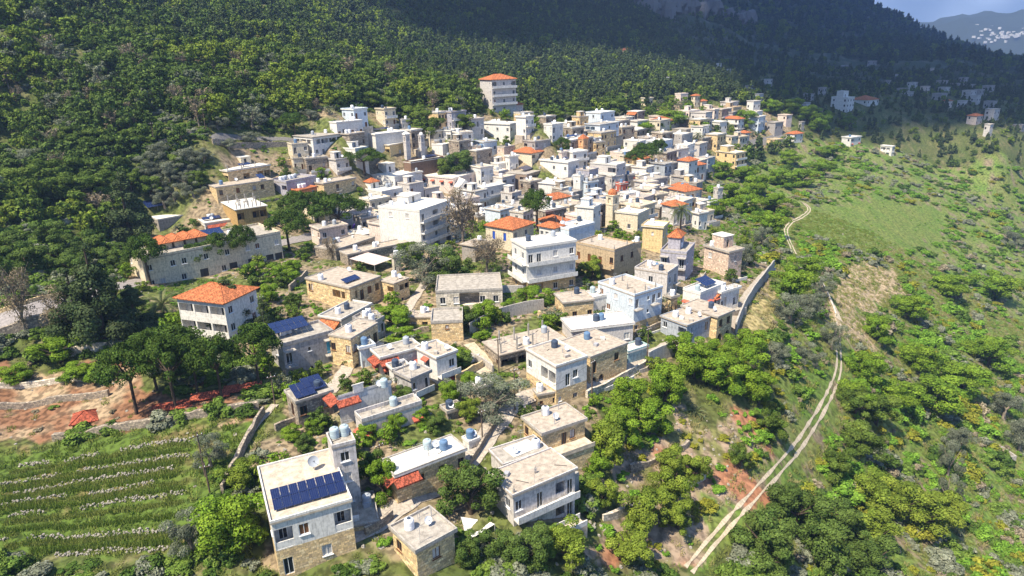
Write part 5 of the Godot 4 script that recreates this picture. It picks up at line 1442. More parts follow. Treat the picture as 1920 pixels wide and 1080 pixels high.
	house("village_house","narrow pale house with little orange roof by the groves","narrow grove-side house",Vector3(78.1,4.28,-252.9),0.55,2.7,2.2,6.0,"pale","concrete",0.3,{"F":"w.w/D.w","L":"w.w/..."})
	house("village_house","white house with red roof frames under the tall pine","red frame terrace house",Vector3(15.3,8.55,-229.7),0.55,5.3,4.2,4.0,"white","white",0.3,{"F":"w.D","L":".w."})
	house("village_house","cream block house behind the orange roof","cream block house",Vector3(-2.1,7.39,-228.5),0.55,3.5,2.8,4.0,"cream","rough",0.3,{"F":"w.D","L":".w."})
	house("village_house","low stone house behind the bare tree","low stone house by bare tree",Vector3(-18.4,9.69,-228.4),0.55,3.8,3.0,4.0,"stone","rough",0.3,{"F":"w.D","L":".w."})
	house("village_house","white lean house beside the gabled chapel","lean house by chapel",Vector3(-33.3,15.80,-241.6),0.55,4.0,3.2,5.0,"white","concrete",0.3,{"F":"w.D","L":".w."})
	house("village_house","cream house half hidden by umbrella pines","cream house by pines",Vector3(-53.3,14.17,-212.1),0.55,3.4,2.7,4.0,"cream","rough",0.3,{"F":"w.D","L":".w."})
	house("village_house","grey stone house with terrace under round dark trees","terrace house under trees",Vector3(-20.4,19.71,-250.6),0.55,4.8,3.8,5.0,"stonegrey","rough",0.3,{"F":"w.D","L":".w."})
	house("village_house","pink stone house below the church grove","pink house by church grove",Vector3(-12.9,22.01,-260.1),0.55,3.9,3.2,5.0,"pinkstone","rough",0.3,{"F":"w.D","L":".w."})
	house("village_house","white house wedged behind the shady open top","wedged white house",Vector3(1.1,18.53,-257.1),0.55,3.9,3.1,5.0,"white","white",0.3,{"F":"w.D","L":".w."})
	house("village_house","stone house beside the orange tower","stone house by orange tower",Vector3(35.8,19.24,-278.2),0.55,4.6,3.7,6.0,"stone","concrete",0.3,{"F":"w.w/D.w","L":"w.w/..."})
	house("village_house","stone house under the round pines","stone house under round pines",Vector3(55.8,15.63,-292.1),0.55,4.9,3.9,6.0,"stonegrey","rough",0.3,{"F":"w.w/D.w","L":"w.w/..."})
	house("village_house","pale house with stair between gardens","pale garden house",Vector3(62.2,10.96,-278.6),0.55,4.7,3.8,5.0,"pale","concrete",0.3,{"F":"w.D","L":".w."})
	house("village_house","narrow cream house beside the grey apartment block","narrow cream house",Vector3(46.6,14.84,-277.1),0.55,2.8,2.3,5.0,"cream","white",0.3,{"F":"w.D","L":".w."})
	house("village_house","old stone annexe below the orange roof","old stone annexe",Vector3(-9.5,8.14,-207.6),0.55,2.7,2.1,4.0,"stone","rough",0.3,{"F":"w.D","L":".w."})
	house("village_house","small house with red hoods behind the large white house","small red hood house",Vector3(6.5,11.71,-155.4),0.55,1.6,1.3,5.0,"pale","white",0.3,{"F":"w.D","L":".w."})
	house("village_house","little pale house among the pines above the church","little pale pine house",Vector3(-39.5,32.70,-267.9),0.55,3.4,2.7,4.0,"pale","white",0.3,{"F":"w.D","L":".w."})
	house("village_house","pink-white infill house in the centre","pink-white infill house",Vector3(20.2,19.60,-257.5),0.55,2.6,2.1,5.0,"pinkwhite","white",0.3,{"F":"w.D","L":".w."})
	house("village_house","pale house under the white blank wall","pale house below blank wall",Vector3(21.4,9.04,-226.8),0.55,2.9,2.3,5.0,"pale","concrete",0.3,{"F":"w.D","L":".w."})
	house("village_house","low cream garden house on the terraces","low terrace garden house",Vector3(-69.5,24.85,-226.4),0.55,3.3,2.6,4.0,"cream","rough",0.3,{"F":"w.D","L":".w."})
	house("village_house","low stone annexe beside the sky-blue house","low sky-blue annexe",Vector3(32.7,8.03,-131.5),0.55,1.8,1.5,4.0,"stone","rough",0.3,{"F":"w.D","L":".w."})
	house("village_house","small pale house with white porch slab","small porch slab house",Vector3(32.3,8.84,-144.3),0.55,2.2,1.7,5.0,"pale","white",0.3,{"F":"w.D","L":".w."})
	house("village_house","white house with stepped terrace near the palm","stepped white palm house",Vector3(56.6,8.53,-199.5),0.55,3.5,2.8,5.0,"white","concrete",0.3,{"F":"w.D","L":".w."})
	house("village_house","low grey garden shed beside the rubble stone house","low garden shed",Vector3(-28.5,9.08,-87.8),0.55,2.9,2.3,3.0,"grey","concrete",0.3,{"F":"w.D","L":".w."})
	house("village_house","low stone byre beside the yellow-green tree","low stone byre",Vector3(-9.1,8.53,-87.9),0.55,2.3,1.8,3.0,"stonegrey","rough",0.3,{"F":"w.D","L":".w."})
	house("village_house","pale lean house below the slab house steps","pale steps house",Vector3(-5.0,8.60,-94.8),0.55,2.3,1.8,3.0,"pale","concrete",0.3,{"F":"w.D","L":".w."})
	house("village_house","tall narrow stone house by the climbing lane","narrow stone lane house",Vector3(-25.7,10.52,-115.5),0.55,2.4,1.9,5.0,"stone","rough",0.3,{"F":"w.D","L":".w."})
	house("village_house","blue-white house squeezed beside the climbing lane","squeezed blue-white house",Vector3(-24.4,10.03,-103.2),0.55,2.2,1.8,5.0,"bluewhite","white",0.3,{"F":"w.D","L":".w."})
	house("village_house","white terrace house above the pale house with hoods","white terrace hood house",Vector3(-18.2,9.79,-97.6),0.55,2.4,1.9,4.0,"white","concrete",0.3,{"F":"w.D","L":".w."})
	house("village_house","roofless pale stone front standing amid foliage","roofless stone front",Vector3(-26.3,11.76,-149.6),0.55,1.6,1.3,5.0,"stonepale","rough",0.3,{"F":"w.D","L":".w."})
	house("village_house","flat plastered house beside the open concrete frame house","flat plastered house by open concrete frame house",Vector3(75.8,23.28,-345.8),0.92,9.8,8.5,3.4,"white","tile",0.3,{"F":"D.w","L":"...","hip":1})
	house("village_house","flat pale house beside the house with orange pyramid room","flat pale house by house with orange pyramid",Vector3(-33.7,12.15,-231.3),0.79,6.0,6.7,6.8,"pale","concrete",0.3,{"F":"D.w/w.D","L":"n.n/..w","box":[[0,-1,2.6,2.4,2.0,"pale"]]})
	house("village_house","tiny-windowed pale house beside the tall house with orange hip","tiny-windowed pale house by tall house with orange",Vector3(65.3,11.24,-283.9),0.63,5.1,7.1,4.2,"pale","cream",0.3,{"F":"o.w","L":".w.","posts":[4,1.6]})
	house("village_house","tiny-windowed plastered house beside the open concrete frame house","tiny-windowed plastered house by open concrete frame house",Vector3(92.8,18.21,-336.5),0.88,7.5,6.0,6.2,"white","rough",0.3,{"F":"wDw/w.D","L":"n.n/..w"})
	house("village_house","tiny-windowed golden stone house beside the unpainted grey block house","tiny-windowed golden stone house by unpainted grey block house",Vector3(3.4,6.79,-220.3),0.71,8.4,7.3,6.2,"stone","concrete",0.3,{"F":"wDw/w.D","L":"w.w/..w"})
	house("village_house","flat pale house beside the plain house beside pine grove","flat pale house by plain house beside pine",Vector3(-56.9,24.58,-229.1),0.84,5.0,5.3,3.4,"pale","concrete",0.3,{"F":"=w.b","L":"...","box":[[0,-1,2.6,2.4,2.0,"pale"]]})
	house("village_house","plain pale house beside the pale grey apartment block","plain pale house by pale grey apartment block",Vector3(37.0,15.09,-268.3),0.88,7.4,7.3,4.2,"pale","cream",0.3,{"F":"wDw","L":"w.w"})
	house("village_house","terraced pale house beside the house with pergola and parasol","terraced pale house by house with pergola and",Vector3(-13.8,29.93,-274.8),0.64,5.8,6.9,6.0,"pale","rough",0.3,{"F":"wDw/w.D","L":"n.n/..w"})
	house("village_house","flat pale house beside the house with hanging balcony","flat pale house by house with hanging balcony",Vector3(-1.8,11.78,-245.1),0.80,6.6,4.6,6.2,"pale","cream",0.3,{"F":"o.w/w.D","L":".../..w"})
	house("village_house","terraced light blue house beside the house with glazed porch","terraced light blue house by house with glazed porch",Vector3(41.8,27.52,-316.8),0.76,10.0,8.3,6.2,"bluewhite","white",0.3,{"F":"D.w/w.D","L":".w./..w"})
	house("village_house","plain pinkish house beside the low house with dusty roof","plain pinkish house by low house with dusty",Vector3(-48.7,11.04,-178.8),0.66,7.8,5.9,6.2,"pinkwhite","concrete",0.3,{"F":"w.w/w.D","L":"w.w/..w"})
	house("village_house","plain cream house beside the long dark stone house","plain cream house by long dark stone house",Vector3(71.1,22.28,-327.1),0.87,9.6,5.6,6.2,"cream","concrete",0.3,{"F":"o.w/w.D","L":"w.w/..w"})
	house("village_house","flat pale house beside the bare concrete house","flat pale house by bare concrete house",Vector3(11.7,7.97,-213.2),0.69,7.4,6.4,3.4,"pale","cream",0.3,{"F":"=w.b","L":"..."})
	house("village_house","boxy grey stone house beside the white house with ridge roof","boxy grey stone house by white house with ridge",Vector3(7.7,10.48,-243.2),0.80,6.1,5.0,6.2,"stonegrey","cream",0.3,{"F":"o.w/w.D","L":"w.w/..w"})
	house("village_house","narrow-doored grey stone house beside the open concrete frame house","narrow-doored grey stone house by open concrete frame house",Vector3(91.3,16.20,-330.2),0.71,7.5,7.7,3.4,"stonegrey","concrete",0.3,{"F":"w.w","L":"w.w"})
	house("village_house","flat light blue house beside the old pinkish walled house","flat light blue house by old pinkish walled house",Vector3(-8.9,23.78,-266.9),0.66,6.4,6.4,4.2,"bluewhite","concrete",0.3,{"F":"w.w","L":"n.n"})
	house("village_house","flat pale house beside the long low church","flat pale house by long low church",Vector3(25.7,10.28,-204.8),0.57,7.4,5.0,6.2,"pale","cream",0.3,{"F":"=w.b/w.D","L":".../..w","box":[[0,-1,2.6,2.4,2.0,"pale"]]})
	house("village_house","tiny-windowed grey stone house beside the house with hanging balcony","tiny-windowed grey stone house by house with hanging balcony",Vector3(-16.7,8.09,-211.4),0.75,6.7,7.0,6.0,"stonegrey","rough",0.3,{"F":"D.w/w.D","L":"n.n/..w"})
	house("village_house","tiny-windowed pinkish house beside the brilliant white four-floor block","tiny-windowed pinkish house by brilliant white four-floor block",Vector3(-33.6,11.56,-177.1),0.92,6.4,4.8,6.8,"pinkwhite","concrete",0.3,{"F":"w.w/w.D","L":".../..w"})
	house("village_house","plain white house beside the dark house with orange lean-to","plain white house by dark house with orange",Vector3(62.7,24.18,-337.0),0.64,7.2,6.1,3.4,"white","rough",0.3,{"F":"w.w","L":"..."})
	house("village_house","flat grey house beside the unpainted grey block house","flat grey house by unpainted grey block house",Vector3(0.9,7.45,-211.8),0.67,5.3,6.8,4.2,"grey","cream",0.3,{"F":"=w.b","L":".w."})
	house("village_house","terraced cream house beside the house with orange pyramid room","terraced cream house by house with orange pyramid",Vector3(-42.9,11.32,-215.0),0.73,7.4,6.0,6.0,"cream","white",0.3,{"F":"wDw/w.D","L":"w.w/..w"})
	house("village_house","boxy grey house beside the grey house beside slim tower","boxy grey house by grey house beside slim",Vector3(40.4,8.79,-235.9),0.73,6.3,7.5,3.4,"grey","concrete",0.3,{"F":"D.w","L":"n.n"})
	house("village_house","boxy grey stone house beside the house with open top floor","boxy grey stone house by house with open top",Vector3(-64.6,24.48,-228.5),0.56,6.9,5.7,4.2,"stonegrey","concrete",0.3,{"F":"D.w","L":"n.n"})
	house("village_house","plain golden stone house beside the brilliant white four-floor block","plain golden stone house by brilliant white four-floor block",Vector3(-31.8,9.27,-201.4),0.55,6.6,4.6,6.2,"stone","white",0.3,{"F":"D.w/w.D","L":"n.n/..w"})
	house("village_house","terraced pale house beside the orange and grey house","terraced pale house by orange and grey house",Vector3(-50.3,11.16,-196.0),0.78,5.4,5.6,6.0,"pale","cream",0.3,{"F":"o.w/w.D","L":".w./..w"})
	house("village_house","terraced grey house beside the grey house with greenish roof","terraced grey house by grey house with greenish",Vector3(78.2,16.51,-316.2),0.81,9.6,7.6,6.8,"grey","white",0.3,{"F":"w.w/w.D","L":"n.n/..w"})
	house("village_house","terraced pinkish house beside the brilliant white four-floor block","terraced pinkish house by brilliant white four-floor block",Vector3(-31.9,10.53,-190.5),0.78,6.0,6.0,6.0,"pinkwhite","cream",0.3,{"F":"wDw/w.D","L":".w./..w"})
	house("village_house","boxy grey house beside the brilliant white four-floor block","boxy grey house by brilliant white four-floor block",Vector3(-20.1,9.26,-198.8),0.90,8.0,5.4,3.4,"grey","rough",0.3,{"F":"wDw","L":"...","box":[[0,-1,2.6,2.4,2.0,"grey"]]})
	house("village_house","plain plastered house beside the house with orange pyramid room","plain plastered house by house with orange pyramid",Vector3(-30.0,8.72,-212.7),0.89,5.7,5.5,3.4,"white","concrete",0.3,{"F":"o.w","L":"...","box":[[0,-1,2.6,2.4,2.0,"white"]]})
	house("village_house","terraced grey stone house beside the white house beside domed tower","terraced grey stone house by white house beside domed",Vector3(12.0,10.31,-197.1),0.61,7.8,4.8,6.2,"stonegrey","white",0.3,{"F":"o.w/w.D","L":"n.n/..w"})
	house("village_house","tiny-windowed grey house beside the small cream house","tiny-windowed grey house by small cream house",Vector3(53.2,8.82,-251.9),0.61,7.5,7.3,6.2,"grey","concrete",0.3,{"F":"=w.b/w.D","L":"w.w/..w"})
	house("village_house","terraced pale house beside the long pinkish house","terraced pale house by long pinkish house",Vector3(-28.6,12.26,-235.4),0.75,6.0,5.9,4.2,"pale","rough",0.3,{"F":"w.w","L":"n.n"})
	house("village_house","flat plastered house beside the pale pink house above palm","flat plastered house by pale pink house above",Vector3(58.8,8.55,-216.5),0.62,5.5,5.6,3.4,"white","cream",0.3,{"F":"wDw","L":"...","posts":[4,1.6]})
	house("village_house","flat grey stone house beside the pale pink house above palm","flat grey stone house by pale pink house above",Vector3(45.7,10.24,-207.6),0.92,8.0,5.0,4.2,"stonegrey","concrete",0.3,{"F":"=w.b","L":"w.w"})
	house("village_house","boxy cream house beside the bare concrete house","boxy cream house by bare concrete house",Vector3(18.4,9.49,-207.0),0.72,6.9,6.4,6.2,"cream","rough",0.3,{"F":"=w.b/w.D","L":"n.n/..w"})
	house("village_house","tiny-windowed grey stone house beside the ochre villa with columned porch","tiny-windowed grey stone house by ochre villa with columned",Vector3(-36.1,26.87,-259.8),0.88,5.3,5.7,6.8,"stonegrey","white",0.3,{"F":"o.w/w.D","L":".w./..w"})
	house("village_house","narrow-doored pale house beside the house with pale blue floor","narrow-doored pale house by house with pale blue",Vector3(63.1,19.20,-312.5),0.64,6.7,6.5,3.4,"pale","rough",0.3,{"F":"o.w","L":"w.w"})
	house("village_house","plain pale house beside the brilliant white four-floor block","plain pale house by brilliant white four-floor block",Vector3(-40.8,10.08,-191.4),0.60,5.7,5.6,6.8,"pale","rough",0.3,{"F":"o.w/w.D","L":".../..w"})
	house("village_house","tiny-windowed light blue house beside the unpainted grey block house","tiny-windowed light blue house by unpainted grey block house",Vector3(-3.4,8.72,-203.2),0.83,5.6,6.3,6.8,"bluewhite","rough",0.3,{"F":"wDw/w.D","L":".../..w"})
	house("village_house","flat cream house beside the brilliant white four-floor block","flat cream house by brilliant white four-floor block",Vector3(-16.6,11.51,-181.2),0.88,7.4,4.7,4.2,"cream","rough",0.3,{"F":"wDw","L":"n.n"})
	house("village_house","tiny-windowed cream house beside the wedge-roofed house","tiny-windowed cream house by wedge-roofed house",Vector3(-29.8,29.17,-265.8),0.72,5.7,7.3,3.4,"cream","white",0.3,{"F":"o.w","L":"n.n","posts":[4,1.6]})
	house("village_house","plain light blue house beside the bare concrete house","plain light blue house by bare concrete house",Vector3(28.2,9.51,-214.4),0.69,5.3,6.3,6.8,"bluewhite","rough",0.3,{"F":"wDw/w.D","L":".../..w","box":[[0,-1,2.6,2.4,2.0,"bluewhite"]]})
	house("village_house","boxy grey stone house beside the house below glazed porch","boxy grey stone house by house below glazed porch",Vector3(30.5,24.48,-295.8),0.62,5.6,7.5,3.4,"stonegrey","cream",0.3,{"F":"wDw","L":"n.n"})
	house("village_house","plain grey stone house beside the long dark stone house","plain grey stone house by long dark stone house",Vector3(49.8,23.23,-321.6),0.72,9.2,9.0,6.2,"stonegrey","cream",0.3,{"F":"=w.b/w.D","L":"n.n/..w"})
	house("village_house","tiny-windowed pinkish house beside the cream house with dark eaves","tiny-windowed pinkish house by cream house with dark",Vector3(97.5,22.57,-350.5),0.77,6.9,7.0,3.4,"pinkwhite","cream",0.3,{"F":"D.w","L":"w.w"})
	house("village_house","flat cream house beside the bare concrete house","flat cream house by bare concrete house",Vector3(14.9,7.99,-222.0),0.70,8.3,5.5,6.8,"cream","tile",0.3,{"F":"wDw/w.D","L":".w./..w","hip":1})
	house("village_house","tiny-windowed cream house beside the bare concrete house","tiny-windowed cream house by bare concrete house",Vector3(22.6,9.10,-215.9),0.83,5.2,5.7,3.4,"cream","white",0.3,{"F":"D.w","L":"...","posts":[4,1.6]})
	house("village_house","tiny-windowed plastered house beside the white house with black tanks","tiny-windowed plastered house by white house with black",Vector3(25.1,18.27,-260.6),0.57,7.0,6.2,6.0,"white","white",0.3,{"F":"=w.b/w.D","L":".../..w"})
	house("village_house","narrow-doored pale house beside the house with hanging balcony","narrow-doored pale house by house with hanging balcony",Vector3(0.5,8.09,-234.5),0.87,5.1,5.0,6.2,"pale","rough",0.3,{"F":"o.w/w.D","L":".w./..w","box":[[0,-1,2.6,2.4,2.0,"pale"]]})
	house("village_house","terraced golden stone house beside the house with sloping orange tiles","terraced golden stone house by house with sloping orange",Vector3(67.7,6.70,-253.6),0.58,7.0,5.7,6.2,"stone","concrete",0.3,{"F":"wDw/w.D","L":".w./..w","box":[[0,-1,2.6,2.4,2.0,"stone"]]})
	house("village_house","narrow-doored pinkish house beside the grey house with greenish roof","narrow-doored pinkish house by grey house with greenish",Vector3(79.1,8.67,-294.7),0.83,8.4,8.8,6.0,"pinkwhite","cream",0.3,{"F":"D.w/w.D","L":"w.w/..w"})
	house("village_house","narrow-doored pinkish house beside the house below glazed porch","narrow-doored pinkish house by house below glazed porch",Vector3(46.8,16.97,-284.1),0.78,8.5,6.1,3.4,"pinkwhite","white",0.3,{"F":"w.w","L":"..."})
	house("village_house","flat plastered house beside the grey house with greenish roof","flat plastered house by grey house with greenish",Vector3(78.8,13.30,-308.2),0.95,8.6,5.6,6.2,"white","white",0.3,{"F":"=w.b/w.D","L":"w.w/..w"})
	house("village_house","plain pale house beside the grey house with greenish roof","plain pale house by grey house with greenish",Vector3(87.7,14.08,-321.5),0.86,8.0,6.5,4.2,"pale","cream",0.3,{"F":"w.w","L":".w."})
	house("village_house","tiny-windowed cream house beside the small cream house","tiny-windowed cream house by small cream house",Vector3(44.8,13.27,-270.4),0.70,7.6,6.1,3.4,"cream","white",0.3,{"F":"=w.b","L":".w."})
	house("village_house","terraced grey stone house beside the open concrete frame house","terraced grey stone house by open concrete frame house",Vector3(90.7,23.07,-350.3),0.78,6.7,6.2,3.4,"stonegrey","rough",0.3,{"F":"D.w","L":"..."})
	house("village_house","terraced cream house beside the pale pink house above palm","terraced cream house by pale pink house above",Vector3(60.4,8.11,-210.9),0.58,5.6,5.1,3.4,"cream","rough",0.3,{"F":"=w.b","L":"...","box":[[0,-1,2.6,2.4,2.0,"cream"]]})
	house("village_house","boxy lavender house beside the grey house beside slim tower","boxy lavender house by grey house beside slim",Vector3(28.4,12.48,-248.7),0.85,5.8,5.8,6.8,"lavender","cream",0.3,{"F":"o.w/w.D","L":"n.n/..w"})
	house("village_house","tiny-windowed grey stone house beside the house with glazed porch","tiny-windowed grey stone house by house with glazed porch",Vector3(25.4,25.44,-313.5),0.85,6.1,8.1,4.2,"stonegrey","white",0.3,{"F":"w.w","L":".w."})
	house("village_house","narrow-doored pale house beside the low house before beige block","narrow-doored pale house by low house before beige",Vector3(99.1,24.75,-358.4),0.83,7.3,8.3,4.2,"pale","concrete",0.3,{"F":"=w.b","L":"w.w"})
	house("village_house","narrow-doored pinkish house beside the white house beside domed tower","narrow-doored pinkish house by white house beside domed",Vector3(20.9,11.66,-190.9),0.72,7.2,7.4,4.2,"pinkwhite","white",0.3,{"F":"wDw","L":"...","box":[[0,-1,2.6,2.4,2.0,"pinkwhite"]]})
	house("village_house","tiny-windowed pale house beside the pale pink house above palm","tiny-windowed pale house by pale pink house above",Vector3(34.2,9.24,-221.3),0.75,5.9,4.7,3.4,"pale","cream",0.3,{"F":"=w.b","L":"..."})
	house("village_house","boxy cream house beside the long low church","boxy cream house by long low church",Vector3(37.4,10.69,-196.1),0.73,7.1,6.9,6.8,"cream","cream",0.3,{"F":"=w.b/w.D","L":".w./..w"})
	house("village_house","terraced white house beside the house below glazed porch","terraced white house by house below glazed porch",Vector3(33.4,22.50,-286.1),0.63,8.2,5.6,3.4,"white","rough",0.3,{"F":"D.w","L":"...","posts":[4,1.6]})
	house("village_house","terraced pale house beside the white house beside domed tower","terraced pale house by white house beside domed",Vector3(3.3,10.50,-194.6),0.95,5.2,4.7,6.0,"pale","cream",0.3,{"F":"wDw/w.D","L":".w./..w"})
	house("village_house","flat grey stone house beside the bare concrete house","flat grey stone house by bare concrete house",Vector3(28.6,9.15,-222.6),0.58,5.4,5.0,6.2,"stonegrey","concrete",0.3,{"F":"wDw/w.D","L":"w.w/..w"})
	house("village_house","flat golden stone house beside the low house with dusty roof","flat golden stone house by low house with dusty",Vector3(-40.4,10.70,-179.7),0.70,5.7,7.2,4.2,"stone","white",0.3,{"F":"D.w","L":".w."})
	house("village_house","terraced white house beside the orange and grey house","terraced white house by orange and grey house",Vector3(-52.2,11.98,-201.2),0.63,5.4,5.8,6.2,"white","cream",0.3,{"F":"o.w/w.D","L":".w./..w"})
	house("village_house","boxy grey stone house beside the tall house with orange hip","boxy grey stone house by tall house with orange",Vector3(66.3,12.74,-291.3),0.85,9.0,6.1,6.2,"stonegrey","concrete",0.3,{"F":"wDw/w.D","L":"w.w/..w"})
	house("village_house","plain white house beside the house with orange pyramid room","plain white house by house with orange pyramid",Vector3(-26.2,8.77,-219.6),0.61,6.1,5.0,3.4,"white","cream",0.3,{"F":"w.w","L":"n.n"})
	house("village_house","boxy golden stone house beside the brilliant white four-floor block","boxy golden stone house by brilliant white four-floor block",Vector3(-23.3,11.24,-186.5),0.62,6.9,5.6,6.0,"stone","concrete",0.3,{"F":"=w.b/w.D","L":".../..w"})
	house("village_house","narrow-doored grey stone house beside the tall hillside villa","narrow-doored grey stone house by tall hillside villa",Vector3(17.0,26.87,-312.3),0.85,7.0,5.5,6.0,"stonegrey","white",0.3,{"F":"w.w/w.D","L":".../..w"})
	house("village_house","flat grey stone house beside the long dark stone house","flat grey stone house by long dark stone house",Vector3(51.4,21.36,-314.0),0.55,7.2,8.5,6.0,"stonegrey","cream",0.3,{"F":"w.w/w.D","L":"w.w/..w"})
	house("village_house","tiny-windowed pinkish house beside the long pinkish house","tiny-windowed pinkish house by long pinkish house",Vector3(-23.7,9.73,-227.1),0.72,6.8,5.2,4.2,"pinkwhite","rough",0.3,{"F":"o.w","L":"n.n","posts":[4,1.6],"box":[[0,-1,2.6,2.4,2.0,"pinkwhite"]]})
	house("village_house","narrow-doored plastered house beside the house with hanging balcony","narrow-doored plastered house by house with hanging balcony",Vector3(-12.1,9.63,-232.0),0.79,5.4,6.8,6.2,"white","concrete",0.3,{"F":"=w.b/w.D","L":".../..w","box":[[0,-1,2.6,2.4,2.0,"white"]]})
	house("village_house","boxy white house beside the grey-blue house with slab","boxy white house by grey-blue house with slab",Vector3(68.0,7.87,-269.6),0.92,8.1,5.6,4.2,"white","white",0.3,{"F":"w.w","L":"n.n","posts":[4,1.6],"box":[[0,-1,2.6,2.4,2.0,"white"]]})
	house("village_house","narrow-doored white house beside the open concrete frame house","narrow-doored white house by open concrete frame house",Vector3(83.2,23.90,-353.7),0.66,9.9,9.0,3.4,"white","concrete",0.3,{"F":"D.w","L":"..."})
	house("village_house","narrow-doored golden stone house beside the long low church","narrow-doored golden stone house by long low church",Vector3(34.5,10.24,-206.7),0.64,7.9,5.0,6.2,"stone","cream",0.3,{"F":"wDw/w.D","L":".../..w"})
	house("village_house","plain golden stone house beside the yellow house with stacked balconies","plain golden stone house by yellow house with stacked",Vector3(99.8,14.02,-333.5),0.73,7.5,6.5,6.8,"stone","white",0.3,{"F":"wDw/w.D","L":".../..w"})
	house("village_house","boxy grey stone house beside the unfinished grey block by grove","boxy grey stone house by unfinished grey block by",Vector3(60.6,7.85,-235.4),0.58,5.6,5.8,6.2,"stonegrey","rough",0.3,{"F":"=w.b/w.D","L":".../..w"})
	house("village_house","narrow-doored grey stone house beside the house with hanging balcony","narrow-doored grey stone house by house with hanging balcony",Vector3(-9.9,7.66,-216.0),0.86,7.1,7.4,4.2,"stonegrey","white",0.3,{"F":"wDw","L":"...","box":[[0,-1,2.6,2.4,2.0,"stonegrey"]]})
	house("village_house","terraced grey stone house beside the bare concrete house","terraced grey stone house by bare concrete house",Vector3(32.6,9.05,-229.0),0.64,5.3,6.7,4.2,"stonegrey","cream",0.3,{"F":"w.w","L":".w."})
	house("village_house","boxy golden stone house beside the open concrete frame house","boxy golden stone house by open concrete frame house",Vector3(94.4,20.78,-344.4),0.65,8.0,7.0,6.2,"stone","white",0.3,{"F":"o.w/w.D","L":".w./..w"})
	house("village_house","boxy plastered house beside the pale pink house above palm","boxy plastered house by pale pink house above",Vector3(51.8,9.66,-205.3),0.84,5.9,5.5,6.8,"white","cream",0.3,{"F":"D.w/w.D","L":".w./..w"})
	house("village_house","narrow-doored cream house beside the orange and grey house","narrow-doored cream house by orange and grey house",Vector3(-57.9,13.64,-200.9),0.81,5.6,6.2,6.0,"cream","rough",0.3,{"F":"w.w/w.D","L":".../..w"})
	house("village_house","narrow-doored plastered house beside the bare beige block house","narrow-doored plastered house by bare beige block house",Vector3(143.9,19.98,-411.0),0.91,9.8,7.8,4.2,"white","concrete",0.3,{"F":"D.w","L":"n.n","posts":[4,1.6]})
	house("village_house","flat plastered house beside the small cream house","flat plastered house by small cream house",Vector3(52.2,10.81,-266.6),0.86,6.2,6.4,6.0,"white","cream",0.3,{"F":"w.w/w.D","L":".../..w","box":[[0,-1,2.6,2.4,2.0,"white"]]})
	house("village_house","boxy cream house beside the brown-roofed house","boxy cream house by brown-roofed house",Vector3(48.3,8.74,-236.5),0.76,6.9,5.0,6.0,"cream","white",0.3,{"F":"w.w/w.D","L":".w./..w"})
	house("village_house","tiny-windowed white house beside the small pink-white house","tiny-windowed white house by small pink-white house",Vector3(-9.9,14.58,-247.9),0.64,5.5,6.6,6.8,"white","cream",0.3,{"F":"D.w/w.D","L":"n.n/..w"})
	house("village_house","terraced grey house beside the bare beige block house","terraced grey house by bare beige block house",Vector3(127.5,20.84,-401.7),0.90,7.2,5.8,4.2,"grey","concrete",0.3,{"F":"w.w","L":"...","box":[[0,-1,2.6,2.4,2.0,"grey"]]})
	house("village_house","plain grey stone house beside the slim white tower house","plain grey stone house by slim white tower house",Vector3(18.4,10.69,-237.5),0.70,5.1,4.8,4.2,"stonegrey","white",0.3,{"F":"o.w","L":"...","box":[[0,-1,2.6,2.4,2.0,"stonegrey"]]})
	house("village_house","terraced cream house beside the brilliant white four-floor block","terraced cream house by brilliant white four-floor block",Vector3(-34.3,11.03,-184.0),0.82,7.4,6.4,6.0,"cream","rough",0.3,{"F":"wDw/w.D","L":"w.w/..w"})
	house("village_house","boxy white house beside the house below glazed porch","boxy white house by house below glazed porch",Vector3(23.1,23.75,-297.4),0.86,6.8,6.9,6.0,"white","concrete",0.3,{"F":"=w.b/w.D","L":"w.w/..w"})
	house("village_house","narrow-doored white house beside the grey house under arcade villa","narrow-doored white house by grey house under arcade",Vector3(17.5,27.34,-269.7),0.73,5.9,4.6,6.2,"white","white",0.3,{"F":"D.w/w.D","L":"w.w/..w"})
	house("village_house","boxy pale house beside the bare beige block house","boxy pale house by bare beige block house",Vector3(132.4,25.89,-419.9),0.85,8.0,7.7,3.4,"pale","concrete",0.3,{"F":"=w.b","L":"n.n","box":[[0,-1,2.6,2.4,2.0,"pale"]]})
	house("village_house","terraced golden stone house beside the house with orange pyramid room","terraced golden stone house by house with orange pyramid",Vector3(-34.4,9.52,-217.5),0.73,7.0,6.0,6.8,"stone","rough",0.3,{"F":"wDw/w.D","L":"w.w/..w"})
	house("village_house","boxy pale house beside the house with orange pyramid room","boxy pale house by house with orange pyramid",Vector3(-24.0,8.35,-211.9),0.64,5.6,7.2,4.2,"pale","rough",0.3,{"F":"D.w","L":"..."})
	house("village_house","narrow-doored cream house beside the blank-walled white building","narrow-doored cream house by blank-walled white building",Vector3(-46.1,34.90,-265.9),0.80,5.1,5.6,6.2,"cream","rough",0.3,{"F":"=w.b/w.D","L":"n.n/..w"})
	house("village_house","terraced cream house beside the grey house with greenish roof","terraced cream house by grey house with greenish",Vector3(81.7,9.22,-300.9),0.82,6.1,5.5,3.4,"cream","cream",0.3,{"F":"D.w","L":"n.n"})
	house("village_house","narrow-doored plastered house beside the grey house under arcade villa","narrow-doored plastered house by grey house under arcade",Vector3(6.5,29.89,-269.1),0.90,5.1,4.7,6.8,"white","white",0.3,{"F":"=w.b/w.D","L":".../..w"})
	house("village_house","tiny-windowed pale house beside the tan house above umbrella pines","tiny-windowed pale house by tan house above umbrella",Vector3(-45.9,10.59,-202.7),0.58,6.7,5.9,6.2,"pale","concrete",0.3,{"F":"D.w/w.D","L":".../..w"})
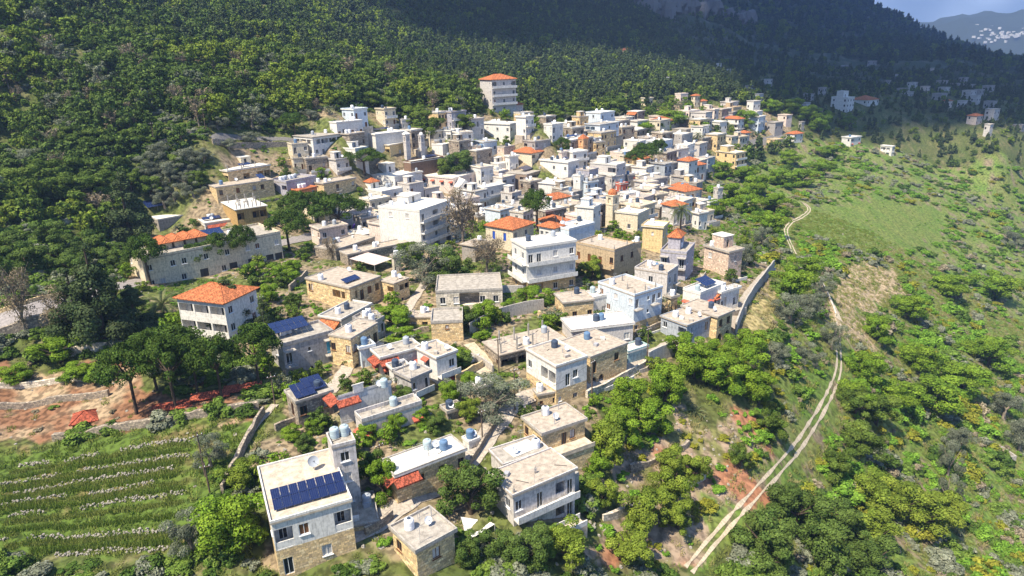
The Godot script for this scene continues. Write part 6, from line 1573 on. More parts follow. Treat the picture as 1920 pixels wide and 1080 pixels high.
	house("village_house","narrow-doored grey stone house beside the long low church","narrow-doored grey stone house by long low church",Vector3(24.8,11.14,-196.7),0.85,5.5,7.5,6.8,"stonegrey","rough",0.3,{"F":"D.w/w.D","L":"w.w/..w"})
	house("village_house","narrow-doored grey stone house beside the stone house beside round trees","narrow-doored grey stone house by stone house beside round",Vector3(-18.1,23.42,-257.5),0.77,5.6,6.1,6.2,"stonegrey","cream",0.3,{"F":"w.w/w.D","L":"n.n/..w","box":[[0,-1,2.6,2.4,2.0,"stonegrey"]]})
	house("village_house","boxy cream house beside the low house before beige block","boxy cream house by low house before beige",Vector3(120.4,9.89,-362.1),0.61,6.5,6.3,6.0,"cream","rough",0.3,{"F":"wDw/w.D","L":".../..w","box":[[0,-1,2.6,2.4,2.0,"cream"]]})
	house("village_house","narrow-doored grey house beside the white house beside domed tower","narrow-doored grey house by white house beside domed",Vector3(12.5,11.44,-189.3),0.71,5.3,6.9,3.4,"grey","tile",0.3,{"F":"wDw","L":".w.","posts":[4,1.6],"hip":1})
	house("village_house","plain pale house beside the brown-roofed house","plain pale house by brown-roofed house",Vector3(49.3,8.74,-245.4),0.55,5.1,6.4,6.2,"pale","cream",0.3,{"F":"=w.b/w.D","L":".../..w"})
	house("village_house","boxy light blue house beside the little house with row of doors","boxy light blue house by little house with row",Vector3(-55.3,35.31,-254.4),0.91,6.2,6.5,6.8,"bluewhite","white",0.3,{"F":"D.w/w.D","L":"w.w/..w"})
	house("village_house","tiny-windowed grey stone house beside the house with pale blue floor","tiny-windowed grey stone house by house with pale blue",Vector3(69.5,18.44,-313.1),0.61,6.7,6.3,6.0,"stonegrey","cream",0.3,{"F":"o.w/w.D","L":".w./..w"})
	house("village_house","flat golden stone house beside the white villa with arcade","flat golden stone house by white villa with arcade",Vector3(6.5,30.42,-288.0),0.62,6.5,4.8,6.2,"stone","white",0.3,{"F":"=w.b/w.D","L":"n.n/..w"})
	house("village_house","narrow-doored golden stone house beside the grey-blue house with slab","narrow-doored golden stone house by grey-blue house with slab",Vector3(51.7,12.87,-275.5),0.85,6.9,6.1,6.0,"stone","tile",0.3,{"F":"D.w/w.D","L":"w.w/..w","hip":1})
	house("village_house","narrow-doored pinkish house beside the house with hanging balcony","narrow-doored pinkish house by house with hanging balcony",Vector3(-14.0,8.36,-223.0),0.63,5.9,6.1,6.8,"pinkwhite","concrete",0.3,{"F":"D.w/w.D","L":"n.n/..w"})
	house("village_house","narrow-doored cream house beside the brown-roofed house","narrow-doored cream house by brown-roofed house",Vector3(59.4,8.21,-229.2),0.56,7.0,7.3,6.8,"cream","tile",0.3,{"F":"wDw/w.D","L":"w.w/..w","hip":1})
	house("village_house","boxy cream house beside the house with open top floor","boxy cream house by house with open top",Vector3(-70.2,27.07,-230.9),0.58,5.2,5.3,6.0,"cream","concrete",0.3,{"F":"D.w/w.D","L":".w./..w"})
	house("village_house","flat golden stone house beside the house with pergola and parasol","flat golden stone house by house with pergola and",Vector3(-27.5,32.81,-272.9),0.84,5.0,6.7,6.0,"stone","white",0.3,{"F":"wDw/w.D","L":".../..w"})
	house("village_house","tiny-windowed pale house beside the small cream house","tiny-windowed pale house by small cream house",Vector3(56.4,9.03,-258.4),0.68,6.3,4.7,4.2,"pale","white",0.3,{"F":"wDw","L":"...","box":[[0,-1,2.6,2.4,2.0,"pale"]]})
	house("village_house","plain golden stone house beside the pale pink house above palm","plain golden stone house by pale pink house above",Vector3(54.2,9.37,-210.5),0.59,6.3,4.7,6.0,"stone","concrete",0.3,{"F":"o.w/w.D","L":"w.w/..w"})
	house("village_house","narrow-doored white house beside the dark house with orange lean-to","narrow-doored white house by dark house with orange",Vector3(56.6,25.53,-341.5),0.84,6.5,6.1,3.4,"white","cream",0.3,{"F":"=w.b","L":"n.n","posts":[4,1.6]})
	house("village_house","plain grey stone house beside the pale pink house above palm","plain grey stone house by pale pink house above",Vector3(45.8,9.00,-230.3),0.88,5.3,6.7,6.2,"stonegrey","cream",0.3,{"F":"wDw/w.D","L":".../..w"})
	house("village_house","boxy pale house beside the tall house with orange hip","boxy pale house by tall house with orange",Vector3(77.2,7.69,-287.4),0.57,8.6,5.9,6.2,"pale","tile",0.3,{"F":"wDw/w.D","L":"w.w/..w","hip":1})
	house("village_house","plain grey house beside the grey-blue house with slab","plain grey house by grey-blue house with slab",Vector3(66.3,7.52,-262.0),0.73,5.7,5.5,6.2,"grey","cream",0.3,{"F":"o.w/w.D","L":"n.n/..w","box":[[0,-1,2.6,2.4,2.0,"grey"]]})
	house("village_house","tiny-windowed pinkish house beside the pale pink house above palm","tiny-windowed pinkish house by pale pink house above",Vector3(35.0,9.73,-213.9),0.57,5.1,6.8,4.2,"pinkwhite","white",0.3,{"F":"=w.b","L":"w.w"})
	house("village_house","flat lavender house beside the house with pergola and parasol","flat lavender house by house with pergola and",Vector3(-21.0,32.79,-274.5),0.79,7.4,5.7,6.0,"lavender","rough",0.3,{"F":"=w.b/w.D","L":"n.n/..w"})
	house("village_house","terraced white house beside the house with pergola and parasol","terraced white house by house with pergola and",Vector3(-34.8,34.28,-274.6),0.70,8.3,5.1,3.4,"white","white",0.3,{"F":"w.w","L":"w.w"})
	house("village_house","narrow-doored pale house beside the open concrete frame house","narrow-doored pale house by open concrete frame house",Vector3(87.7,25.48,-360.5),0.90,6.5,6.0,3.4,"pale","rough",0.3,{"F":"w.w","L":"n.n"})
	house("village_house","tiny-windowed cream house beside the tan house above umbrella pines","tiny-windowed cream house by tan house above umbrella",Vector3(-44.3,10.74,-208.6),0.89,5.4,4.9,3.4,"cream","cream",0.3,{"F":"w.w","L":".w."})
	house("village_house","tiny-windowed golden stone house beside the house with glazed porch","tiny-windowed golden stone house by house with glazed porch",Vector3(33.4,27.82,-316.8),0.57,6.9,5.5,4.2,"stone","rough",0.3,{"F":"wDw","L":"w.w","box":[[0,-1,2.6,2.4,2.0,"stone"]]})
	house("village_house","terraced pinkish house beside the low house before beige block","terraced pinkish house by low house before beige",Vector3(94.1,26.14,-363.9),0.67,8.9,7.1,3.4,"pinkwhite","white",0.3,{"F":"o.w","L":"w.w","box":[[0,-1,2.6,2.4,2.0,"pinkwhite"]]})
	house("village_house","terraced pinkish house beside the pale pink house above palm","terraced pinkish house by pale pink house above",Vector3(42.0,9.89,-214.6),0.84,6.4,5.2,6.0,"pinkwhite","concrete",0.3,{"F":"w.w/w.D","L":".w./..w"})
	house("village_house","boxy pale house beside the house with pale blue floor","boxy pale house by house with pale blue",Vector3(73.6,12.58,-299.7),0.70,7.4,5.9,6.2,"pale","concrete",0.3,{"F":"D.w/w.D","L":".w./..w"})
	house("village_house","terraced pinkish house beside the dark house with orange lean-to","terraced pinkish house by dark house with orange",Vector3(75.5,24.70,-352.9),0.74,6.7,5.5,3.4,"pinkwhite","cream",0.3,{"F":"D.w","L":".w."})
	house("village_house","tiny-windowed pale house beside the white house beside domed tower","tiny-windowed pale house by white house beside domed",Vector3(11.9,9.09,-204.8),0.81,5.2,4.8,6.8,"pale","cream",0.3,{"F":"o.w/w.D","L":".../..w","box":[[0,-1,2.6,2.4,2.0,"pale"]]})
	house("village_house","narrow-doored light blue house beside the small yellow-cream house","narrow-doored light blue house by small yellow-cream house",Vector3(143.2,15.77,-402.8),0.84,9.4,6.8,6.2,"bluewhite","rough",0.3,{"F":"=w.b/w.D","L":"n.n/..w"})
	house("village_house","flat grey stone house beside the long house with roof panels","flat grey stone house by long house with roof",Vector3(26.7,23.60,-287.8),0.63,6.4,6.7,6.8,"stonegrey","white",0.3,{"F":"=w.b/w.D","L":".w./..w","box":[[0,-1,2.6,2.4,2.0,"stonegrey"]]})
	house("village_house","boxy pale house beside the long low church","boxy pale house by long low church",Vector3(49.1,9.88,-200.6),0.58,5.2,4.9,6.2,"pale","tile",0.3,{"F":"o.w/w.D","L":"w.w/..w","hip":1})
	house("village_house","boxy pale house beside the house with glazed porch","boxy pale house by house with glazed porch",Vector3(27.6,24.60,-301.8),0.71,7.0,7.3,3.4,"pale","concrete",0.3,{"F":"=w.b","L":".w."})
	house("village_house","narrow-doored white house beside the house with pergola and parasol","narrow-doored white house by house with pergola and",Vector3(-17.3,26.05,-262.9),0.58,5.4,4.8,6.0,"white","cream",0.3,{"F":"=w.b/w.D","L":"n.n/..w"})
	house("village_house","terraced grey stone house beside the house with hanging balcony","terraced grey stone house by house with hanging balcony",Vector3(-18.5,8.29,-218.6),0.62,5.2,6.0,6.0,"stonegrey","rough",0.3,{"F":"D.w/w.D","L":"w.w/..w"})
	house("village_house","narrow-doored white house beside the pale pink house above palm","narrow-doored white house by pale pink house above",Vector3(61.2,8.03,-222.7),0.71,6.5,6.3,4.2,"white","cream",0.3,{"F":"wDw","L":"..."})
	house("village_house","tiny-windowed golden stone house beside the house with orange pyramid room","tiny-windowed golden stone house by house with orange pyramid",Vector3(-34.1,10.39,-223.7),0.78,5.4,5.5,4.2,"stone","concrete",0.3,{"F":"o.w","L":"w.w","box":[[0,-1,2.6,2.4,2.0,"stone"]]})
	house("village_house","narrow-doored grey stone house beside the slim white tower house","narrow-doored grey stone house by slim white tower house",Vector3(22.5,12.41,-243.4),0.63,5.4,4.8,4.2,"stonegrey","cream",0.3,{"F":"w.w","L":".w."})
	house("village_house","boxy grey stone house beside the three-floor house with red tiles","boxy grey stone house by three-floor house with red",Vector3(120.2,22.73,-399.1),0.85,9.6,7.9,4.2,"stonegrey","rough",0.3,{"F":"=w.b","L":"n.n"})
	bell_tower("bell_tower","slim pale bell tower with an orange dome",Vector3(29.1,11.32,-191.1),0.7,2.6,10.0,M.cream,M.rtile,true)
	bell_tower("bell_tower","white church bell tower with pointed cap above the brown wall",Vector3(-36.9,22.88,-251.6),0.7,1.8,10.0,M.pale,M.white,false)
	bell_tower("bell_tower","small white belfry with round dome above the brown wall",Vector3(-32.0,22.55,-255.6),0.7,1.6,9.6,M.pale,M.white,true)
	bell_tower("orange_tower","square orange stair tower with pyramid cap",Vector3(29.1,19.18,-269.6),0.7,2.7,8.5,M.peach,M.rtile,false)
	chapel(Vector3(-16.8,12.11,-237.0),0.45)
	pass

# ---------------------------------------------------------------- walls
func stone_wall(nm: String, label: String, pts: Array, h: float, th: float, m: Material, step := 1.2, rag := 0.15):
	var path := smooth(pts, step)
	var W := thing(nm, label, "wall", Vector3.ZERO)
	var st := mb()
	var pa: Array = []
	for i in path.size():
		var p: Vector3 = path[i]
		var d: Vector3 = (path[mini(i + 1, path.size() - 1)] - path[maxi(i - 1, 0)]).normalized()
		var s := Vector3(-d.z, 0, d.x) * th * 0.5
		var y := ground(p.x, p.z)
		var top := y + h * (1.0 + rag * nz2.get_noise_2d(p.x * 9.0, p.z * 9.0))
		var jt := s * (1.0 + rag * nz2.get_noise_2d(p.z * 7.0, p.x * 7.0))
		pa.append([Vector3(p.x, y - 1.5, p.z) + jt, Vector3(p.x, top, p.z) + jt * 0.8, Vector3(p.x, top, p.z) - jt * 0.8, Vector3(p.x, y - 1.5, p.z) - jt])
	var u := 0.0
	for i in pa.size() - 1:
		var a: Array = pa[i]
		var b: Array = pa[i + 1]
		var l: float = (b[0] - a[0]).length()
		var sd: Vector3 = a[0] - a[3]
		quad(st, a[0], b[0], b[1], a[1], sd, Vector2(u, 0))
		quad(st, a[3], b[3], b[2], a[2], -sd, Vector2(u, 0))
		quad(st, a[1], b[1], b[2], a[2], Vector3.UP, Vector2(u, 0))
		u += l
	for e in [[pa[0], pa[1]], [pa[pa.size() - 1], pa[pa.size() - 2]]]:
		quad(st, e[0][0], e[0][3], e[0][2], e[0][1], e[0][0] - e[1][0])
	part("masonry", st.commit(), m, W)
	return W

func rock_mesh(seed_: int) -> ArrayMesh:
	var r := RandomNumberGenerator.new()
	r.seed = seed_
	var s := SphereMesh.new()
	s.radial_segments = 7
	s.rings = 4
	s.radius = 0.5
	s.height = 1.0
	var st := SurfaceTool.new()
	st.create_from(s, 0)
	var a := st.commit_to_arrays()
	var v: PackedVector3Array = a[Mesh.ARRAY_VERTEX]
	var o := mb()
	var idx: PackedInt32Array = a[Mesh.ARRAY_INDEX]
	var n := FastNoiseLite.new()
	n.seed = seed_; n.frequency = 0.9
	for i in range(0, idx.size(), 3):
		for k in 3:
			var p := v[idx[i + k]]
			o.set_smooth_group(-1)
			o.add_vertex(p * (1.0 + 0.75 * n.get_noise_3dv(p * 1.8)) * Vector3(1.0, 0.75, 0.9))
	o.generate_normals()
	return o.commit()

func build_cliff():
	# bare limestone crags under the summit
	var st := mb()
	var r := RandomNumberGenerator.new()
	r.seed = 12
	var rm: Array = []
	for i in 5: rm.append(rock_mesh(140 + i))
	for c in [
		[174,-895],[186,-889],[209,-933],[223,-936],[242,-956],[279,-1045],[293,-1039],[317,-1066],[333,-1067],[355,-1087],[220,-1003],[268,-1079],[313,-1128]
	]:
		for k in 9:
			var x: float = c[0] + r.randf_range(-16, 16)
			var z: float = c[1] + r.randf_range(-14, 14)
			var s := r.randf_range(9.0, 20.0)
			var b := Basis(Vector3.UP, r.randf() * TAU).scaled(Vector3(s, s * r.randf_range(1.4, 2.6), s))
			st.append_from(rm[r.randi() % 5], 0, Transform3D(b, on_ground(x, z, s * 0.35)))
	structure("cliff", st.commit(), mat(lin(0.15, 0.135, 0.12), 0.95))

func build_walls():
	stone_wall("retaining_wall","tall grey stone retaining wall below the main road",[[-91.8,-108.7],[-86.0,-111.6],[-82.5,-113.7],[-79.9,-116.6]],2.6,0.8,M.stonegrey,1.2,0.15)
	stone_wall("road_wall","low beige kerb wall along the upper side of the main road",[[-96.3,-115.8],[-89.4,-119.2],[-86.1,-126.9]],0.8,0.5,M.stone,1.2,0.05)
	stone_wall("garden_wall","pale dry stone wall between the trees and the red soil plot",[[-76.2,-106.8],[-72.1,-107.7],[-64.6,-108.5]],1.6,0.6,M.stonepale,1.2,0.15)
	stone_wall("field_wall","rubble stone wall along the top of the grassy terraced field",[[-66.6,-86.6],[-59.4,-86.6],[-51.5,-86.8],[-43.9,-87.5],[-37.7,-89.7]],1.1,0.9,M.stonegrey,1.2,0.15)
	stone_wall("concrete_wall","tall stained concrete garden wall above the unfinished slab house",[[-4.7,-119.6],[-0.2,-123.4],[6.2,-126.6]],2.6,0.3,M.concrete,1.2,0.03)
	stone_wall("concrete_wall","curved concrete garden wall under the ruin bushes",[[-7.9,-115.4],[-6.2,-117.7],[-4.7,-119.6]],2.2,0.3,M.concrete,1.2,0.03)
	stone_wall("parapet_wall","stone parapet along the paved ramp above the orchard",[[11.3,-95.8],[16.4,-101.3],[22.1,-108.1],[28.8,-115.3]],1.2,0.5,M.stonepale,1.2,0.15)
	stone_wall("boundary_wall","grey boundary wall along the dry grass bank",[[44.4,-125.7],[51.6,-140.5],[61.6,-158.5],[70.2,-174.1]],2.4,0.4,M.concrete,1.2,0.04)
	stone_wall("corrugated_wall","pale sheet wall beside the paved ramp",[[23.7,-109.3],[26.6,-111.8],[29.6,-114.1]],2.8,0.2,M.pale,1.2,0.02)
	stone_wall("terrace_block_wall","long concrete terrace wall below the grey house with balconies",[[-0.4,-68.0],[3.3,-71.5],[8.1,-77.5]],2.6,0.5,M.concrete,1.2,0.03)
	stone_wall("garden_wall","low stone wall climbing beside the sandstone porch house",[[-46.7,-135.8],[-46.5,-141.0],[-46.0,-146.6]],1.4,0.5,M.stonegrey,1.2,0.15)
	stone_wall("grove_wall","long grey stone terrace wall under the olive grove",[[-92.2,-216.6],[-88.0,-222.5],[-80.7,-231.0],[-72.0,-237.5]],1.6,0.6,M.stonegrey,1.2,0.15)
	stone_wall("grove_wall","second stone terrace wall above the white houses on the grove slope",[[-74.1,-224.5],[-68.3,-228.8],[-59.5,-228.5]],1.5,0.6,M.stone,1.2,0.15)
	stone_wall("hillside_wall","rough stone terrace wall among the left hillside bushes",[[-128.0,-165.9],[-125.2,-171.5],[-122.5,-174.8]],2.0,0.6,M.stonegrey,1.2,0.15)
	stone_wall("hillside_wall","short pale wall beside the hillside tree clump",[[-116.5,-169.0],[-113.4,-176.1]],1.2,0.6,M.stonepale,1.2,0.15)
	stone_wall("roadside_wall","low stone wall beside the upper road bend",[[-107.6,-214.2],[-101.1,-216.8],[-95.7,-220.3]],1.6,0.5,M.stonegrey,1.2,0.15)
	stone_wall("track_wall","low pale wall edging the dirt clearing",[[86.7,-182.1],[84.0,-170.4],[80.7,-158.6]],0.9,0.4,M.stonepale,1.2,0.15)
	stone_wall("lane_wall","rubble wall below the small square sandstone house",[[-17.1,-63.5],[-15.5,-64.9],[-14.5,-66.3]],1.2,0.5,M.stonegrey,1.2,0.15)
	stone_wall("soil_wall","stone edge between the upper and lower red soil beds",[[-80.6,-94.9],[-73.1,-96.2],[-63.2,-95.7]],1.0,0.6,M.stonegrey,1.2,0.15)
	stone_wall("soil_wall","short stone edge above the upper red soil bed",[[-83.8,-99.7],[-75.9,-101.0],[-65.0,-100.0]],0.9,0.6,M.stonepale,1.2,0.15)
	stone_wall("slope_wall","crumbling terrace wall on the stony orchard slope",[[16.3,-84.3],[21.9,-88.4],[27.0,-92.9]],1.0,0.6,M.stonegrey,1.2,0.50)
	stone_wall("slope_wall","lower crumbling terrace wall on the stony slope",[[11.1,-74.2],[18.7,-80.4],[28.3,-87.7]],1.0,0.6,M.stonepale,1.2,0.50)
	stone_wall("yard_wall","low rubble wall beside the rubble stone house yard",[[-33.4,-83.6],[-31.1,-86.1],[-28.5,-87.8]],1.0,0.5,M.stonegrey,1.2,0.30)
	stone_wall("yard_wall","low stone wall under the pale house with red hoods",[[-23.6,-79.7],[-20.2,-81.2],[-17.0,-83.7]],1.1,0.4,M.stonepale,1.2,0.20)
	stone_wall("yard_wall","stone yard wall beside the broad silvery olive",[[-9.3,-97.3],[-7.3,-99.7],[-5.2,-102.9]],1.2,0.4,M.stone,1.2,0.20)
	stone_wall("yard_wall","curving stone wall along the lower lane bend",[[-6.4,-76.5],[-4.9,-80.2],[-3.9,-83.6],[-2.8,-86.8]],1.0,0.4,M.stonegrey,1.2,0.20)
	stone_wall("yard_wall","stepped wall between the slab house and the olive",[[-7.6,-105.4],[-5.3,-103.8],[-3.4,-101.4]],1.3,0.4,M.concrete,1.2,0.05)
	stone_wall("yard_wall","pale yard wall before the tumbledown shed",[[-24.3,-125.1],[-21.2,-121.9],[-16.4,-120.3]],1.2,0.4,M.stone,1.2,0.30)
	stone_wall("yard_wall","rough wall beside the ochre stone house",[[-20.9,-113.1],[-17.8,-115.2],[-15.4,-116.1]],1.0,0.4,M.stonegrey,1.2,0.30)
	stone_wall("yard_wall","white yard wall beside the iron roof stair house",[[-9.4,-105.2],[-8.4,-103.5],[-5.8,-105.5]],1.0,0.3,M.white,1.2,0.02)
	stone_wall("yard_wall","garden wall under the large white house",[[-2.3,-135.8],[3.4,-137.2],[8.7,-140.4]],1.6,0.3,M.pale,1.2,0.03)
	stone_wall("yard_wall","tumbled wall below the small golden stone house",[[5.0,-123.7],[8.0,-122.0],[10.4,-122.8]],1.0,0.6,M.stone,1.2,0.50)
	stone_wall("yard_wall","grey wall beside the blue-grey cottage garden",[[23.1,-119.2],[27.3,-122.4],[30.4,-124.8]],1.2,0.4,M.stonegrey,1.2,0.20)
	stone_wall("field_edge_wall","stone bank along the field path",[[-35.8,-70.7],[-36.1,-75.4],[-36.2,-80.7],[-36.4,-88.1]],1.2,0.5,M.stonegrey,1.2,0.40)
	# rows of field stones on the terraced plot
	var rows: Array = [
		[[-67.8,-80.8],[-61.3,-81.7],[-56.3,-81.7],[-47.8,-82.1],[-44.7,-81.9]],
		[[-68.2,-76.5],[-62.3,-78.4],[-55.2,-78.8],[-50.4,-78.9],[-43.5,-79.0]],
		[[-64.7,-74.8],[-57.6,-76.5],[-51.8,-76.9],[-44.5,-76.6]],
		[[-65.1,-72.0],[-62.4,-73.0],[-56.4,-74.3],[-51.7,-74.3],[-45.9,-74.5],[-41.6,-74.4]],
		[[-61.7,-70.2],[-58.0,-71.2],[-51.6,-71.9],[-45.9,-71.9],[-41.1,-71.9]],
		[[-60.6,-65.5],[-56.3,-66.7],[-51.0,-66.8],[-44.5,-66.7],[-40.3,-66.3]],
		[[-52.6,-64.0],[-47.4,-64.0],[-39.3,-63.6]],
	]
	var rm: Array = []
	for i in 4: rm.append(rock_mesh(60 + i))
	var k := 0
	var ord := ["top", "second", "third", "fourth", "fifth", "sixth", "seventh"]
	for rw in rows:
		var path := smooth(rw, 0.30)
		var T := thing("terrace_wall", "%s low dry stone row across the grassy terraced field" % ord[k], "stone wall", Vector3.ZERO, 0.0, "dry stone rows in the field")
		var st := mb()
		for p in path:
			if nz2.get_noise_2d(p.x * 1.2 + k * 40.0, p.z * 1.2) < -0.30: continue
			for q in 3:
				var x: float = p.x + rng.randf_range(-0.25, 0.25)
				var z: float = p.z + rng.randf_range(-0.35, 0.35)
				var s := rng.randf_range(0.14, 0.36)
				var b := Basis(Vector3(rng.randf(), rng.randf(), rng.randf()).normalized(), rng.randf() * 6.0).scaled(Vector3.ONE * s)
				st.append_from(rm[rng.randi() % 4], 0, Transform3D(b, on_ground(x, z, 0.04 + 0.12 * q)))
		var o := part("stones", st.commit(), M.rock, T)
		o.set_meta("kind", "stuff")
		field_rows.append(path)
		k += 1

# ---------------------------------------------------------------- plants
func leaf_cloud(lobes: Array, nleaf: int, size: float, ca: Color, cb: Color, seed_: int, flat := 0.5, yscale := 1.0) -> ArrayMesh:
	var r := RandomNumberGenerator.new()
	r.seed = seed_
	var area := 0.0
	for l in lobes: area += l[1] * l[1]
	var vs := PackedVector3Array()
	var ns := PackedVector3Array()
	var cs := PackedColorArray()
	var ix := PackedInt32Array()
	for l in lobes:
		var c: Vector3 = l[0]
		var R: float = l[1]
		var n := int(nleaf * R * R / area)
		var tone := r.randf_range(0.78, 1.2)
		var mixl := r.randf()
		for i in n:
			var d := Vector3(r.randfn(), r.randfn(), r.randfn()).normalized()
			if d.y < -0.45 and r.randf() < 0.6: d.y = -d.y
			var p := c + d * R * pow(r.randf(), 0.22) * Vector3(1, yscale, 1)
			var nn := (d + Vector3(r.randfn(), r.randfn() + 0.4, r.randfn()) * flat).normalized()
			var t := nn.cross(Vector3(r.randfn(), r.randfn(), r.randfn())).normalized()
			var b := nn.cross(t)
			var s := size * r.randf_range(0.6, 1.35)
			var col := ca.lerp(cb, clampf(mixl * 0.6 + r.randf() * 0.5, 0, 1)) * (tone * r.randf_range(0.65, 1.35))
			var k := vs.size()
			vs.append(p - t * s * 0.5 - b * s * 0.35)
			vs.append(p + t * s * 0.5 - b * s * 0.15)
			vs.append(p + t * s * 0.35 + b * s * 0.45)
			vs.append(p - t * s * 0.4 + b * s * 0.3)
			var sn := (nn + d * 0.45).normalized()
			for q in 4:
				ns.append(sn); cs.append(col)
			ix.append_array(PackedInt32Array([k, k + 2, k + 1, k, k + 3, k + 2]))
	var arr := []
	arr.resize(Mesh.ARRAY_MAX)
	arr[Mesh.ARRAY_VERTEX] = vs
	arr[Mesh.ARRAY_NORMAL] = ns
	arr[Mesh.ARRAY_COLOR] = cs
	arr[Mesh.ARRAY_INDEX] = ix
	var m := ArrayMesh.new()
	m.add_surface_from_arrays(Mesh.PRIMITIVE_TRIANGLES, arr)
	return m

# every kind is one unit tall and is scaled when it is placed; [crown mesh, trunk mesh]
func make_tree(kind: String, v: int, nleaf: int, lsize: float) -> Array:
	var key := "%s%d_%d" % [kind, v, nleaf]
	if tree_mesh.has(key): return tree_mesh[key]
	var r := RandomNumberGenerator.new()
	r.seed = hash(kind) % 1000 + v * 17
	var lobes: Array = []
	var ca := Color(0.06, 0.10, 0.02)
	var cb := Color(0.11, 0.14, 0.03)
	var ys := 0.8
	var st := mb()
	var flat := 0.55
	match kind:
		"oak", "bright", "gold", "dark":
			if kind == "oak": ca = Color(0.066, 0.115, 0.020); cb = Color(0.140, 0.190, 0.034)
			if kind == "bright": ca = Color(0.085, 0.170, 0.016); cb = Color(0.18, 0.26, 0.026)
			if kind == "gold": ca = Color(0.10, 0.160, 0.020); cb = Color(0.20, 0.245, 0.034)
			if kind == "dark": ca = Color(0.056, 0.100, 0.022); cb = Color(0.108, 0.155, 0.034)
			var sx := r.randf_range(-0.08, 0.08)
			for i in 30:
				var a := r.randf() * TAU
				var q := sqrt(r.randf()) * (0.34 + 0.10 * sin(a * 2.0 + v))
				var y := r.randf_range(0.26, 0.86) - q * 0.35
				lobes.append([Vector3(cos(a) * q + sx * y, y, sin(a) * q), r.randf_range(0.07, 0.165)])
			tube(st, Vector3(0, -0.1, 0), Vector3(0.02, 0.30, 0.01), 0.045, 0.03, 7, false)
			for i in 5:
				var a := r.randf() * TAU
				tube(st, Vector3(0.02, 0.26, 0.01), Vector3(cos(a) * 0.25, r.randf_range(0.45, 0.7), sin(a) * 0.25), 0.022, 0.006, 5, false)
		"olive":
			ca = Color(0.105, 0.125, 0.080); cb = Color(0.20, 0.215, 0.155)
			for i in 20:
				var a := r.randf() * TAU
				var q := sqrt(r.randf()) * 0.44
				lobes.append([Vector3(cos(a) * q, r.randf_range(0.34, 0.84) - q * 0.3, sin(a) * q), r.randf_range(0.10, 0.17)])
			tube(st, Vector3(0, -0.1, 0), Vector3(0.05, 0.28, 0), 0.06, 0.04, 7, false)
			for i in 5:
				var a := r.randf() * TAU
				tube(st, Vector3(0.05, 0.26, 0), Vector3(cos(a) * 0.28, r.randf_range(0.5, 0.7), sin(a) * 0.28), 0.026, 0.006, 5, false)
		"pine":   # umbrella pine
			ca = Color(0.036, 0.076, 0.014); cb = Color(0.080, 0.125, 0.022)
			flat = 0.7
			for i in 46:
				var a := r.randf() * TAU
				var q := sqrt(r.randf()) * 0.40
				lobes.append([Vector3(cos(a) * q, 0.88 - q * q * 1.6 + r.randf_range(-0.07, 0.02), sin(a) * q), r.randf_range(0.075, 0.125)])
			tube(st, Vector3(0, -0.1, 0), Vector3(0.02, 0.5, 0.015), 0.028, 0.020, 7, false)
			for i in 9:
				var a := r.randf() * TAU
				tube(st, Vector3(0.02, 0.44 + 0.008 * i, 0.015), Vector3(cos(a) * 0.30, r.randf_range(0.66, 0.74), sin(a) * 0.30), 0.013, 0.004, 5, false)
		"conifer":
			ca = Color(0.040, 0.070, 0.026); cb = Color(0.085, 0.11, 0.045)
			for i in 26:
				var t := r.randf()
				var a := r.randf() * TAU
				var q := (1.0 - t) * 0.17 + 0.02
				lobes.append([Vector3(cos(a) * q, 0.15 + t * 0.8, sin(a) * q), 0.05 + (1.0 - t) * 0.075])
			tube(st, Vector3(0, -0.1, 0), Vector3(0, 0.95, 0), 0.026, 0.006, 6, false)
		"bare":
			ca = Color(0.16, 0.125, 0.085); cb = Color(0.26, 0.21, 0.145)
			ys = 1.0
			for i in 16:
				var a := r.randf() * TAU
				var q := sqrt(r.randf()) * 0.26
				lobes.append([Vector3(cos(a) * q, r.randf_range(0.25, 0.86), sin(a) * q), r.randf_range(0.09, 0.17)])
			tube(st, Vector3(0, -0.1, 0), Vector3(0.02, 0.5, 0), 0.03, 0.018, 6, false)
			for i in 12:
				var a := r.randf() * TAU
				var f0 := Vector3(0.01, r.randf_range(0.2, 0.5), 0)
				var f1 := Vector3(cos(a) * 0.22, r.randf_range(0.6, 0.9), sin(a) * 0.22)
				tube(st, f0, f1, 0.012, 0.005, 4, false)
				for q2 in 6: tube(st, f0.lerp(f1, r.randf_range(0.4, 1.0)), f1 + Vector3(r.randfn() * 0.09, r.randf_range(-0.05, 0.16), r.randfn() * 0.09), 0.005, 0.002, 3, false)
		"shrub", "shrubbright", "shrubgrey", "shrubdry", "shrubgold", "shrubdark":
			if kind == "shrub": ca = Color(0.085, 0.15, 0.026); cb = Color(0.165, 0.235, 0.042)
			if kind == "shrubbright": ca = Color(0.090, 0.205, 0.022); cb = Color(0.18, 0.30, 0.038)
			if kind == "shrubgrey": ca = Color(0.13, 0.15, 0.095); cb = Color(0.25, 0.26, 0.19)
			if kind == "shrubdry": ca = Color(0.20, 0.165, 0.11); cb = Color(0.30, 0.26, 0.18)
			if kind == "shrubgold": ca = Color(0.14, 0.17, 0.02); cb = Color(0.28, 0.27, 0.036)
			if kind == "shrubdark": ca = Color(0.045, 0.095, 0.018); cb = Color(0.09, 0.14, 0.026)
			for i in 13:
				var a := r.randf() * TAU
				var q := sqrt(r.randf()) * 0.55
				lobes.append([Vector3(cos(a) * q, r.randf_range(0.15, 0.62) - q * 0.25, sin(a) * q), r.randf_range(0.16, 0.32)])
			tube(st, Vector3(0, -0.15, 0), Vector3(0, 0.3, 0), 0.04, 0.02, 5, false)
	if kind == "bare": nleaf = nleaf / 3
	tree_mesh[key] = [leaf_cloud(lobes, nleaf, lsize, ca, cb, hash(key), flat, ys), st.commit()]
	return tree_mesh[key]

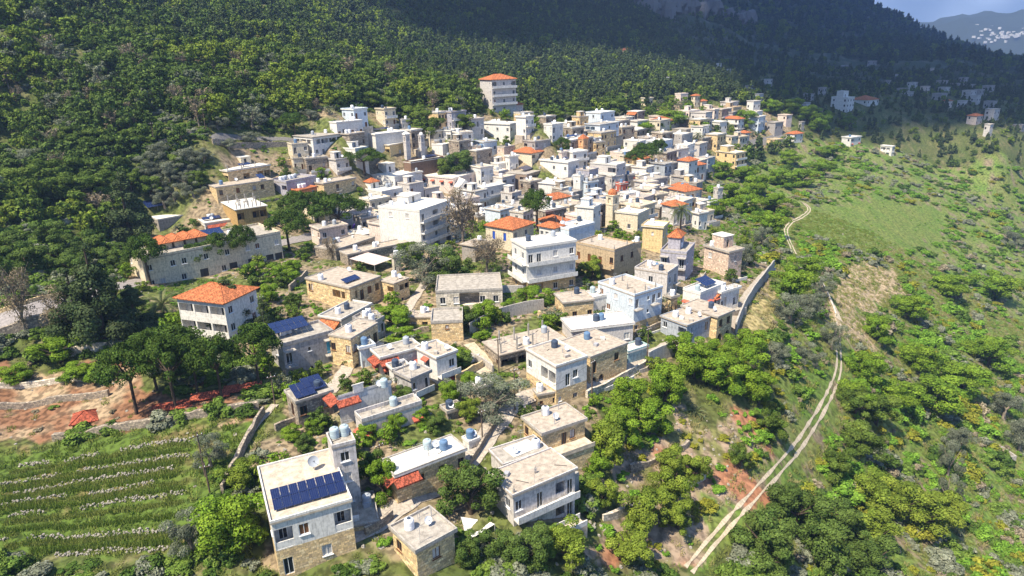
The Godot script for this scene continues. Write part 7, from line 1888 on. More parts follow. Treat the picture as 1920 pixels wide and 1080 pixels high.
var tree_words := {
	"oak": ["oak_tree", "tree"], "bright": ["citrus_tree", "tree"], "gold": ["young_leaf_tree", "tree"], "dark": ["evergreen_tree", "tree"],
	"olive": ["olive_tree", "olive tree"], "pine": ["umbrella_pine", "pine tree"], "conifer": ["conifer_tree", "conifer"], "bare": ["bare_tree", "tree"]}
var proto := {}

func tree(kind: String, at: Vector3, size: Vector3, label: String, group := "", turn := -1.0, nleaf := 9000):
	var v := rng.randi() % 3
	var key := "%s%d_%d" % [kind, v, nleaf]
	var T: Node3D
	var nm: String = tree_words[kind][0]
	if proto.has(key):
		T = proto[key].duplicate()
	else:
		T = Node3D.new()
		var lsz: float = {9000: 0.028, 1100: 0.066}[nleaf]
		if kind == "olive" or kind == "bare": lsz *= 0.72
		if kind == "pine": lsz *= 0.85
		if kind == "conifer": lsz *= 0.7
		var mm := make_tree(kind, v, nleaf, lsz)
		part("trunk", mm[1], M.barkpale if kind in ["olive", "bare"] else M.bark, T)
		part("crown", mm[0], M.leaf, T)
		proto[key] = T
	T.name = numbered(nm)
	add_child(T)
	T.position = at
	T.rotation.y = rng.randf() * TAU if turn < 0 else turn
	T.scale = size * Vector3(rng.randf_range(0.88, 1.14), 1.0, rng.randf_range(0.88, 1.14))
	tag(T, label, tree_words[kind][1], group)

func trees(kind: String, label: String, group: String, spots: Array):
	for s in spots:
		tree(kind, on_ground(s[0], s[1], -0.2), Vector3(s[2] * (0.98 if kind == "pine" else 1.12), s[3] * 1.05, s[2] * (0.98 if kind == "pine" else 1.12)), label, group)

func shrub(kind: String, at: Vector3, s: float, label: String, group: String):
	var v := rng.randi() % 3
	var mm := make_tree(kind, v, 1600, 0.10)
	var o := MeshInstance3D.new()
	o.name = numbered("shrub")
	o.mesh = mm[0]
	o.material_override = M.leaf
	add_child(o)
	o.position = at
	o.rotation.y = rng.randf() * TAU
	o.scale = Vector3(s * rng.randf_range(0.8, 1.25), s * rng.randf_range(0.5, 1.05), s * rng.randf_range(0.8, 1.25))
	tag(o, label, "shrub", group)

func palm(at: Vector3, h: float, r: float, label: String):
	var T := thing("palm_tree", label, "palm tree", at, 0.4)
	var tr := mb()
	for i in 6:
		tube(tr, Vector3(0, h * i / 6.0 - 0.2, 0), Vector3(0, h * (i + 1) / 6.0 - 0.2, 0), 0.30 - i * 0.012, 0.27 - i * 0.012, 8, false)
	part("trunk", tr.commit(), M.bark, T)
	for i in 26:
		var st := mb()
		var a := i * 2.39996
		var up := lerpf(1.25, -0.35, float(i) / 26.0)
		var dirh := Vector3(cos(a), 0, sin(a))
		var side := Vector3(-sin(a), 0, cos(a))
		var prev := Vector3(0, h - 0.1, 0)
		var ang := up
		var col := Color(0.13, 0.17, 0.07).lerp(Color(0.26, 0.26, 0.13), fmod(i * 0.37, 1.0))
		for k in 9:
			var nx := prev + (dirh * cos(ang) + Vector3.UP * sin(ang)) * r / 9.0
			var up2 := Vector3.UP * cos(ang) - dirh * sin(ang)
			var wl := r * 0.16 * sin(PI * (k + 1.2) / 10.5)
			for s in [-1.0, 1.0]:
				for q in 3:
					var b0 := prev.lerp(nx, q / 3.0)
					var b1 := prev.lerp(nx, (q + 0.95) / 3.0)
					var tip: Vector3 = b1 + side * s * wl + up2 * wl * 0.35 + (nx - prev) * 0.8
					st.set_color(col); st.add_vertex(b0)
					st.set_color(col); st.add_vertex(b1)
					st.set_color(col); st.add_vertex(tip)
			prev = nx
			ang -= 0.19
		st.generate_normals()
		part("frond", st.commit(), M.leaf, T)

func build_trees():
	trees("pine","broad umbrella pine with wide dome below the white columned villa","",[[-55.3,-100.0,12.4,8.3]])
	trees("pine","round umbrella pine beside the blue doors house","",[[-39.5,-95.4,9.0,10.9]])
	trees("pine","dark umbrella pine in the cluster beside the red-roofed restaurant","pines by the restaurant",[[-56.1,-90.1,10.8,11.7],[-50.2,-90.3,9.6,11.9],[-44.1,-92.2,8.6,10.4],[-55.4,-95.5,8.7,9.9],[-48.5,-93.9,7.5,9.6]])
	trees("pine","dense umbrella pine in the roadside clump below the tan house","pines in the roadside clump",[[-55.7,-166.1,11.3,11.2],[-58.1,-186.4,13.6,12.3],[-47.6,-185.9,16.6,12.9],[-54.8,-190.8,13.0,11.7]])
	trees("pine","leaning umbrella pine in front of the long roadside building","",[[-77.0,-138.6,10.3,11.5]])
	trees("pine","slim umbrella pine before the dark garages","slim pines before garages",[[-66.3,-150.2,8.2,9.2],[-62.2,-153.3,7.1,9.9],[-71.5,-147.7,8.2,7.9]])
	trees("pine","wide round pine grove tree below the plain white house","",[[-49.3,-233.7,18.3,9.1]])
	trees("dark","round dark tree beside the huge brown church wall","round church trees",[[-18.0,-248.6,12.5,9.5]])
	trees("oak","round green tree beside the huge brown church wall","round church trees",[[-22.6,-247.1,9.3,7.6]])
	trees("pine","tall bare-trunked umbrella pine in the village centre","",[[7.4,-182.4,9.9,12.7]])
	trees("pine","lone umbrella pine beside the olive grove","",[[-73.7,-241.4,12.5,8.5]])
	trees("pine","round umbrella pine in the upper village clump","upper village pines",[[56.7,-282.2,14.4,11.4],[50.5,-274.7,9.0,9.6],[64.1,-296.7,9.8,9.2]])
	trees("pine","round pine behind the low orange hipped house","",[[20.7,-264.2,8.1,6.4]])
	trees("pine","round-topped pine along the lower edge of the forest","pines on the forest edge",[[-78.9,-378.6,6.2,9.2],[-66.1,-401.2,9.1,13.6],[-56.2,-415.6,9.4,13.1],[-50.6,-434.1,7.7,11.7],[-40.7,-418.3,10.1,11.9]])
	trees("conifer","tall dark conifer with bare lower trunks by the main road","",[[-70.8,-109.7,20.2,18.2]])
	trees("conifer","shaggy conifer beside the stone road wall","",[[-75.4,-110.7,14.6,13.5]])
	trees("conifer","black-green cedar beside the concrete shed","",[[-101.6,-178.0,21.5,19.2]])
	trees("conifer","dark conifer behind the garden palm","",[[-67.8,-114.6,13.2,8.9]])
	trees("conifer","feathery yellow-green cypress beside the white columned villa","",[[-50.3,-113.9,12.9,10.1]])
	trees("conifer","young conifer beside the villa garden steps","",[[-43.7,-112.5,7.3,7.8]])
	trees("bare","tall leafless brown tree before the white four-floor block","",[[-12.1,-168.6,13.2,16.3]])
	trees("bare","leafless brown scrub tree beside the collapsed ruin","",[[-5.7,-148.4,10.1,8.5]])
	trees("bare","thin leafless tree on the stone road bank","thin bank trees",[[-78.1,-110.4,9.0,10.2],[-85.3,-111.1,7.7,12.7]])
	trees("bare","small leafless tree beside the dusty flat roof","",[[-43.6,-160.2,6.3,6.0]])
	trees("olive","grey-green tree smothering the old stone walls","",[[-18.6,-140.4,11.7,10.0]])
	trees("dark","dark leafy tree beside the stone ruin","",[[-13.3,-140.3,9.8,9.4]])
	trees("oak","leafy tree climbing over the pale stone front","",[[-24.8,-156.6,8.2,5.1]])
	trees("olive","broad silvery olive below the white arch house","",[[-2.9,-88.8,8.4,6.6]])
	trees("gold","yellow-green tree beside the broad silvery olive","",[[-6.3,-86.7,4.0,4.2]])
	trees("dark","large dark green tree beside the lower lane","",[[-5.6,-69.3,7.1,7.9]])
	trees("bright","bright green tree by the red corner awning","",[[-16.1,-69.5,4.0,6.1]])
	trees("dark","shady tree between stair tower and white painted roof","",[[-18.0,-72.5,3.7,4.9]])
	trees("bright","large bright green tree beside the tall solar house","",[[-31.7,-62.8,8.6,7.1]])
	trees("olive","grey olive at the corner of the terraced field","",[[-36.1,-62.7,4.8,5.9]])
	trees("olive","grey olive at the head of the field path","",[[-39.4,-76.2,4.1,5.2]])
	trees("gold","yellow-flowering tree beside the cream roof","",[[-34.2,-71.9,4.7,3.8]])
	trees("gold","yellow-green tree beside the tan house with brown shutters","",[[18.2,-147.0,6.2,6.1]])
	trees("bright","small bright tree before the stone ruin","bright ruin trees",[[-0.5,-124.9,4.2,3.8],[-5.1,-120.1,5.6,5.0]])
	trees("dark","dark shrubby tree before the stone ruin","",[[-8.2,-117.7,4.7,4.6]])
	trees("bright","bright leafy tree beside the narrow concrete house","",[[-22.3,-117.6,7.7,4.7]])
	trees("bright","feathery tree in the garden of the large white house","",[[4.2,-128.9,6.8,4.9]])
	trees("bright","low bright tree by the climbing lane","",[[-19.3,-112.0,6.1,3.0]])
	trees("bright","leafy green orchard tree on the bank below the paved ramp","orchard trees below the ramp",[[18.1,-95.6,7.4,6.7],[24.7,-100.1,8.2,8.0],[31.6,-108.3,7.8,7.3],[35.6,-106.8,8.3,7.4],[41.6,-110.8,7.6,8.2],[20.6,-92.7,7.3,6.3],[15.5,-89.2,6.1,5.6],[30.6,-112.1,6.3,6.3],[36.3,-113.3,5.9,5.4],[44.6,-118.7,6.9,6.2],[43.1,-107.3,6.5,7.1],[11.1,-81.5,4.9,4.1]])
	trees("gold","bronze-green tree at the top of the stony slope","bronze-green slope trees",[[13.2,-84.5,6.8,7.3],[22.3,-86.3,5.3,4.9]])
	trees("gold","yellow-green tree on the stony lower slope","yellow-green slope trees",[[21.2,-81.3,6.0,6.8],[26.3,-86.3,5.4,5.9],[16.3,-74.9,6.5,7.1],[11.4,-76.5,4.8,5.0],[22.0,-77.7,5.5,6.3],[5.5,-65.7,5.8,5.2],[14.0,-70.1,6.3,5.6]])
	trees("dark","dense dark tree below the concrete terrace wall","trees below the terrace wall",[[-2.0,-62.7,4.8,4.6],[1.6,-62.8,5.6,5.1],[-5.6,-61.8,4.1,4.2]])
	trees("dark","dense round tree below the dirt track","round trees below the track",[[33.6,-77.0,8.5,8.3],[42.6,-86.8,8.9,7.7],[44.8,-83.2,8.9,9.1],[52.9,-93.0,7.6,7.3],[34.3,-75.5,7.1,6.3],[55.1,-87.5,8.6,7.4]])
	trees("gold","golden-green round tree in the lower meadow hollow","golden hollow trees",[[62.7,-103.2,8.9,7.7],[70.0,-104.7,10.0,8.8],[73.9,-103.9,10.1,9.0],[81.0,-108.3,9.3,8.7],[60.6,-94.6,9.2,8.3]])
	trees("oak","shaggy dull tree beside the wheel ruts","shaggy trees by the ruts",[[70.4,-124.9,8.6,7.4],[66.6,-115.1,9.5,7.9],[57.5,-104.9,7.5,6.8],[77.2,-128.4,9.7,7.8],[43.1,-101.4,5.2,5.5],[34.8,-91.5,4.3,4.6]])
	trees("olive","silver-leaved olive on the open valley slope","olives on the valley slope",[[86.6,-115.6,4.8,8.9],[93.5,-126.0,5.8,9.3],[101.4,-134.8,6.8,8.9],[129.4,-158.8,9.6,9.3],[126.0,-147.3,7.7,10.8],[236.7,-306.6,14.1,12.2],[62.2,-142.0,7.7,7.3],[70.8,-150.3,7.6,7.7],[51.3,-122.1,5.2,5.3],[81.0,-167.6,7.0,6.2],[61.2,-129.7,6.1,5.7],[72.8,-142.3,6.1,7.0]])
	trees("bright","spreading bright green tree on the valley slope","bright valley trees",[[67.7,-156.3,10.4,8.5],[79.5,-174.8,9.9,7.8],[93.6,-162.0,9.1,7.2],[79.8,-139.5,8.7,7.9],[87.8,-138.8,10.5,7.5],[101.5,-145.8,14.6,9.8],[118.8,-162.0,14.5,8.9],[71.9,-128.1,8.1,6.8],[105.3,-160.5,12.0,8.4],[142.9,-186.1,14.5,10.1],[184.9,-246.0,18.5,11.2],[155.4,-227.0,14.2,9.0],[118.5,-190.1,11.7,8.4]])
	trees("bright","citrus grove tree beside the village edge","citrus grove trees",[[84.4,-256.5,13.6,9.4],[104.4,-283.9,15.2,10.5],[84.9,-239.6,11.8,8.9],[99.9,-253.5,11.5,8.5],[68.8,-221.6,8.8,7.3],[84.4,-216.8,10.9,8.3],[125.4,-315.1,14.2,9.1],[138.8,-323.3,14.7,9.4],[105.3,-304.2,13.5,8.6],[161.7,-352.2,14.5,8.9],[150.9,-367.9,13.2,9.1],[183.4,-388.8,14.3,9.1],[94.9,-306.4,10.7,7.3]])
	trees("olive","grey-green tree under the pinkish edge house","edge olives",[[61.7,-170.7,7.4,7.3],[74.0,-192.9,7.6,7.4],[55.3,-159.6,5.0,4.8]])
	trees("oak","big round tree in the hillside clump above the terraces","hillside clump trees",[[-126.8,-178.7,13.7,10.9],[-118.0,-184.9,14.6,10.1],[-127.3,-192.1,13.4,9.6],[-115.8,-191.7,12.1,9.4],[-134.9,-184.9,11.4,8.7],[-116.3,-199.8,10.6,7.9]])
	trees("olive","silvery olive on the grove slope above the village","olives on the grove slope",[[-96.1,-208.0,9.9,6.9],[-100.2,-205.2,9.8,6.9],[-104.6,-209.5,10.1,7.1],[-93.2,-224.8,6.9,4.6],[-89.4,-232.8,7.1,4.7],[-85.2,-241.5,7.3,4.8],[-81.2,-246.5,6.5,4.9],[-70.9,-250.1,6.5,4.9],[-88.9,-220.2,5.9,3.9],[-85.1,-228.9,6.1,4.0],[-140.1,-203.7,12.4,7.5],[-148.0,-203.6,10.8,7.6]])
	trees("dark","thick garden tree above the main road bank","thick roadside garden trees",[[-99.6,-135.1,8.5,8.0],[-96.6,-140.8,8.7,8.1],[-97.4,-153.7,9.3,7.9],[-109.1,-144.6,9.2,7.1],[-109.5,-158.3,8.1,6.7],[-89.9,-135.1,7.6,6.5],[-75.7,-122.1,7.5,7.1],[-88.4,-148.2,8.1,6.9],[-99.2,-126.4,8.2,7.7]])
	trees("oak","tree standing beside the upper road","trees beside the upper road",[[-115.3,-211.4,8.0,7.2],[-136.0,-214.6,11.6,6.7],[-125.7,-210.8,11.2,6.4],[-111.5,-211.5,6.9,5.4]])
	trees("bright","garden tree in the plot behind the columned villa","villa garden trees",[[-57.0,-144.7,5.3,3.8],[-51.4,-141.7,5.8,4.3],[-49.6,-147.7,5.4,3.8],[-48.1,-140.6,5.1,3.7],[-48.6,-129.3,4.8,4.0],[-50.8,-123.5,4.1,3.4]])
	trees("bright","bushy tree on the red soil plot","soil plot trees",[[-76.6,-105.7,8.0,5.0],[-81.7,-101.8,5.2,3.4],[-71.3,-101.0,6.6,3.2],[-67.3,-100.2,5.4,3.0]])
	trees("bright","round bright tree among the upper houses","round upper trees",[[179.2,-438.6,14.1,11.3],[159.3,-424.5,11.2,9.5],[127.0,-435.6,7.5,4.7],[185.9,-434.2,15.6,12.4],[200.5,-441.3,12.0,10.9],[217.3,-444.0,12.3,9.3],[192.4,-429.9,17.5,12.4],[135.7,-400.7,14.0,9.5],[82.8,-352.1,17.9,8.1],[67.2,-327.7,13.8,6.3],[94.0,-342.9,11.8,6.7]])
	trees("oak","leafy tree on the wooded edge above the village","trees on the wooded edge",[[-36.0,-273.5,13.7,8.3],[-31.3,-266.6,13.3,10.1],[-44.5,-276.6,11.6,7.3],[-52.3,-274.6,11.5,6.3],[-21.8,-280.5,11.6,7.4],[-17.3,-272.5,10.2,7.2],[19.1,-322.3,13.3,8.5],[32.5,-334.0,13.9,8.8],[8.6,-301.6,10.0,6.8],[54.5,-361.9,15.1,9.6],[-26.7,-289.5,12.0,7.6]])
	trees("olive","grey olive on the bare bank above the concrete shed","olives on the shed bank",[[-106.7,-206.0,7.5,6.1],[-101.5,-204.2,8.2,6.6],[-96.0,-201.8,7.2,6.0],[-98.4,-198.9,7.2,6.0],[-103.6,-200.7,7.3,6.0],[-95.0,-205.3,6.5,5.1],[-92.8,-209.7,6.2,4.8],[-108.1,-202.1,7.4,6.1],[-100.7,-197.2,6.4,5.4],[-92.6,-199.0,6.3,5.4]])
	trees("oak","green tree on the bank above the concrete shed","green trees on the shed bank",[[-98.2,-206.6,8.6,6.6],[-105.3,-198.9,8.5,6.9],[-91.6,-202.1,7.4,5.8],[-110.0,-198.2,9.4,7.8]])
	trees("bright","leafy garden tree among the lower houses","lower garden trees",[[-23.2,-78.2,4.0,3.2],[-20.1,-80.6,3.6,3.0],[-16.4,-82.5,3.6,3.0],[-13.4,-85.3,3.3,2.6],[-27.4,-83.3,3.3,2.6],[-30.3,-81.7,3.3,2.6],[-8.8,-103.4,3.8,3.3],[-9.8,-91.9,3.9,3.6],[-7.1,-96.0,3.6,2.9],[-5.5,-111.3,3.5,2.8]])
	trees("dark","dark garden tree among the lower houses","dark lower garden trees",[[-28.2,-79.3,3.2,2.6],[-11.0,-83.8,3.7,3.0],[-27.1,-103.4,2.9,2.4],[-16.5,-91.3,3.0,2.5],[3.1,-81.5,2.8,2.4]])
	palm(Vector3(-65.6,12.53,-120.4),4.2,5.2,"stout feather palm in the garden of the columned villa")
	palm(Vector3(48.7,9.47,-190.2),7.0,4.2,"tall feather palm above the white roofs")
	palm(Vector3(30.0,1.66,-100.3),1.0,2.2,"small young palm on the stony bank")
	palm(Vector3(89.5,15.86,-327.7),5.0,4.0,"palm beside the open concrete frame house")
	pass

func near_house(x: float, z: float, pad: float) -> bool:
	for f in foot:
		var dx: float = x - f[0]
		var dz: float = z - f[1]
		if absf(dx) > 24.0 or absf(dz) > 24.0: continue
		var c := cos(f[4])
		var s := sin(f[4])
		var lx := dx * c - dz * s
		var lz := dx * s + dz * c
		if absf(lx) < f[2] + pad and absf(lz) < f[3] + pad: return true
	return false

var lane_pts: Array = []
func near_lane(x: float, z: float, pad: float) -> bool:
	for l in lane_pts:
		var dx: float = x - l.x
		var dz: float = z - l.z
		if dx * dx + dz * dz < (l.y + pad) * (l.y + pad): return true
	return false

# places that hide something the picture shows: shrubs in front of low houses stay small there
func multi(nm: String, mesh: Mesh, m: Material, list: Array, parent: Node3D):
	if list.is_empty(): return
	var mm := MultiMesh.new()
	mm.transform_format = MultiMesh.TRANSFORM_3D
	mm.mesh = mesh
	mm.instance_count = list.size()
	for i in list.size(): mm.set_instance_transform(i, list[i])
	var o := MultiMeshInstance3D.new()
	o.name = nm
	o.multimesh = mm
	o.material_override = m
	parent.add_child(o, true)

func xform(x: float, z: float, s: Vector3, sink := 0.0) -> Transform3D:
	return Transform3D(Basis(Vector3.UP, rng.randf() * TAU).scaled(s), on_ground(x, z, -sink))

func build_scatter():
	for l in lanes:
		for p in smooth(l[4], 1.6): lane_pts.append(Vector3(p.x, l[3], p.z))
	# ---- shrubs on the sunny slopes and inside the village
	var spots: Array = []
	var tries := 38000
	for i in tries:
		var a := rng.randf_range(-0.80, 0.80)
		var D := sqrt(rng.randf_range(60.0 * 60.0, 520.0 * 520.0)) if rng.randf() < 0.6 else sqrt(rng.randf_range(60.0 * 60.0, 260.0 * 260.0))
		var x := sin(a) * D
		var z := -cos(a) * D
		var n := nz2.get_noise_2d(x * 0.8, z * 0.8)
		var n2 := nz.get_noise_2d(x * 3.0, z * 3.0)
		var kind := "shrub"
		var s := rng.randf_range(0.7, 2.0)
		if inside("field", x, z):
			if rng.randf() > 0.04: continue
			s *= 0.4
		elif inside("meadow", x, z):
			if rng.randf() > 0.20: continue
			s *= 0.45
			kind = "shrubbright"
		elif inside("soil", x, z) or inside("dry", x, z) or inside("clearing", x, z):
			if rng.randf() > 0.10: continue
			s *= 0.6
			if rng.randf() < 0.5: kind = "shrubdry"
		elif inside("village", x, z):
			if rng.randf() > 0.46: continue
			s *= 0.6
			if rng.randf() < 0.45: kind = "shrubbright"
		elif inside("orchard", x, z):
			if rng.randf() > 0.30: continue
			s = rng.randf_range(0.9, 1.9)
			kind = "shrubbright" if n2 > -0.1 else "shrubgold"
		elif inside("scree", x, z):
			if rng.randf() > 0.5: continue
			kind = "shrubgold" if n > 0.0 else "shrubbright"
			s *= 0.8
		elif inside("valley", x, z):
			if n < -0.25 and rng.randf() < 0.7: continue
			if rng.randf() < 0.22: continue
			s *= 1.25 + 0.8 * clampf(n * 2.0, -0.7, 1.0)
			var q := n2 + rng.randf_range(-0.2, 0.2)
			kind = "shrubbright" if q > 0.02 else ("shrub" if q > -0.16 else "shrubgrey")
			if rng.randf() < 0.07: kind = "shrubdry"
			if rng.randf() < 0.10: kind = "shrubgold"
			if rng.randf() < 0.14: kind = "shrubdark"
			if rng.randf() < 0.10: s *= 1.4
		else:
			if D > 330.0 or x > 150.0: continue
			s *= 1.5
			if rng.randf() > 0.8: continue
			var q2 := rng.randf()
			kind = "shrub" if q2 < 0.5 else ("shrubgrey" if q2 < 0.75 else "shrubdark")
		if near_house(x, z, 0.2 + s * 0.55): continue
		if near_lane(x, z, s * 0.8): continue
		spots.append([D / (0.3 + s), x, z, s, kind])
	spots.sort_custom(func(p, q): return p[0] < q[0])
	var words := {"shrub": "dull green rounded bush", "shrubbright": "bright green leafy bush", "shrubgrey": "silvery grey-green bush", "shrubdry": "dry brownish leafless bush", "shrubgold": "yellow-green spring bush", "shrubdark": "dark evergreen bush"}
	var cnt := 0
	var rest := {}
	for p in spots:
		if cnt < 300:
			var wh := "on the open slope below the village"
			if inside("village", p[1], p[2]): wh = "growing between the village houses"
			elif inside("scree", p[1], p[2]) or inside("orchard", p[1], p[2]): wh = "on the stony slope beside the village"
			elif p[1] < 0: wh = "by the terraced gardens"
			shrub(p[4], on_ground(p[1], p[2], -0.05), p[3], "%s %s" % [words[p[4]], wh], "%ses %s" % [words[p[4]], wh])
			cnt += 1
		else:
			var key: String = p[4] + str(rng.randi() % 3)
			if not rest.has(key): rest[key] = []
			rest[key].append(xform(p[1], p[2], Vector3(p[3] * rng.randf_range(0.8, 1.3), p[3] * rng.randf_range(0.45, 1.05), p[3] * rng.randf_range(0.8, 1.3)), 0.05))
	var brush := Node3D.new()
	brush.name = "brushwood"
	add_child(brush)
	tag(brush, "mass of low bushes covering the sunny slopes round the village", "bushes", "", "stuff")
	for key in rest:
		var kk: String = key
		multi("bushes", make_tree(kk.substr(0, kk.length() - 1), int(kk.right(1)), 1000, 0.125)[0], M.leaf, rest[key], brush)
	# ---- trees between the houses and in the olive grove
	for i in 3200:
		var a := rng.randf_range(-0.62, 0.50)
		var D := sqrt(rng.randf_range(70.0 * 70.0, 430.0 * 430.0))
		var x := sin(a) * D
		var z := -cos(a) * D
		var s := rng.randf_range(2.4, 4.4)
		if inside("grove", x, z):
			if rng.randf() < 0.75 and not near_house(x, z, 2.0) and not near_lane(x, z, 1.2):
				tree("olive", on_ground(x, z, -0.2), Vector3(s, s, s), "small silvery olive in the grove above the white houses", "small olives in the grove", -1.0, 1100)
			continue
		if not inside("village", x, z): continue
		if D < 230.0 and D > 135.0 and rng.randf() < 0.5: continue
		if D > 270.0: s *= 1.3
		if near_house(x, z, s * 0.32) or near_lane(x, z, s * 0.3): continue
		var kd: String = ["bright", "oak", "dark", "gold", "olive"][rng.randi() % 5]
		if kd == "oak" and rng.randf() < 0.5: kd = "bright"
		var col: String = {"bright": "bright green", "oak": "dull green", "dark": "dark green", "gold": "yellow-green", "olive": "silvery"}[kd]
		var wh := "between the upper houses" if D > 270.0 else "in a yard between lower houses"
		tree(kd, on_ground(x, z, -0.2), Vector3(s, s, s), "small %s tree %s" % [col, wh], "%s trees %s" % [col, wh], -1.0, 1100)
	# ---- woods on the mountain
	var woods: Array = []
	for i in 74000:
		var a := rng.randf_range(-0.86, 0.82)
		var D: float
		var u := rng.randf()
		if u < 0.62: D = sqrt(lerpf(200.0 * 200.0, 900.0 * 900.0, rng.randf()))
		else: D = sqrt(lerpf(900.0 * 900.0, 2300.0 * 2300.0, rng.randf()))
		var x := sin(a) * D
		var z := -cos(a) * D
		if D < 560.0 and (inside("village", x, z) or inside("valley", x, z) or inside("field", x, z) or inside("soil", x, z) or inside("meadow", x, z) or inside("grove", x, z)): continue
		if D < 212.0 and not inside("leftwood", x, z): continue
		var n := nz2.get_noise_2d(x * 0.35, z * 0.35)
		var s0 := 1.0
		if n < -0.34 and D < 700.0: continue
		if x > 170.0 and D < 1000.0:
			if rng.randf() < 0.55: continue
			s0 = 0.62
		if near_house(x, z, 3.0): continue
		var s := (4.0 + 6.0 * pow(rng.randf(), 1.3)) * s0
		var n2 := nz.get_noise_2d(x * 1.4, z * 1.4) + rng.randf_range(-0.12, 0.12)
		var kind := "oak"
		if n2 > 0.15: kind = "gold"
		elif n2 < -0.12: kind = "dark"
		var q := rng.randf()
		if D > 330.0 and q < 0.34 + 0.3 * smoothstep(-200.0, 60.0, x): kind = "conifer"; s *= 1.25
		elif q < 0.05: kind = "bare"
		elif q < 0.10: kind = "olive"
		if D > 900.0: s *= rng.randf_range(1.3, 1.9)
		if near_lane(x, z, s * 0.35): continue
		woods.append([D / s, x, z, s, kind, D])
	woods.sort_custom(func(p, q): return p[0] < q[0])
	var wl := {"oak": "olive-green oak on the wooded hillside", "gold": "yellow-green oak on the wooded hillside", "dark": "dark evergreen oak on the wooded hillside", "conifer": "slender conifer on the wooded hillside", "bare": "leafless brown tree on the wooded hillside", "olive": "silvery olive tree on the wooded hillside"}
	var per := {}
	var far := {}
	for p in woods:
		var kd: String = p[4]
		var c: int = per.get(kd, 0)
		if c < 130:
			per[kd] = c + 1
			tree(kd, on_ground(p[1], p[2], -0.2), Vector3(p[3], p[3] * rng.randf_range(0.9, 1.15), p[3]), wl[kd], "%ss on the wooded hillside" % tree_words[kd][0].replace("_", " "), -1.0, 1100)
		else:
			var key := kd + str(rng.randi() % 3)
			if not far.has(key): far[key] = []
			far[key].append(xform(p[1], p[2], Vector3(p[3], p[3] * rng.randf_range(0.9, 1.2), p[3]), 0.2))
	var wood := Node3D.new()
	wood.name = "forest"
	add_child(wood)
	tag(wood, "dense mixed forest covering the mountain above the village", "forest", "", "stuff")
	for key in far:
		var kk: String = key
		var lsz := 0.105 if not kk.begins_with("olive") else 0.085
		multi("trees", make_tree(kk.substr(0, kk.length() - 1), int(kk.right(1)), 420, lsz)[0], M.leaf, far[key], wood)
	# ---- grass and loose stones
	var gm: Array = []
	for v in 3:
		var vs := mb()
		for i in 34:
			var a := rng.randf() * TAU
			var q := sqrt(rng.randf()) * 0.5
			var p := Vector3(cos(a) * q, 0, sin(a) * q)
			var hgt := rng.randf_range(0.16, 0.42)
			var lean := Vector3(rng.randfn() * 0.12, hgt, rng.randfn() * 0.12)
			var sd := Vector3(cos(a * 3.0), 0, sin(a * 3.0)) * 0.05
			var c: Color = [Color(0.14, 0.21, 0.032), Color(0.20, 0.24, 0.055), Color(0.30, 0.26, 0.12)][v].lerp(Color(0.20, 0.21, 0.07), rng.randf() * 0.5)
			for t in [p - sd, p + sd, p + lean]:
				vs.set_color(c); vs.add_vertex(t)
		vs.generate_normals()
		gm.append(vs.commit())
	var gl := [[], [], []]
	var rl := [[], []]
	for i in 46000:
		var a := rng.randf_range(-0.80, 0.80)
		var D := sqrt(rng.randf_range(62.0 * 62.0, 300.0 * 300.0))
		var x := sin(a) * D
		var z := -cos(a) * D
		var k := -1
		var n := nz2.get_noise_2d(x * 2.0, z * 2.0)
		if inside("field", x, z): k = 0 if n > -0.12 else 1
		elif inside("meadow", x, z): k = 0 if n > 0.0 else 1
		elif inside("dry", x, z): k = 2
		elif inside("soil", x, z):
			if rng.randf() < 0.08: k = 1
		elif inside("village", x, z):
			if n > 0.12 and rng.randf() < 0.4: k = 1
		elif inside("valley", x, z): k = 1 if n > -0.1 else 2
		elif inside("scree", x, z):
			if n > 0.1: k = 2
		elif rng.randf() < 0.5: k = 1
		var house_near := near_house(x, z, 0.1)
		if k >= 0 and not house_near and not near_lane(x, z, 0.0):
			gl[k].append(xform(x, z, Vector3.ONE * rng.randf_range(0.7, 1.7)))
		var pr := 0.02
		if inside("scree", x, z): pr = 0.5
		elif inside("soil", x, z) : pr = 0.10
		elif inside("village", x, z): pr = 0.16
		elif inside("clearing", x, z): pr = 0.2
		if rng.randf() < pr and not house_near and not near_lane(x, z, 0.0):
			var s := rng.randf_range(0.15, 0.6) * (1.6 if rng.randf() < 0.12 else 1.0)
			rl[rng.randi() % 2].append(xform(x, z, Vector3(s, s * rng.randf_range(0.6, 1.0), s), -0.02))
	# crop lines that follow the field's stone rows
	for i in field_rows.size() - 1:
		var ra: Array = field_rows[i]
		var rb: Array = field_rows[i + 1]
		for q in [0.3, 0.65]:
			for s in 150:
				var t := s / 149.0
				var pa: Vector3 = ra[int(t * (ra.size() - 1))]
				var pb: Vector3 = rb[int(t * (rb.size() - 1))]
				var p := pa.lerp(pb, q) + Vector3(rng.randfn() * 0.1, 0, rng.randfn() * 0.12)
				if rng.randf() < 0.7: gl[1 if q < 0.5 else 0].append(xform(p.x, p.z, Vector3(1.0, 1.5, 1.0) * rng.randf_range(0.6, 1.1)))
	var gr := Node3D.new()
	gr.name = "grass"
	add_child(gr)
	tag(gr, "tufts of spring grass on the terraces, meadow and banks", "grass", "", "stuff")
	for v in 3: multi("tufts", gm[v], M.leaf, gl[v], gr)
	var rk := Node3D.new()
	rk.name = "loose_stones"
	add_child(rk)
	tag(rk, "loose pale stones and rubble lying about the slopes", "stones", "", "stuff")
	for v in 2: multi("stones", rock_mesh(20 + v), M.rock, rl[v], rk)

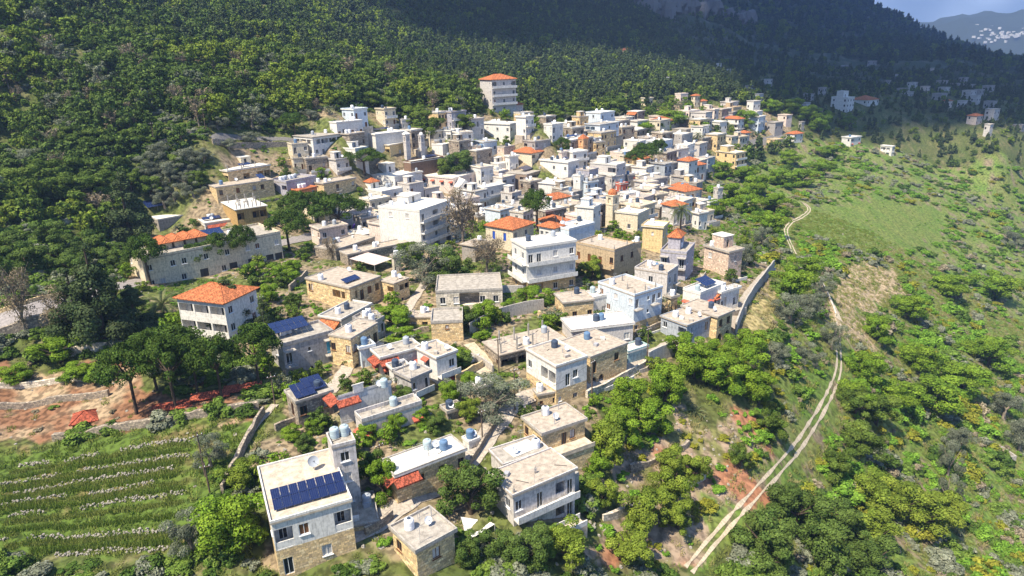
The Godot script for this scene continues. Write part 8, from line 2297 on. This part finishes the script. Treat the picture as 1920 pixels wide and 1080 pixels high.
# ---------------------------------------------------------------- small things
func pole(at: Vector3, h: float, label: String, kind := "pole"):
	var T := thing("utility_pole", label, "utility pole", at, rng.randf() * 0.6 + 0.3)
	var s := mb()
	tube(s, Vector3(0, -0.5, 0), Vector3(0, h, 0), 0.13, 0.085, 7)
	part("shaft", s.commit(), M[kind], T)
	var c := mb()
	box(c, Vector3(0, h - 0.5, 0.1), Vector3(1.3, 0.1, 0.1))
	part("cross_arm", c.commit(), M.pole, T)
	for i in 3:
		var q := mb()
		lathe(q, Vector3(-0.5 + 0.5 * i, h - 0.44, 0.1), [Vector2(0.04, 0), Vector2(0.06, 0.05), Vector2(0.03, 0.14), Vector2(0.0, 0.16)], 6)
		part("insulator", q.commit(), M.fwhite, T)
	return T

func cable(a: Vector3, b: Vector3, sag: float, label: String):
	var T := thing("overhead_cable", label, "cable", Vector3.ZERO)
	var s := mb()
	var prev := a
	for i in 12:
		var t := (i + 1) / 12.0
		var p := a.lerp(b, t) + Vector3.DOWN * sag * 4.0 * t * (1.0 - t)
		tube(s, prev, p, 0.018, 0.018, 4, false)
		prev = p
	part("wire", s.commit(), M.darkmetal, T)

func car(at: Vector3, yaw: float, m: Material, label: String):
	var T := thing("parked_car", label, "car", at, yaw, "")
	var b := mb()
	var prof := [Vector2(-2.1, 0.35), Vector2(-2.1, 0.82), Vector2(-1.9, 0.9), Vector2(1.0, 0.92), Vector2(2.0, 0.78), Vector2(2.1, 0.5), Vector2(2.05, 0.35)]
	extrude(b, prof, 0.85)
	part("body", b.commit(), m, T)
	var c := mb()
	extrude(c, [Vector2(-1.85, 0.9), Vector2(-1.5, 1.38), Vector2(0.1, 1.42), Vector2(0.95, 0.92)], 0.72)
	part("cabin", c.commit(), M.glass, T)
	var r := mb()
	box(r, Vector3(-0.7, 1.43, 0), Vector3(1.5, 0.05, 1.38))
	part("roof", r.commit(), m, T)
	for s in [[-1.3, -1], [-1.3, 1], [1.3, -1], [1.3, 1]]:
		var w := mb()
		tube(w, Vector3(s[0], 0.32, s[1] * 0.68), Vector3(s[0], 0.32, s[1] * 0.88), 0.32, 0.32, 12)
		var wp := part("wheel", w.commit(), M.darkmetal, T)
		var rm := mb()
		tube(rm, Vector3(s[0], 0.32, s[1] * 0.7), Vector3(s[0], 0.32, s[1] * 0.89), 0.18, 0.18, 10)
		part("rim", rm.commit(), M.metal, wp)
	for s in [-1, 1]:
		var l := mb()
		box(l, Vector3(2.04, 0.66, s * 0.6), Vector3(0.12, 0.14, 0.3))
		part("headlight", l.commit(), M.fwhite, T)

func extrude(st: SurfaceTool, prof: Array, hw: float):
	var n := prof.size()
	var c := Vector2.ZERO
	for p in prof: c += p / n
	for i in n:
		var p: Vector2 = prof[i]
		var q: Vector2 = prof[(i + 1) % n]
		var o := (p + q) * 0.5 - c
		quad(st, Vector3(p.x, p.y, -hw), Vector3(q.x, q.y, -hw), Vector3(q.x, q.y, hw), Vector3(p.x, p.y, hw), Vector3(o.x, o.y, 0))
		tri(st, Vector3(c.x, c.y, hw), Vector3(p.x, p.y, hw), Vector3(q.x, q.y, hw), Vector3.BACK)
		tri(st, Vector3(c.x, c.y, -hw), Vector3(p.x, p.y, -hw), Vector3(q.x, q.y, -hw), Vector3.FORWARD)

func gazebo(at: Vector3, yaw: float, w: float, label: String):
	var T := thing("gazebo", label, "gazebo", at, yaw)
	var r := mb()
	roof_hip(r, w, w, 2.4, 1.1, 0.3)
	part("roof", r.commit(), M.redtile, T)
	var f := mb()
	box(f, Vector3(0, -0.3, 0), Vector3(w + 1.6, 1.0, w + 1.6))
	part("floor", f.commit(), M.rpinkroof, T)
	for s in [[-1, -1], [1, -1], [1, 1], [-1, 1]]:
		var p := mb()
		box(p, Vector3(s[0] * w * 0.46, 1.2, s[1] * w * 0.46), Vector3(0.2, 2.4, 0.2))
		part("post", p.commit(), M.fbrown, T)
		var b := mb()
		box(b, Vector3(s[0] * (w / 2 + 0.6), 0.6, 0), Vector3(0.1, 0.1, w + 1.0))
		part("rail", b.commit(), M.fbrown, T)

func build_small_things():
	pole(Vector3(-39.4,7.63,-74.3),9.0,"wooden pole at the head of the terraced field")
	pole(Vector3(-0.0,7.62,-90.5),9.0,"wooden pole beside the arch house steps")
	pole(Vector3(12.2,6.83,-96.3),8.0,"steel pole before the weathered arches")
	pole(Vector3(23.8,6.05,-110.8),8.0,"dark pole at the paved ramp")
	pole(Vector3(-17.2,8.25,-74.8),6.0,"short pole beside the red corner awning")
	pole(Vector3(-44.8,11.48,-114.5),9.0,"tall pole beside the villa garden")
	pole(Vector3(-108.4,33.69,-213.1),9.0,"yellowish pole at the upper road bend")
	pole(Vector3(-95.1,36.94,-220.0),9.0,"yellowish pole beside the olive grove road")
	pole(Vector3(-85.3,39.66,-247.3),9.0,"yellowish pole above the olive grove")
	pole(Vector3(-2.5,8.84,-101.5),8.0,"tall concrete pole before the unfinished slab house")
	pole(Vector3(-37.5,7.27,-71.0),7.0,"leaning pole on the field path")
	pole(Vector3(-35.7,9.34,-90.8),7.0,"pole beside the rubble stone house")
	pole(Vector3(-4.6,7.40,-82.4),7.0,"pole beside the lower lane bend")
	cable(Vector3(-39.4,16.23,-74.3),Vector3(-35.7,15.94,-90.8),1.2,"sagging cable from the field pole to the rubble house pole")
	cable(Vector3(12.2,14.43,-96.3),Vector3(-2.5,16.44,-101.5),1.2,"cable between the arch steps pole and the slab pole")
	cable(Vector3(-108.4,42.29,-213.1),Vector3(-95.1,45.54,-220.0),1.2,"cable between upper road poles beside the bend")
	cable(Vector3(-95.1,45.54,-220.0),Vector3(-85.3,48.26,-247.3),1.2,"cable between olive grove poles")
	cable(Vector3(12.2,14.43,-96.3),Vector3(23.8,13.65,-110.8),1.2,"long cable along the paved ramp")
	cable(Vector3(-44.8,20.08,-114.5),Vector3(-35.7,15.94,-90.8),1.2,"cable from the villa pole down to the rubble house")
	cable(Vector3(-4.6,14.00,-82.4),Vector3(12.2,14.43,-96.3),1.2,"cable from the lane bend to the arch steps")
	cable(Vector3(-34.9,17.16,-104.2),Vector3(-26.6,17.32,-105.7),0.8,"thin cable strung from the grey house with blue to the stone house edged white")
	cable(Vector3(-11.9,15.44,-115.6),Vector3(2.0,12.98,-109.1),0.8,"thin cable strung from the ochre stone house below to the unfinished slab house")
	cable(Vector3(12.1,14.84,-125.8),Vector3(23.3,16.27,-127.5),0.8,"thin cable strung from the small golden stone house to the white and sky-blue house")
	cable(Vector3(-19.1,14.88,-102.4),Vector3(-11.9,15.44,-115.6),0.8,"thin cable strung from the white house with iron to the ochre stone house below")
	cable(Vector3(-43.8,18.26,-228.4),Vector3(-24.7,23.88,-173.9),0.8,"thin cable strung from the house with orange pyramid to the brilliant white four-floor block")
	cable(Vector3(21.8,18.14,-152.4),Vector3(39.4,15.71,-155.3),0.8,"thin cable strung from the tan house with brown to the lavender-grey house")
	cable(Vector3(-11.3,13.66,-72.8),Vector3(-17.5,13.87,-84.2),0.8,"thin cable strung from the stone house with white to the low pale house with")
	cable(Vector3(-34.4,17.82,-132.4),Vector3(-26.6,17.32,-105.7),0.8,"thin cable strung from the sandstone house with corner to the stone house edged white")
	cable(Vector3(7.0,21.91,-142.1),Vector3(-8.7,16.42,-131.1),0.8,"thin cable strung from the large white three-floor house to the stone ruin with dark")
	cable(Vector3(23.3,16.27,-127.5),Vector3(33.2,11.77,-121.6),0.8,"thin cable strung from the white and sky-blue house to the blue-grey cottage")
	cable(Vector3(-6.7,16.53,-237.8),Vector3(8.3,13.51,-232.9),0.8,"thin cable strung from the house with hanging balcony to the unpainted grey block house")
	cable(Vector3(37.0,20.47,-256.4),Vector3(73.2,17.31,-280.3),0.8,"thin cable strung from the pale grey apartment block to the tall house with orange")
	car(Vector3(-59.1,13.16,-164.6),0.5,M.fwhite,"white car parked by the garage end of the long building")
	car(Vector3(-57.3,12.84,-166.5),0.5,M.tankp,"pale car parked beside the roadside pines")
	car(Vector3(-82.1,33.32,-234.4),0.1,M.darkmetal,"dark car on the upper road")
	gazebo(Vector3(-64.4,7.46,-91.0),0.4,3.2,"open gazebo with red pyramid roof beside the red soil beds")
	veranda(Vector3(-50.7,9.13,-90.3),0.3,5.6,"lower long red tiled restaurant veranda under the umbrella pines")
	veranda(Vector3(-45.8,9.70,-92.3),0.3,5.6,"middle long red tiled restaurant veranda under the umbrella pines")
	veranda(Vector3(-41.6,9.88,-94.3),0.3,5.6,"upper long red tiled restaurant veranda under the umbrella pines")
	sail(Vector3(-4.7,4.72,-67.1))
	slide(Vector3(-42.4,9.95,-197.2))
	trough(Vector3(116.9,-35.39,-142.0))
	pass

func bell_tower(nm: String, label: String, at: Vector3, yaw: float, w: float, h: float, m: Material, cap: Material, dome: bool):
	var T := thing(nm, label, "tower", at, yaw)
	var st := mb()
	for k in [[Vector3(-w / 2, 0, w / 2), Vector3.RIGHT, Vector3.BACK], [Vector3(-w / 2, 0, -w / 2), Vector3.BACK, Vector3.LEFT], [Vector3(w / 2, 0, w / 2), Vector3.FORWARD, Vector3.RIGHT], [Vector3(w / 2, 0, -w / 2), Vector3.LEFT, Vector3.FORWARD]]:
		facade(st, k[0], k[1], k[2], w, -3.0, h, [[w * 0.3, w * 0.7, h - 2.3, h - 0.6, 0.4, true]])
	part("shaft", st.commit(), m, T)
	var c := mb()
	box(c, Vector3(0, h + 0.1, 0), Vector3(w + 0.4, 0.2, w + 0.4))
	part("cornice", c.commit(), m, T)
	var c2 := mb()
	box(c2, Vector3(0, h - 2.6, 0), Vector3(w + 0.25, 0.14, w + 0.25))
	part("string_course", c2.commit(), m, T)
	var d := mb()
	if dome:
		var pr: Array = []
		for i in 9: pr.append(Vector2(cos(PI * i / 16.0) * w * 0.52, h + 0.2 + sin(PI * i / 16.0) * w * 0.62))
		lathe(d, Vector3.ZERO, pr, 14)
	else:
		roof_hip(d, w, w, h + 0.36, w * 0.55, 0.2)
	part("cap", d.commit(), cap, T)

func chapel(at: Vector3, yaw: float):
	var T := thing("chapel", "white gabled chapel front with a round rose opening", "chapel", at, yaw)
	var w := 5.0
	var h := 4.6
	var L := 8.0
	var s := mb()
	facade(s, Vector3(-w / 2, 0, L / 2), Vector3.RIGHT, Vector3.BACK, w, -3.0, h, [[w * 0.35, w * 0.65, 0.1, 2.3, 0.3, true]])
	facade(s, Vector3(-w / 2, 0, -L / 2), Vector3.BACK, Vector3.LEFT, L, -3.0, h, [])
	facade(s, Vector3(w / 2, 0, L / 2), Vector3.FORWARD, Vector3.RIGHT, L, -3.0, h, [])
	tri(s, Vector3(-w / 2, h, L / 2), Vector3(w / 2, h, L / 2), Vector3(0, h + 2.6, L / 2), Vector3.BACK, Vector2(0, 0), Vector2(w, 0), Vector2(w / 2, 2.6))
	part("wall", s.commit(), M.white, T)
	var r := mb()
	slope(r, [Vector3(-w / 2 - 0.2, h - 0.1, L / 2 - 0.1), Vector3(-w / 2 - 0.2, h - 0.1, -L / 2), Vector3(0, h + 2.6, -L / 2), Vector3(0, h + 2.6, L / 2 - 0.1)])
	slope(r, [Vector3(w / 2 + 0.2, h - 0.1, L / 2 - 0.1), Vector3(w / 2 + 0.2, h - 0.1, -L / 2), Vector3(0, h + 2.6, -L / 2), Vector3(0, h + 2.6, L / 2 - 0.1)])
	part("roof", r.commit(), M.rwhite, T)
	var o := mb()
	tube(o, Vector3(0, h + 0.4, L / 2 + 0.01), Vector3(0, h + 0.4, L / 2 + 0.05), 0.7, 0.7, 18)
	var ro := part("rose_window", o.commit(), M.glass, T)
	var g := mb()
	for i in 20:
		var a := TAU * i / 20.0
		var b := TAU * (i + 1) / 20.0
		tube(g, Vector3(cos(a) * 0.8, h + 0.4 + sin(a) * 0.8, L / 2 + 0.06), Vector3(cos(b) * 0.8, h + 0.4 + sin(b) * 0.8, L / 2 + 0.06), 0.12, 0.12, 5, false)
	part("ring", g.commit(), M.pale, ro)

func veranda(at: Vector3, yaw: float, w: float, label: String):
	var T := thing("restaurant_veranda", label, "veranda", at, yaw)
	var r := mb()
	slope(r, [Vector3(-w / 2, 2.5, 0.9), Vector3(w / 2, 2.5, 0.9), Vector3(w / 2, 3.0, -0.7), Vector3(-w / 2, 3.0, -0.7)])
	slope(r, [Vector3(-w / 2, 2.4, 0.9), Vector3(w / 2, 2.4, 0.9), Vector3(w / 2, 2.9, -0.7), Vector3(-w / 2, 2.9, -0.7)])
	quad(r, Vector3(-w / 2, 2.4, 0.9), Vector3(w / 2, 2.4, 0.9), Vector3(w / 2, 2.5, 0.9), Vector3(-w / 2, 2.5, 0.9), Vector3.BACK)
	part("roof", r.commit(), M.redtile, T)
	var b := mb()
	box(b, Vector3(0, 0.7, -0.65), Vector3(w - 0.2, 4.2, 0.2))
	part("back_wall", b.commit(), M.rawgrey, T)
	var f := mb()
	box(f, Vector3(0, -0.35, 1.6), Vector3(w + 0.6, 0.9, 6.0))
	part("terrace", f.commit(), M.rpinkroof, T)
	for i in 4:
		var p := mb()
		tube(p, Vector3(-w / 2 + 0.2 + i * (w - 0.4) / 3.0, 0, 0.8), Vector3(-w / 2 + 0.2 + i * (w - 0.4) / 3.0, 2.42, 0.8), 0.07, 0.07, 6)
		part("post", p.commit(), M.fbrown, T)

func sail(at: Vector3):
	var T := thing("shade_sail", "white shade sail stretched beside the lower dark trees", "shade sail", at, 0.3)
	var s := mb()
	var n := 8
	for i in n:
		for j in n:
			var q: Array = []
			for k in [[0, 0], [1, 0], [1, 1], [0, 1]]:
				var u: float = (i + k[0]) / float(n)
				var v: float = (j + k[1]) / float(n)
				q.append(Vector3((u - 0.5) * 3.4, 2.6 + (u - 0.5) * (v - 0.5) * 3.0 - 0.5 * sin(PI * u) * sin(PI * v), (v - 0.5) * 2.6))
			quad(s, q[0], q[1], q[2], q[3], Vector3.UP)
	part("cloth", s.commit(), M.cloth, T)
	for c in [[-1.7, -1.3, 3.4], [1.7, -1.3, 1.9], [1.7, 1.3, 3.4], [-1.7, 1.3, 1.9]]:
		var p := mb()
		tube(p, Vector3(c[0], -0.8, c[1]), Vector3(c[0], c[2], c[1]), 0.05, 0.05, 6)
		part("post", p.commit(), M.metal, T)

func slide(at: Vector3):
	var T := thing("play_tower", "yellow and blue play tower with purple panel under the pines", "play tower", at, 0.5)
	var y := mat(lin(0.72, 0.46, 0.03), 0.5)
	var u := mat(lin(0.10, 0.04, 0.36), 0.5)
	var b := mat(lin(0.04, 0.14, 0.62), 0.5)
	for s in [[-1, -1], [1, -1], [1, 1], [-1, 1]]:
		var p := mb()
		tube(p, Vector3(s[0] * 0.8, -0.5, s[1] * 0.8), Vector3(s[0] * 0.8, 3.2, s[1] * 0.8), 0.1, 0.1, 7)
		part("post", p.commit(), y, T)
	var d := mb()
	box(d, Vector3(0, 1.5, 0), Vector3(1.8, 0.15, 1.8))
	part("deck", d.commit(), y, T)
	var r := mb()
	roof_hip(r, 1.8, 1.8, 3.2, 0.9, 0.2)
	part("roof", r.commit(), b, T)
	var c := mb()
	for i in 8:
		var a := PI * i / 8.0
		var e := PI * (i + 1) / 8.0
		tube(c, Vector3(-3.4 + cos(a) * 0.9, sin(a) * 3.6, -0.5), Vector3(-3.4 + cos(e) * 0.9, sin(e) * 3.6, -0.5), 0.35, 0.35, 8)
	part("arch", c.commit(), u, T)
	var sl := mb()
	box(sl, Vector3(2.3, 0.9, 0), Vector3(3.2, 0.1, 0.9), Basis(Vector3.BACK, -0.5))
	part("slide", sl.commit(), b, T)

func trough(at: Vector3):
	var T := thing("water_basin", "square concrete water basin in the lower meadow", "basin", at, 0.1)
	var s := mb()
	for k in [[0, 2.0, 5.0, 0.3], [0, -2.0, 5.0, 0.3]]: box(s, Vector3(k[0], 0.6, k[1]), Vector3(k[2], 2.0, k[3]))
	for k in [[2.35, 0.0], [-2.35, 0.0]]: box(s, Vector3(k[0], 0.6, k[1]), Vector3(0.3, 2.0, 3.69))
	part("basin_wall", s.commit(), M.concrete, T)
	var w := mb()
	box(w, Vector3(0, 0.5, 0), Vector3(4.4, 0.1, 3.69))
	part("water", w.commit(), M.glass, T)
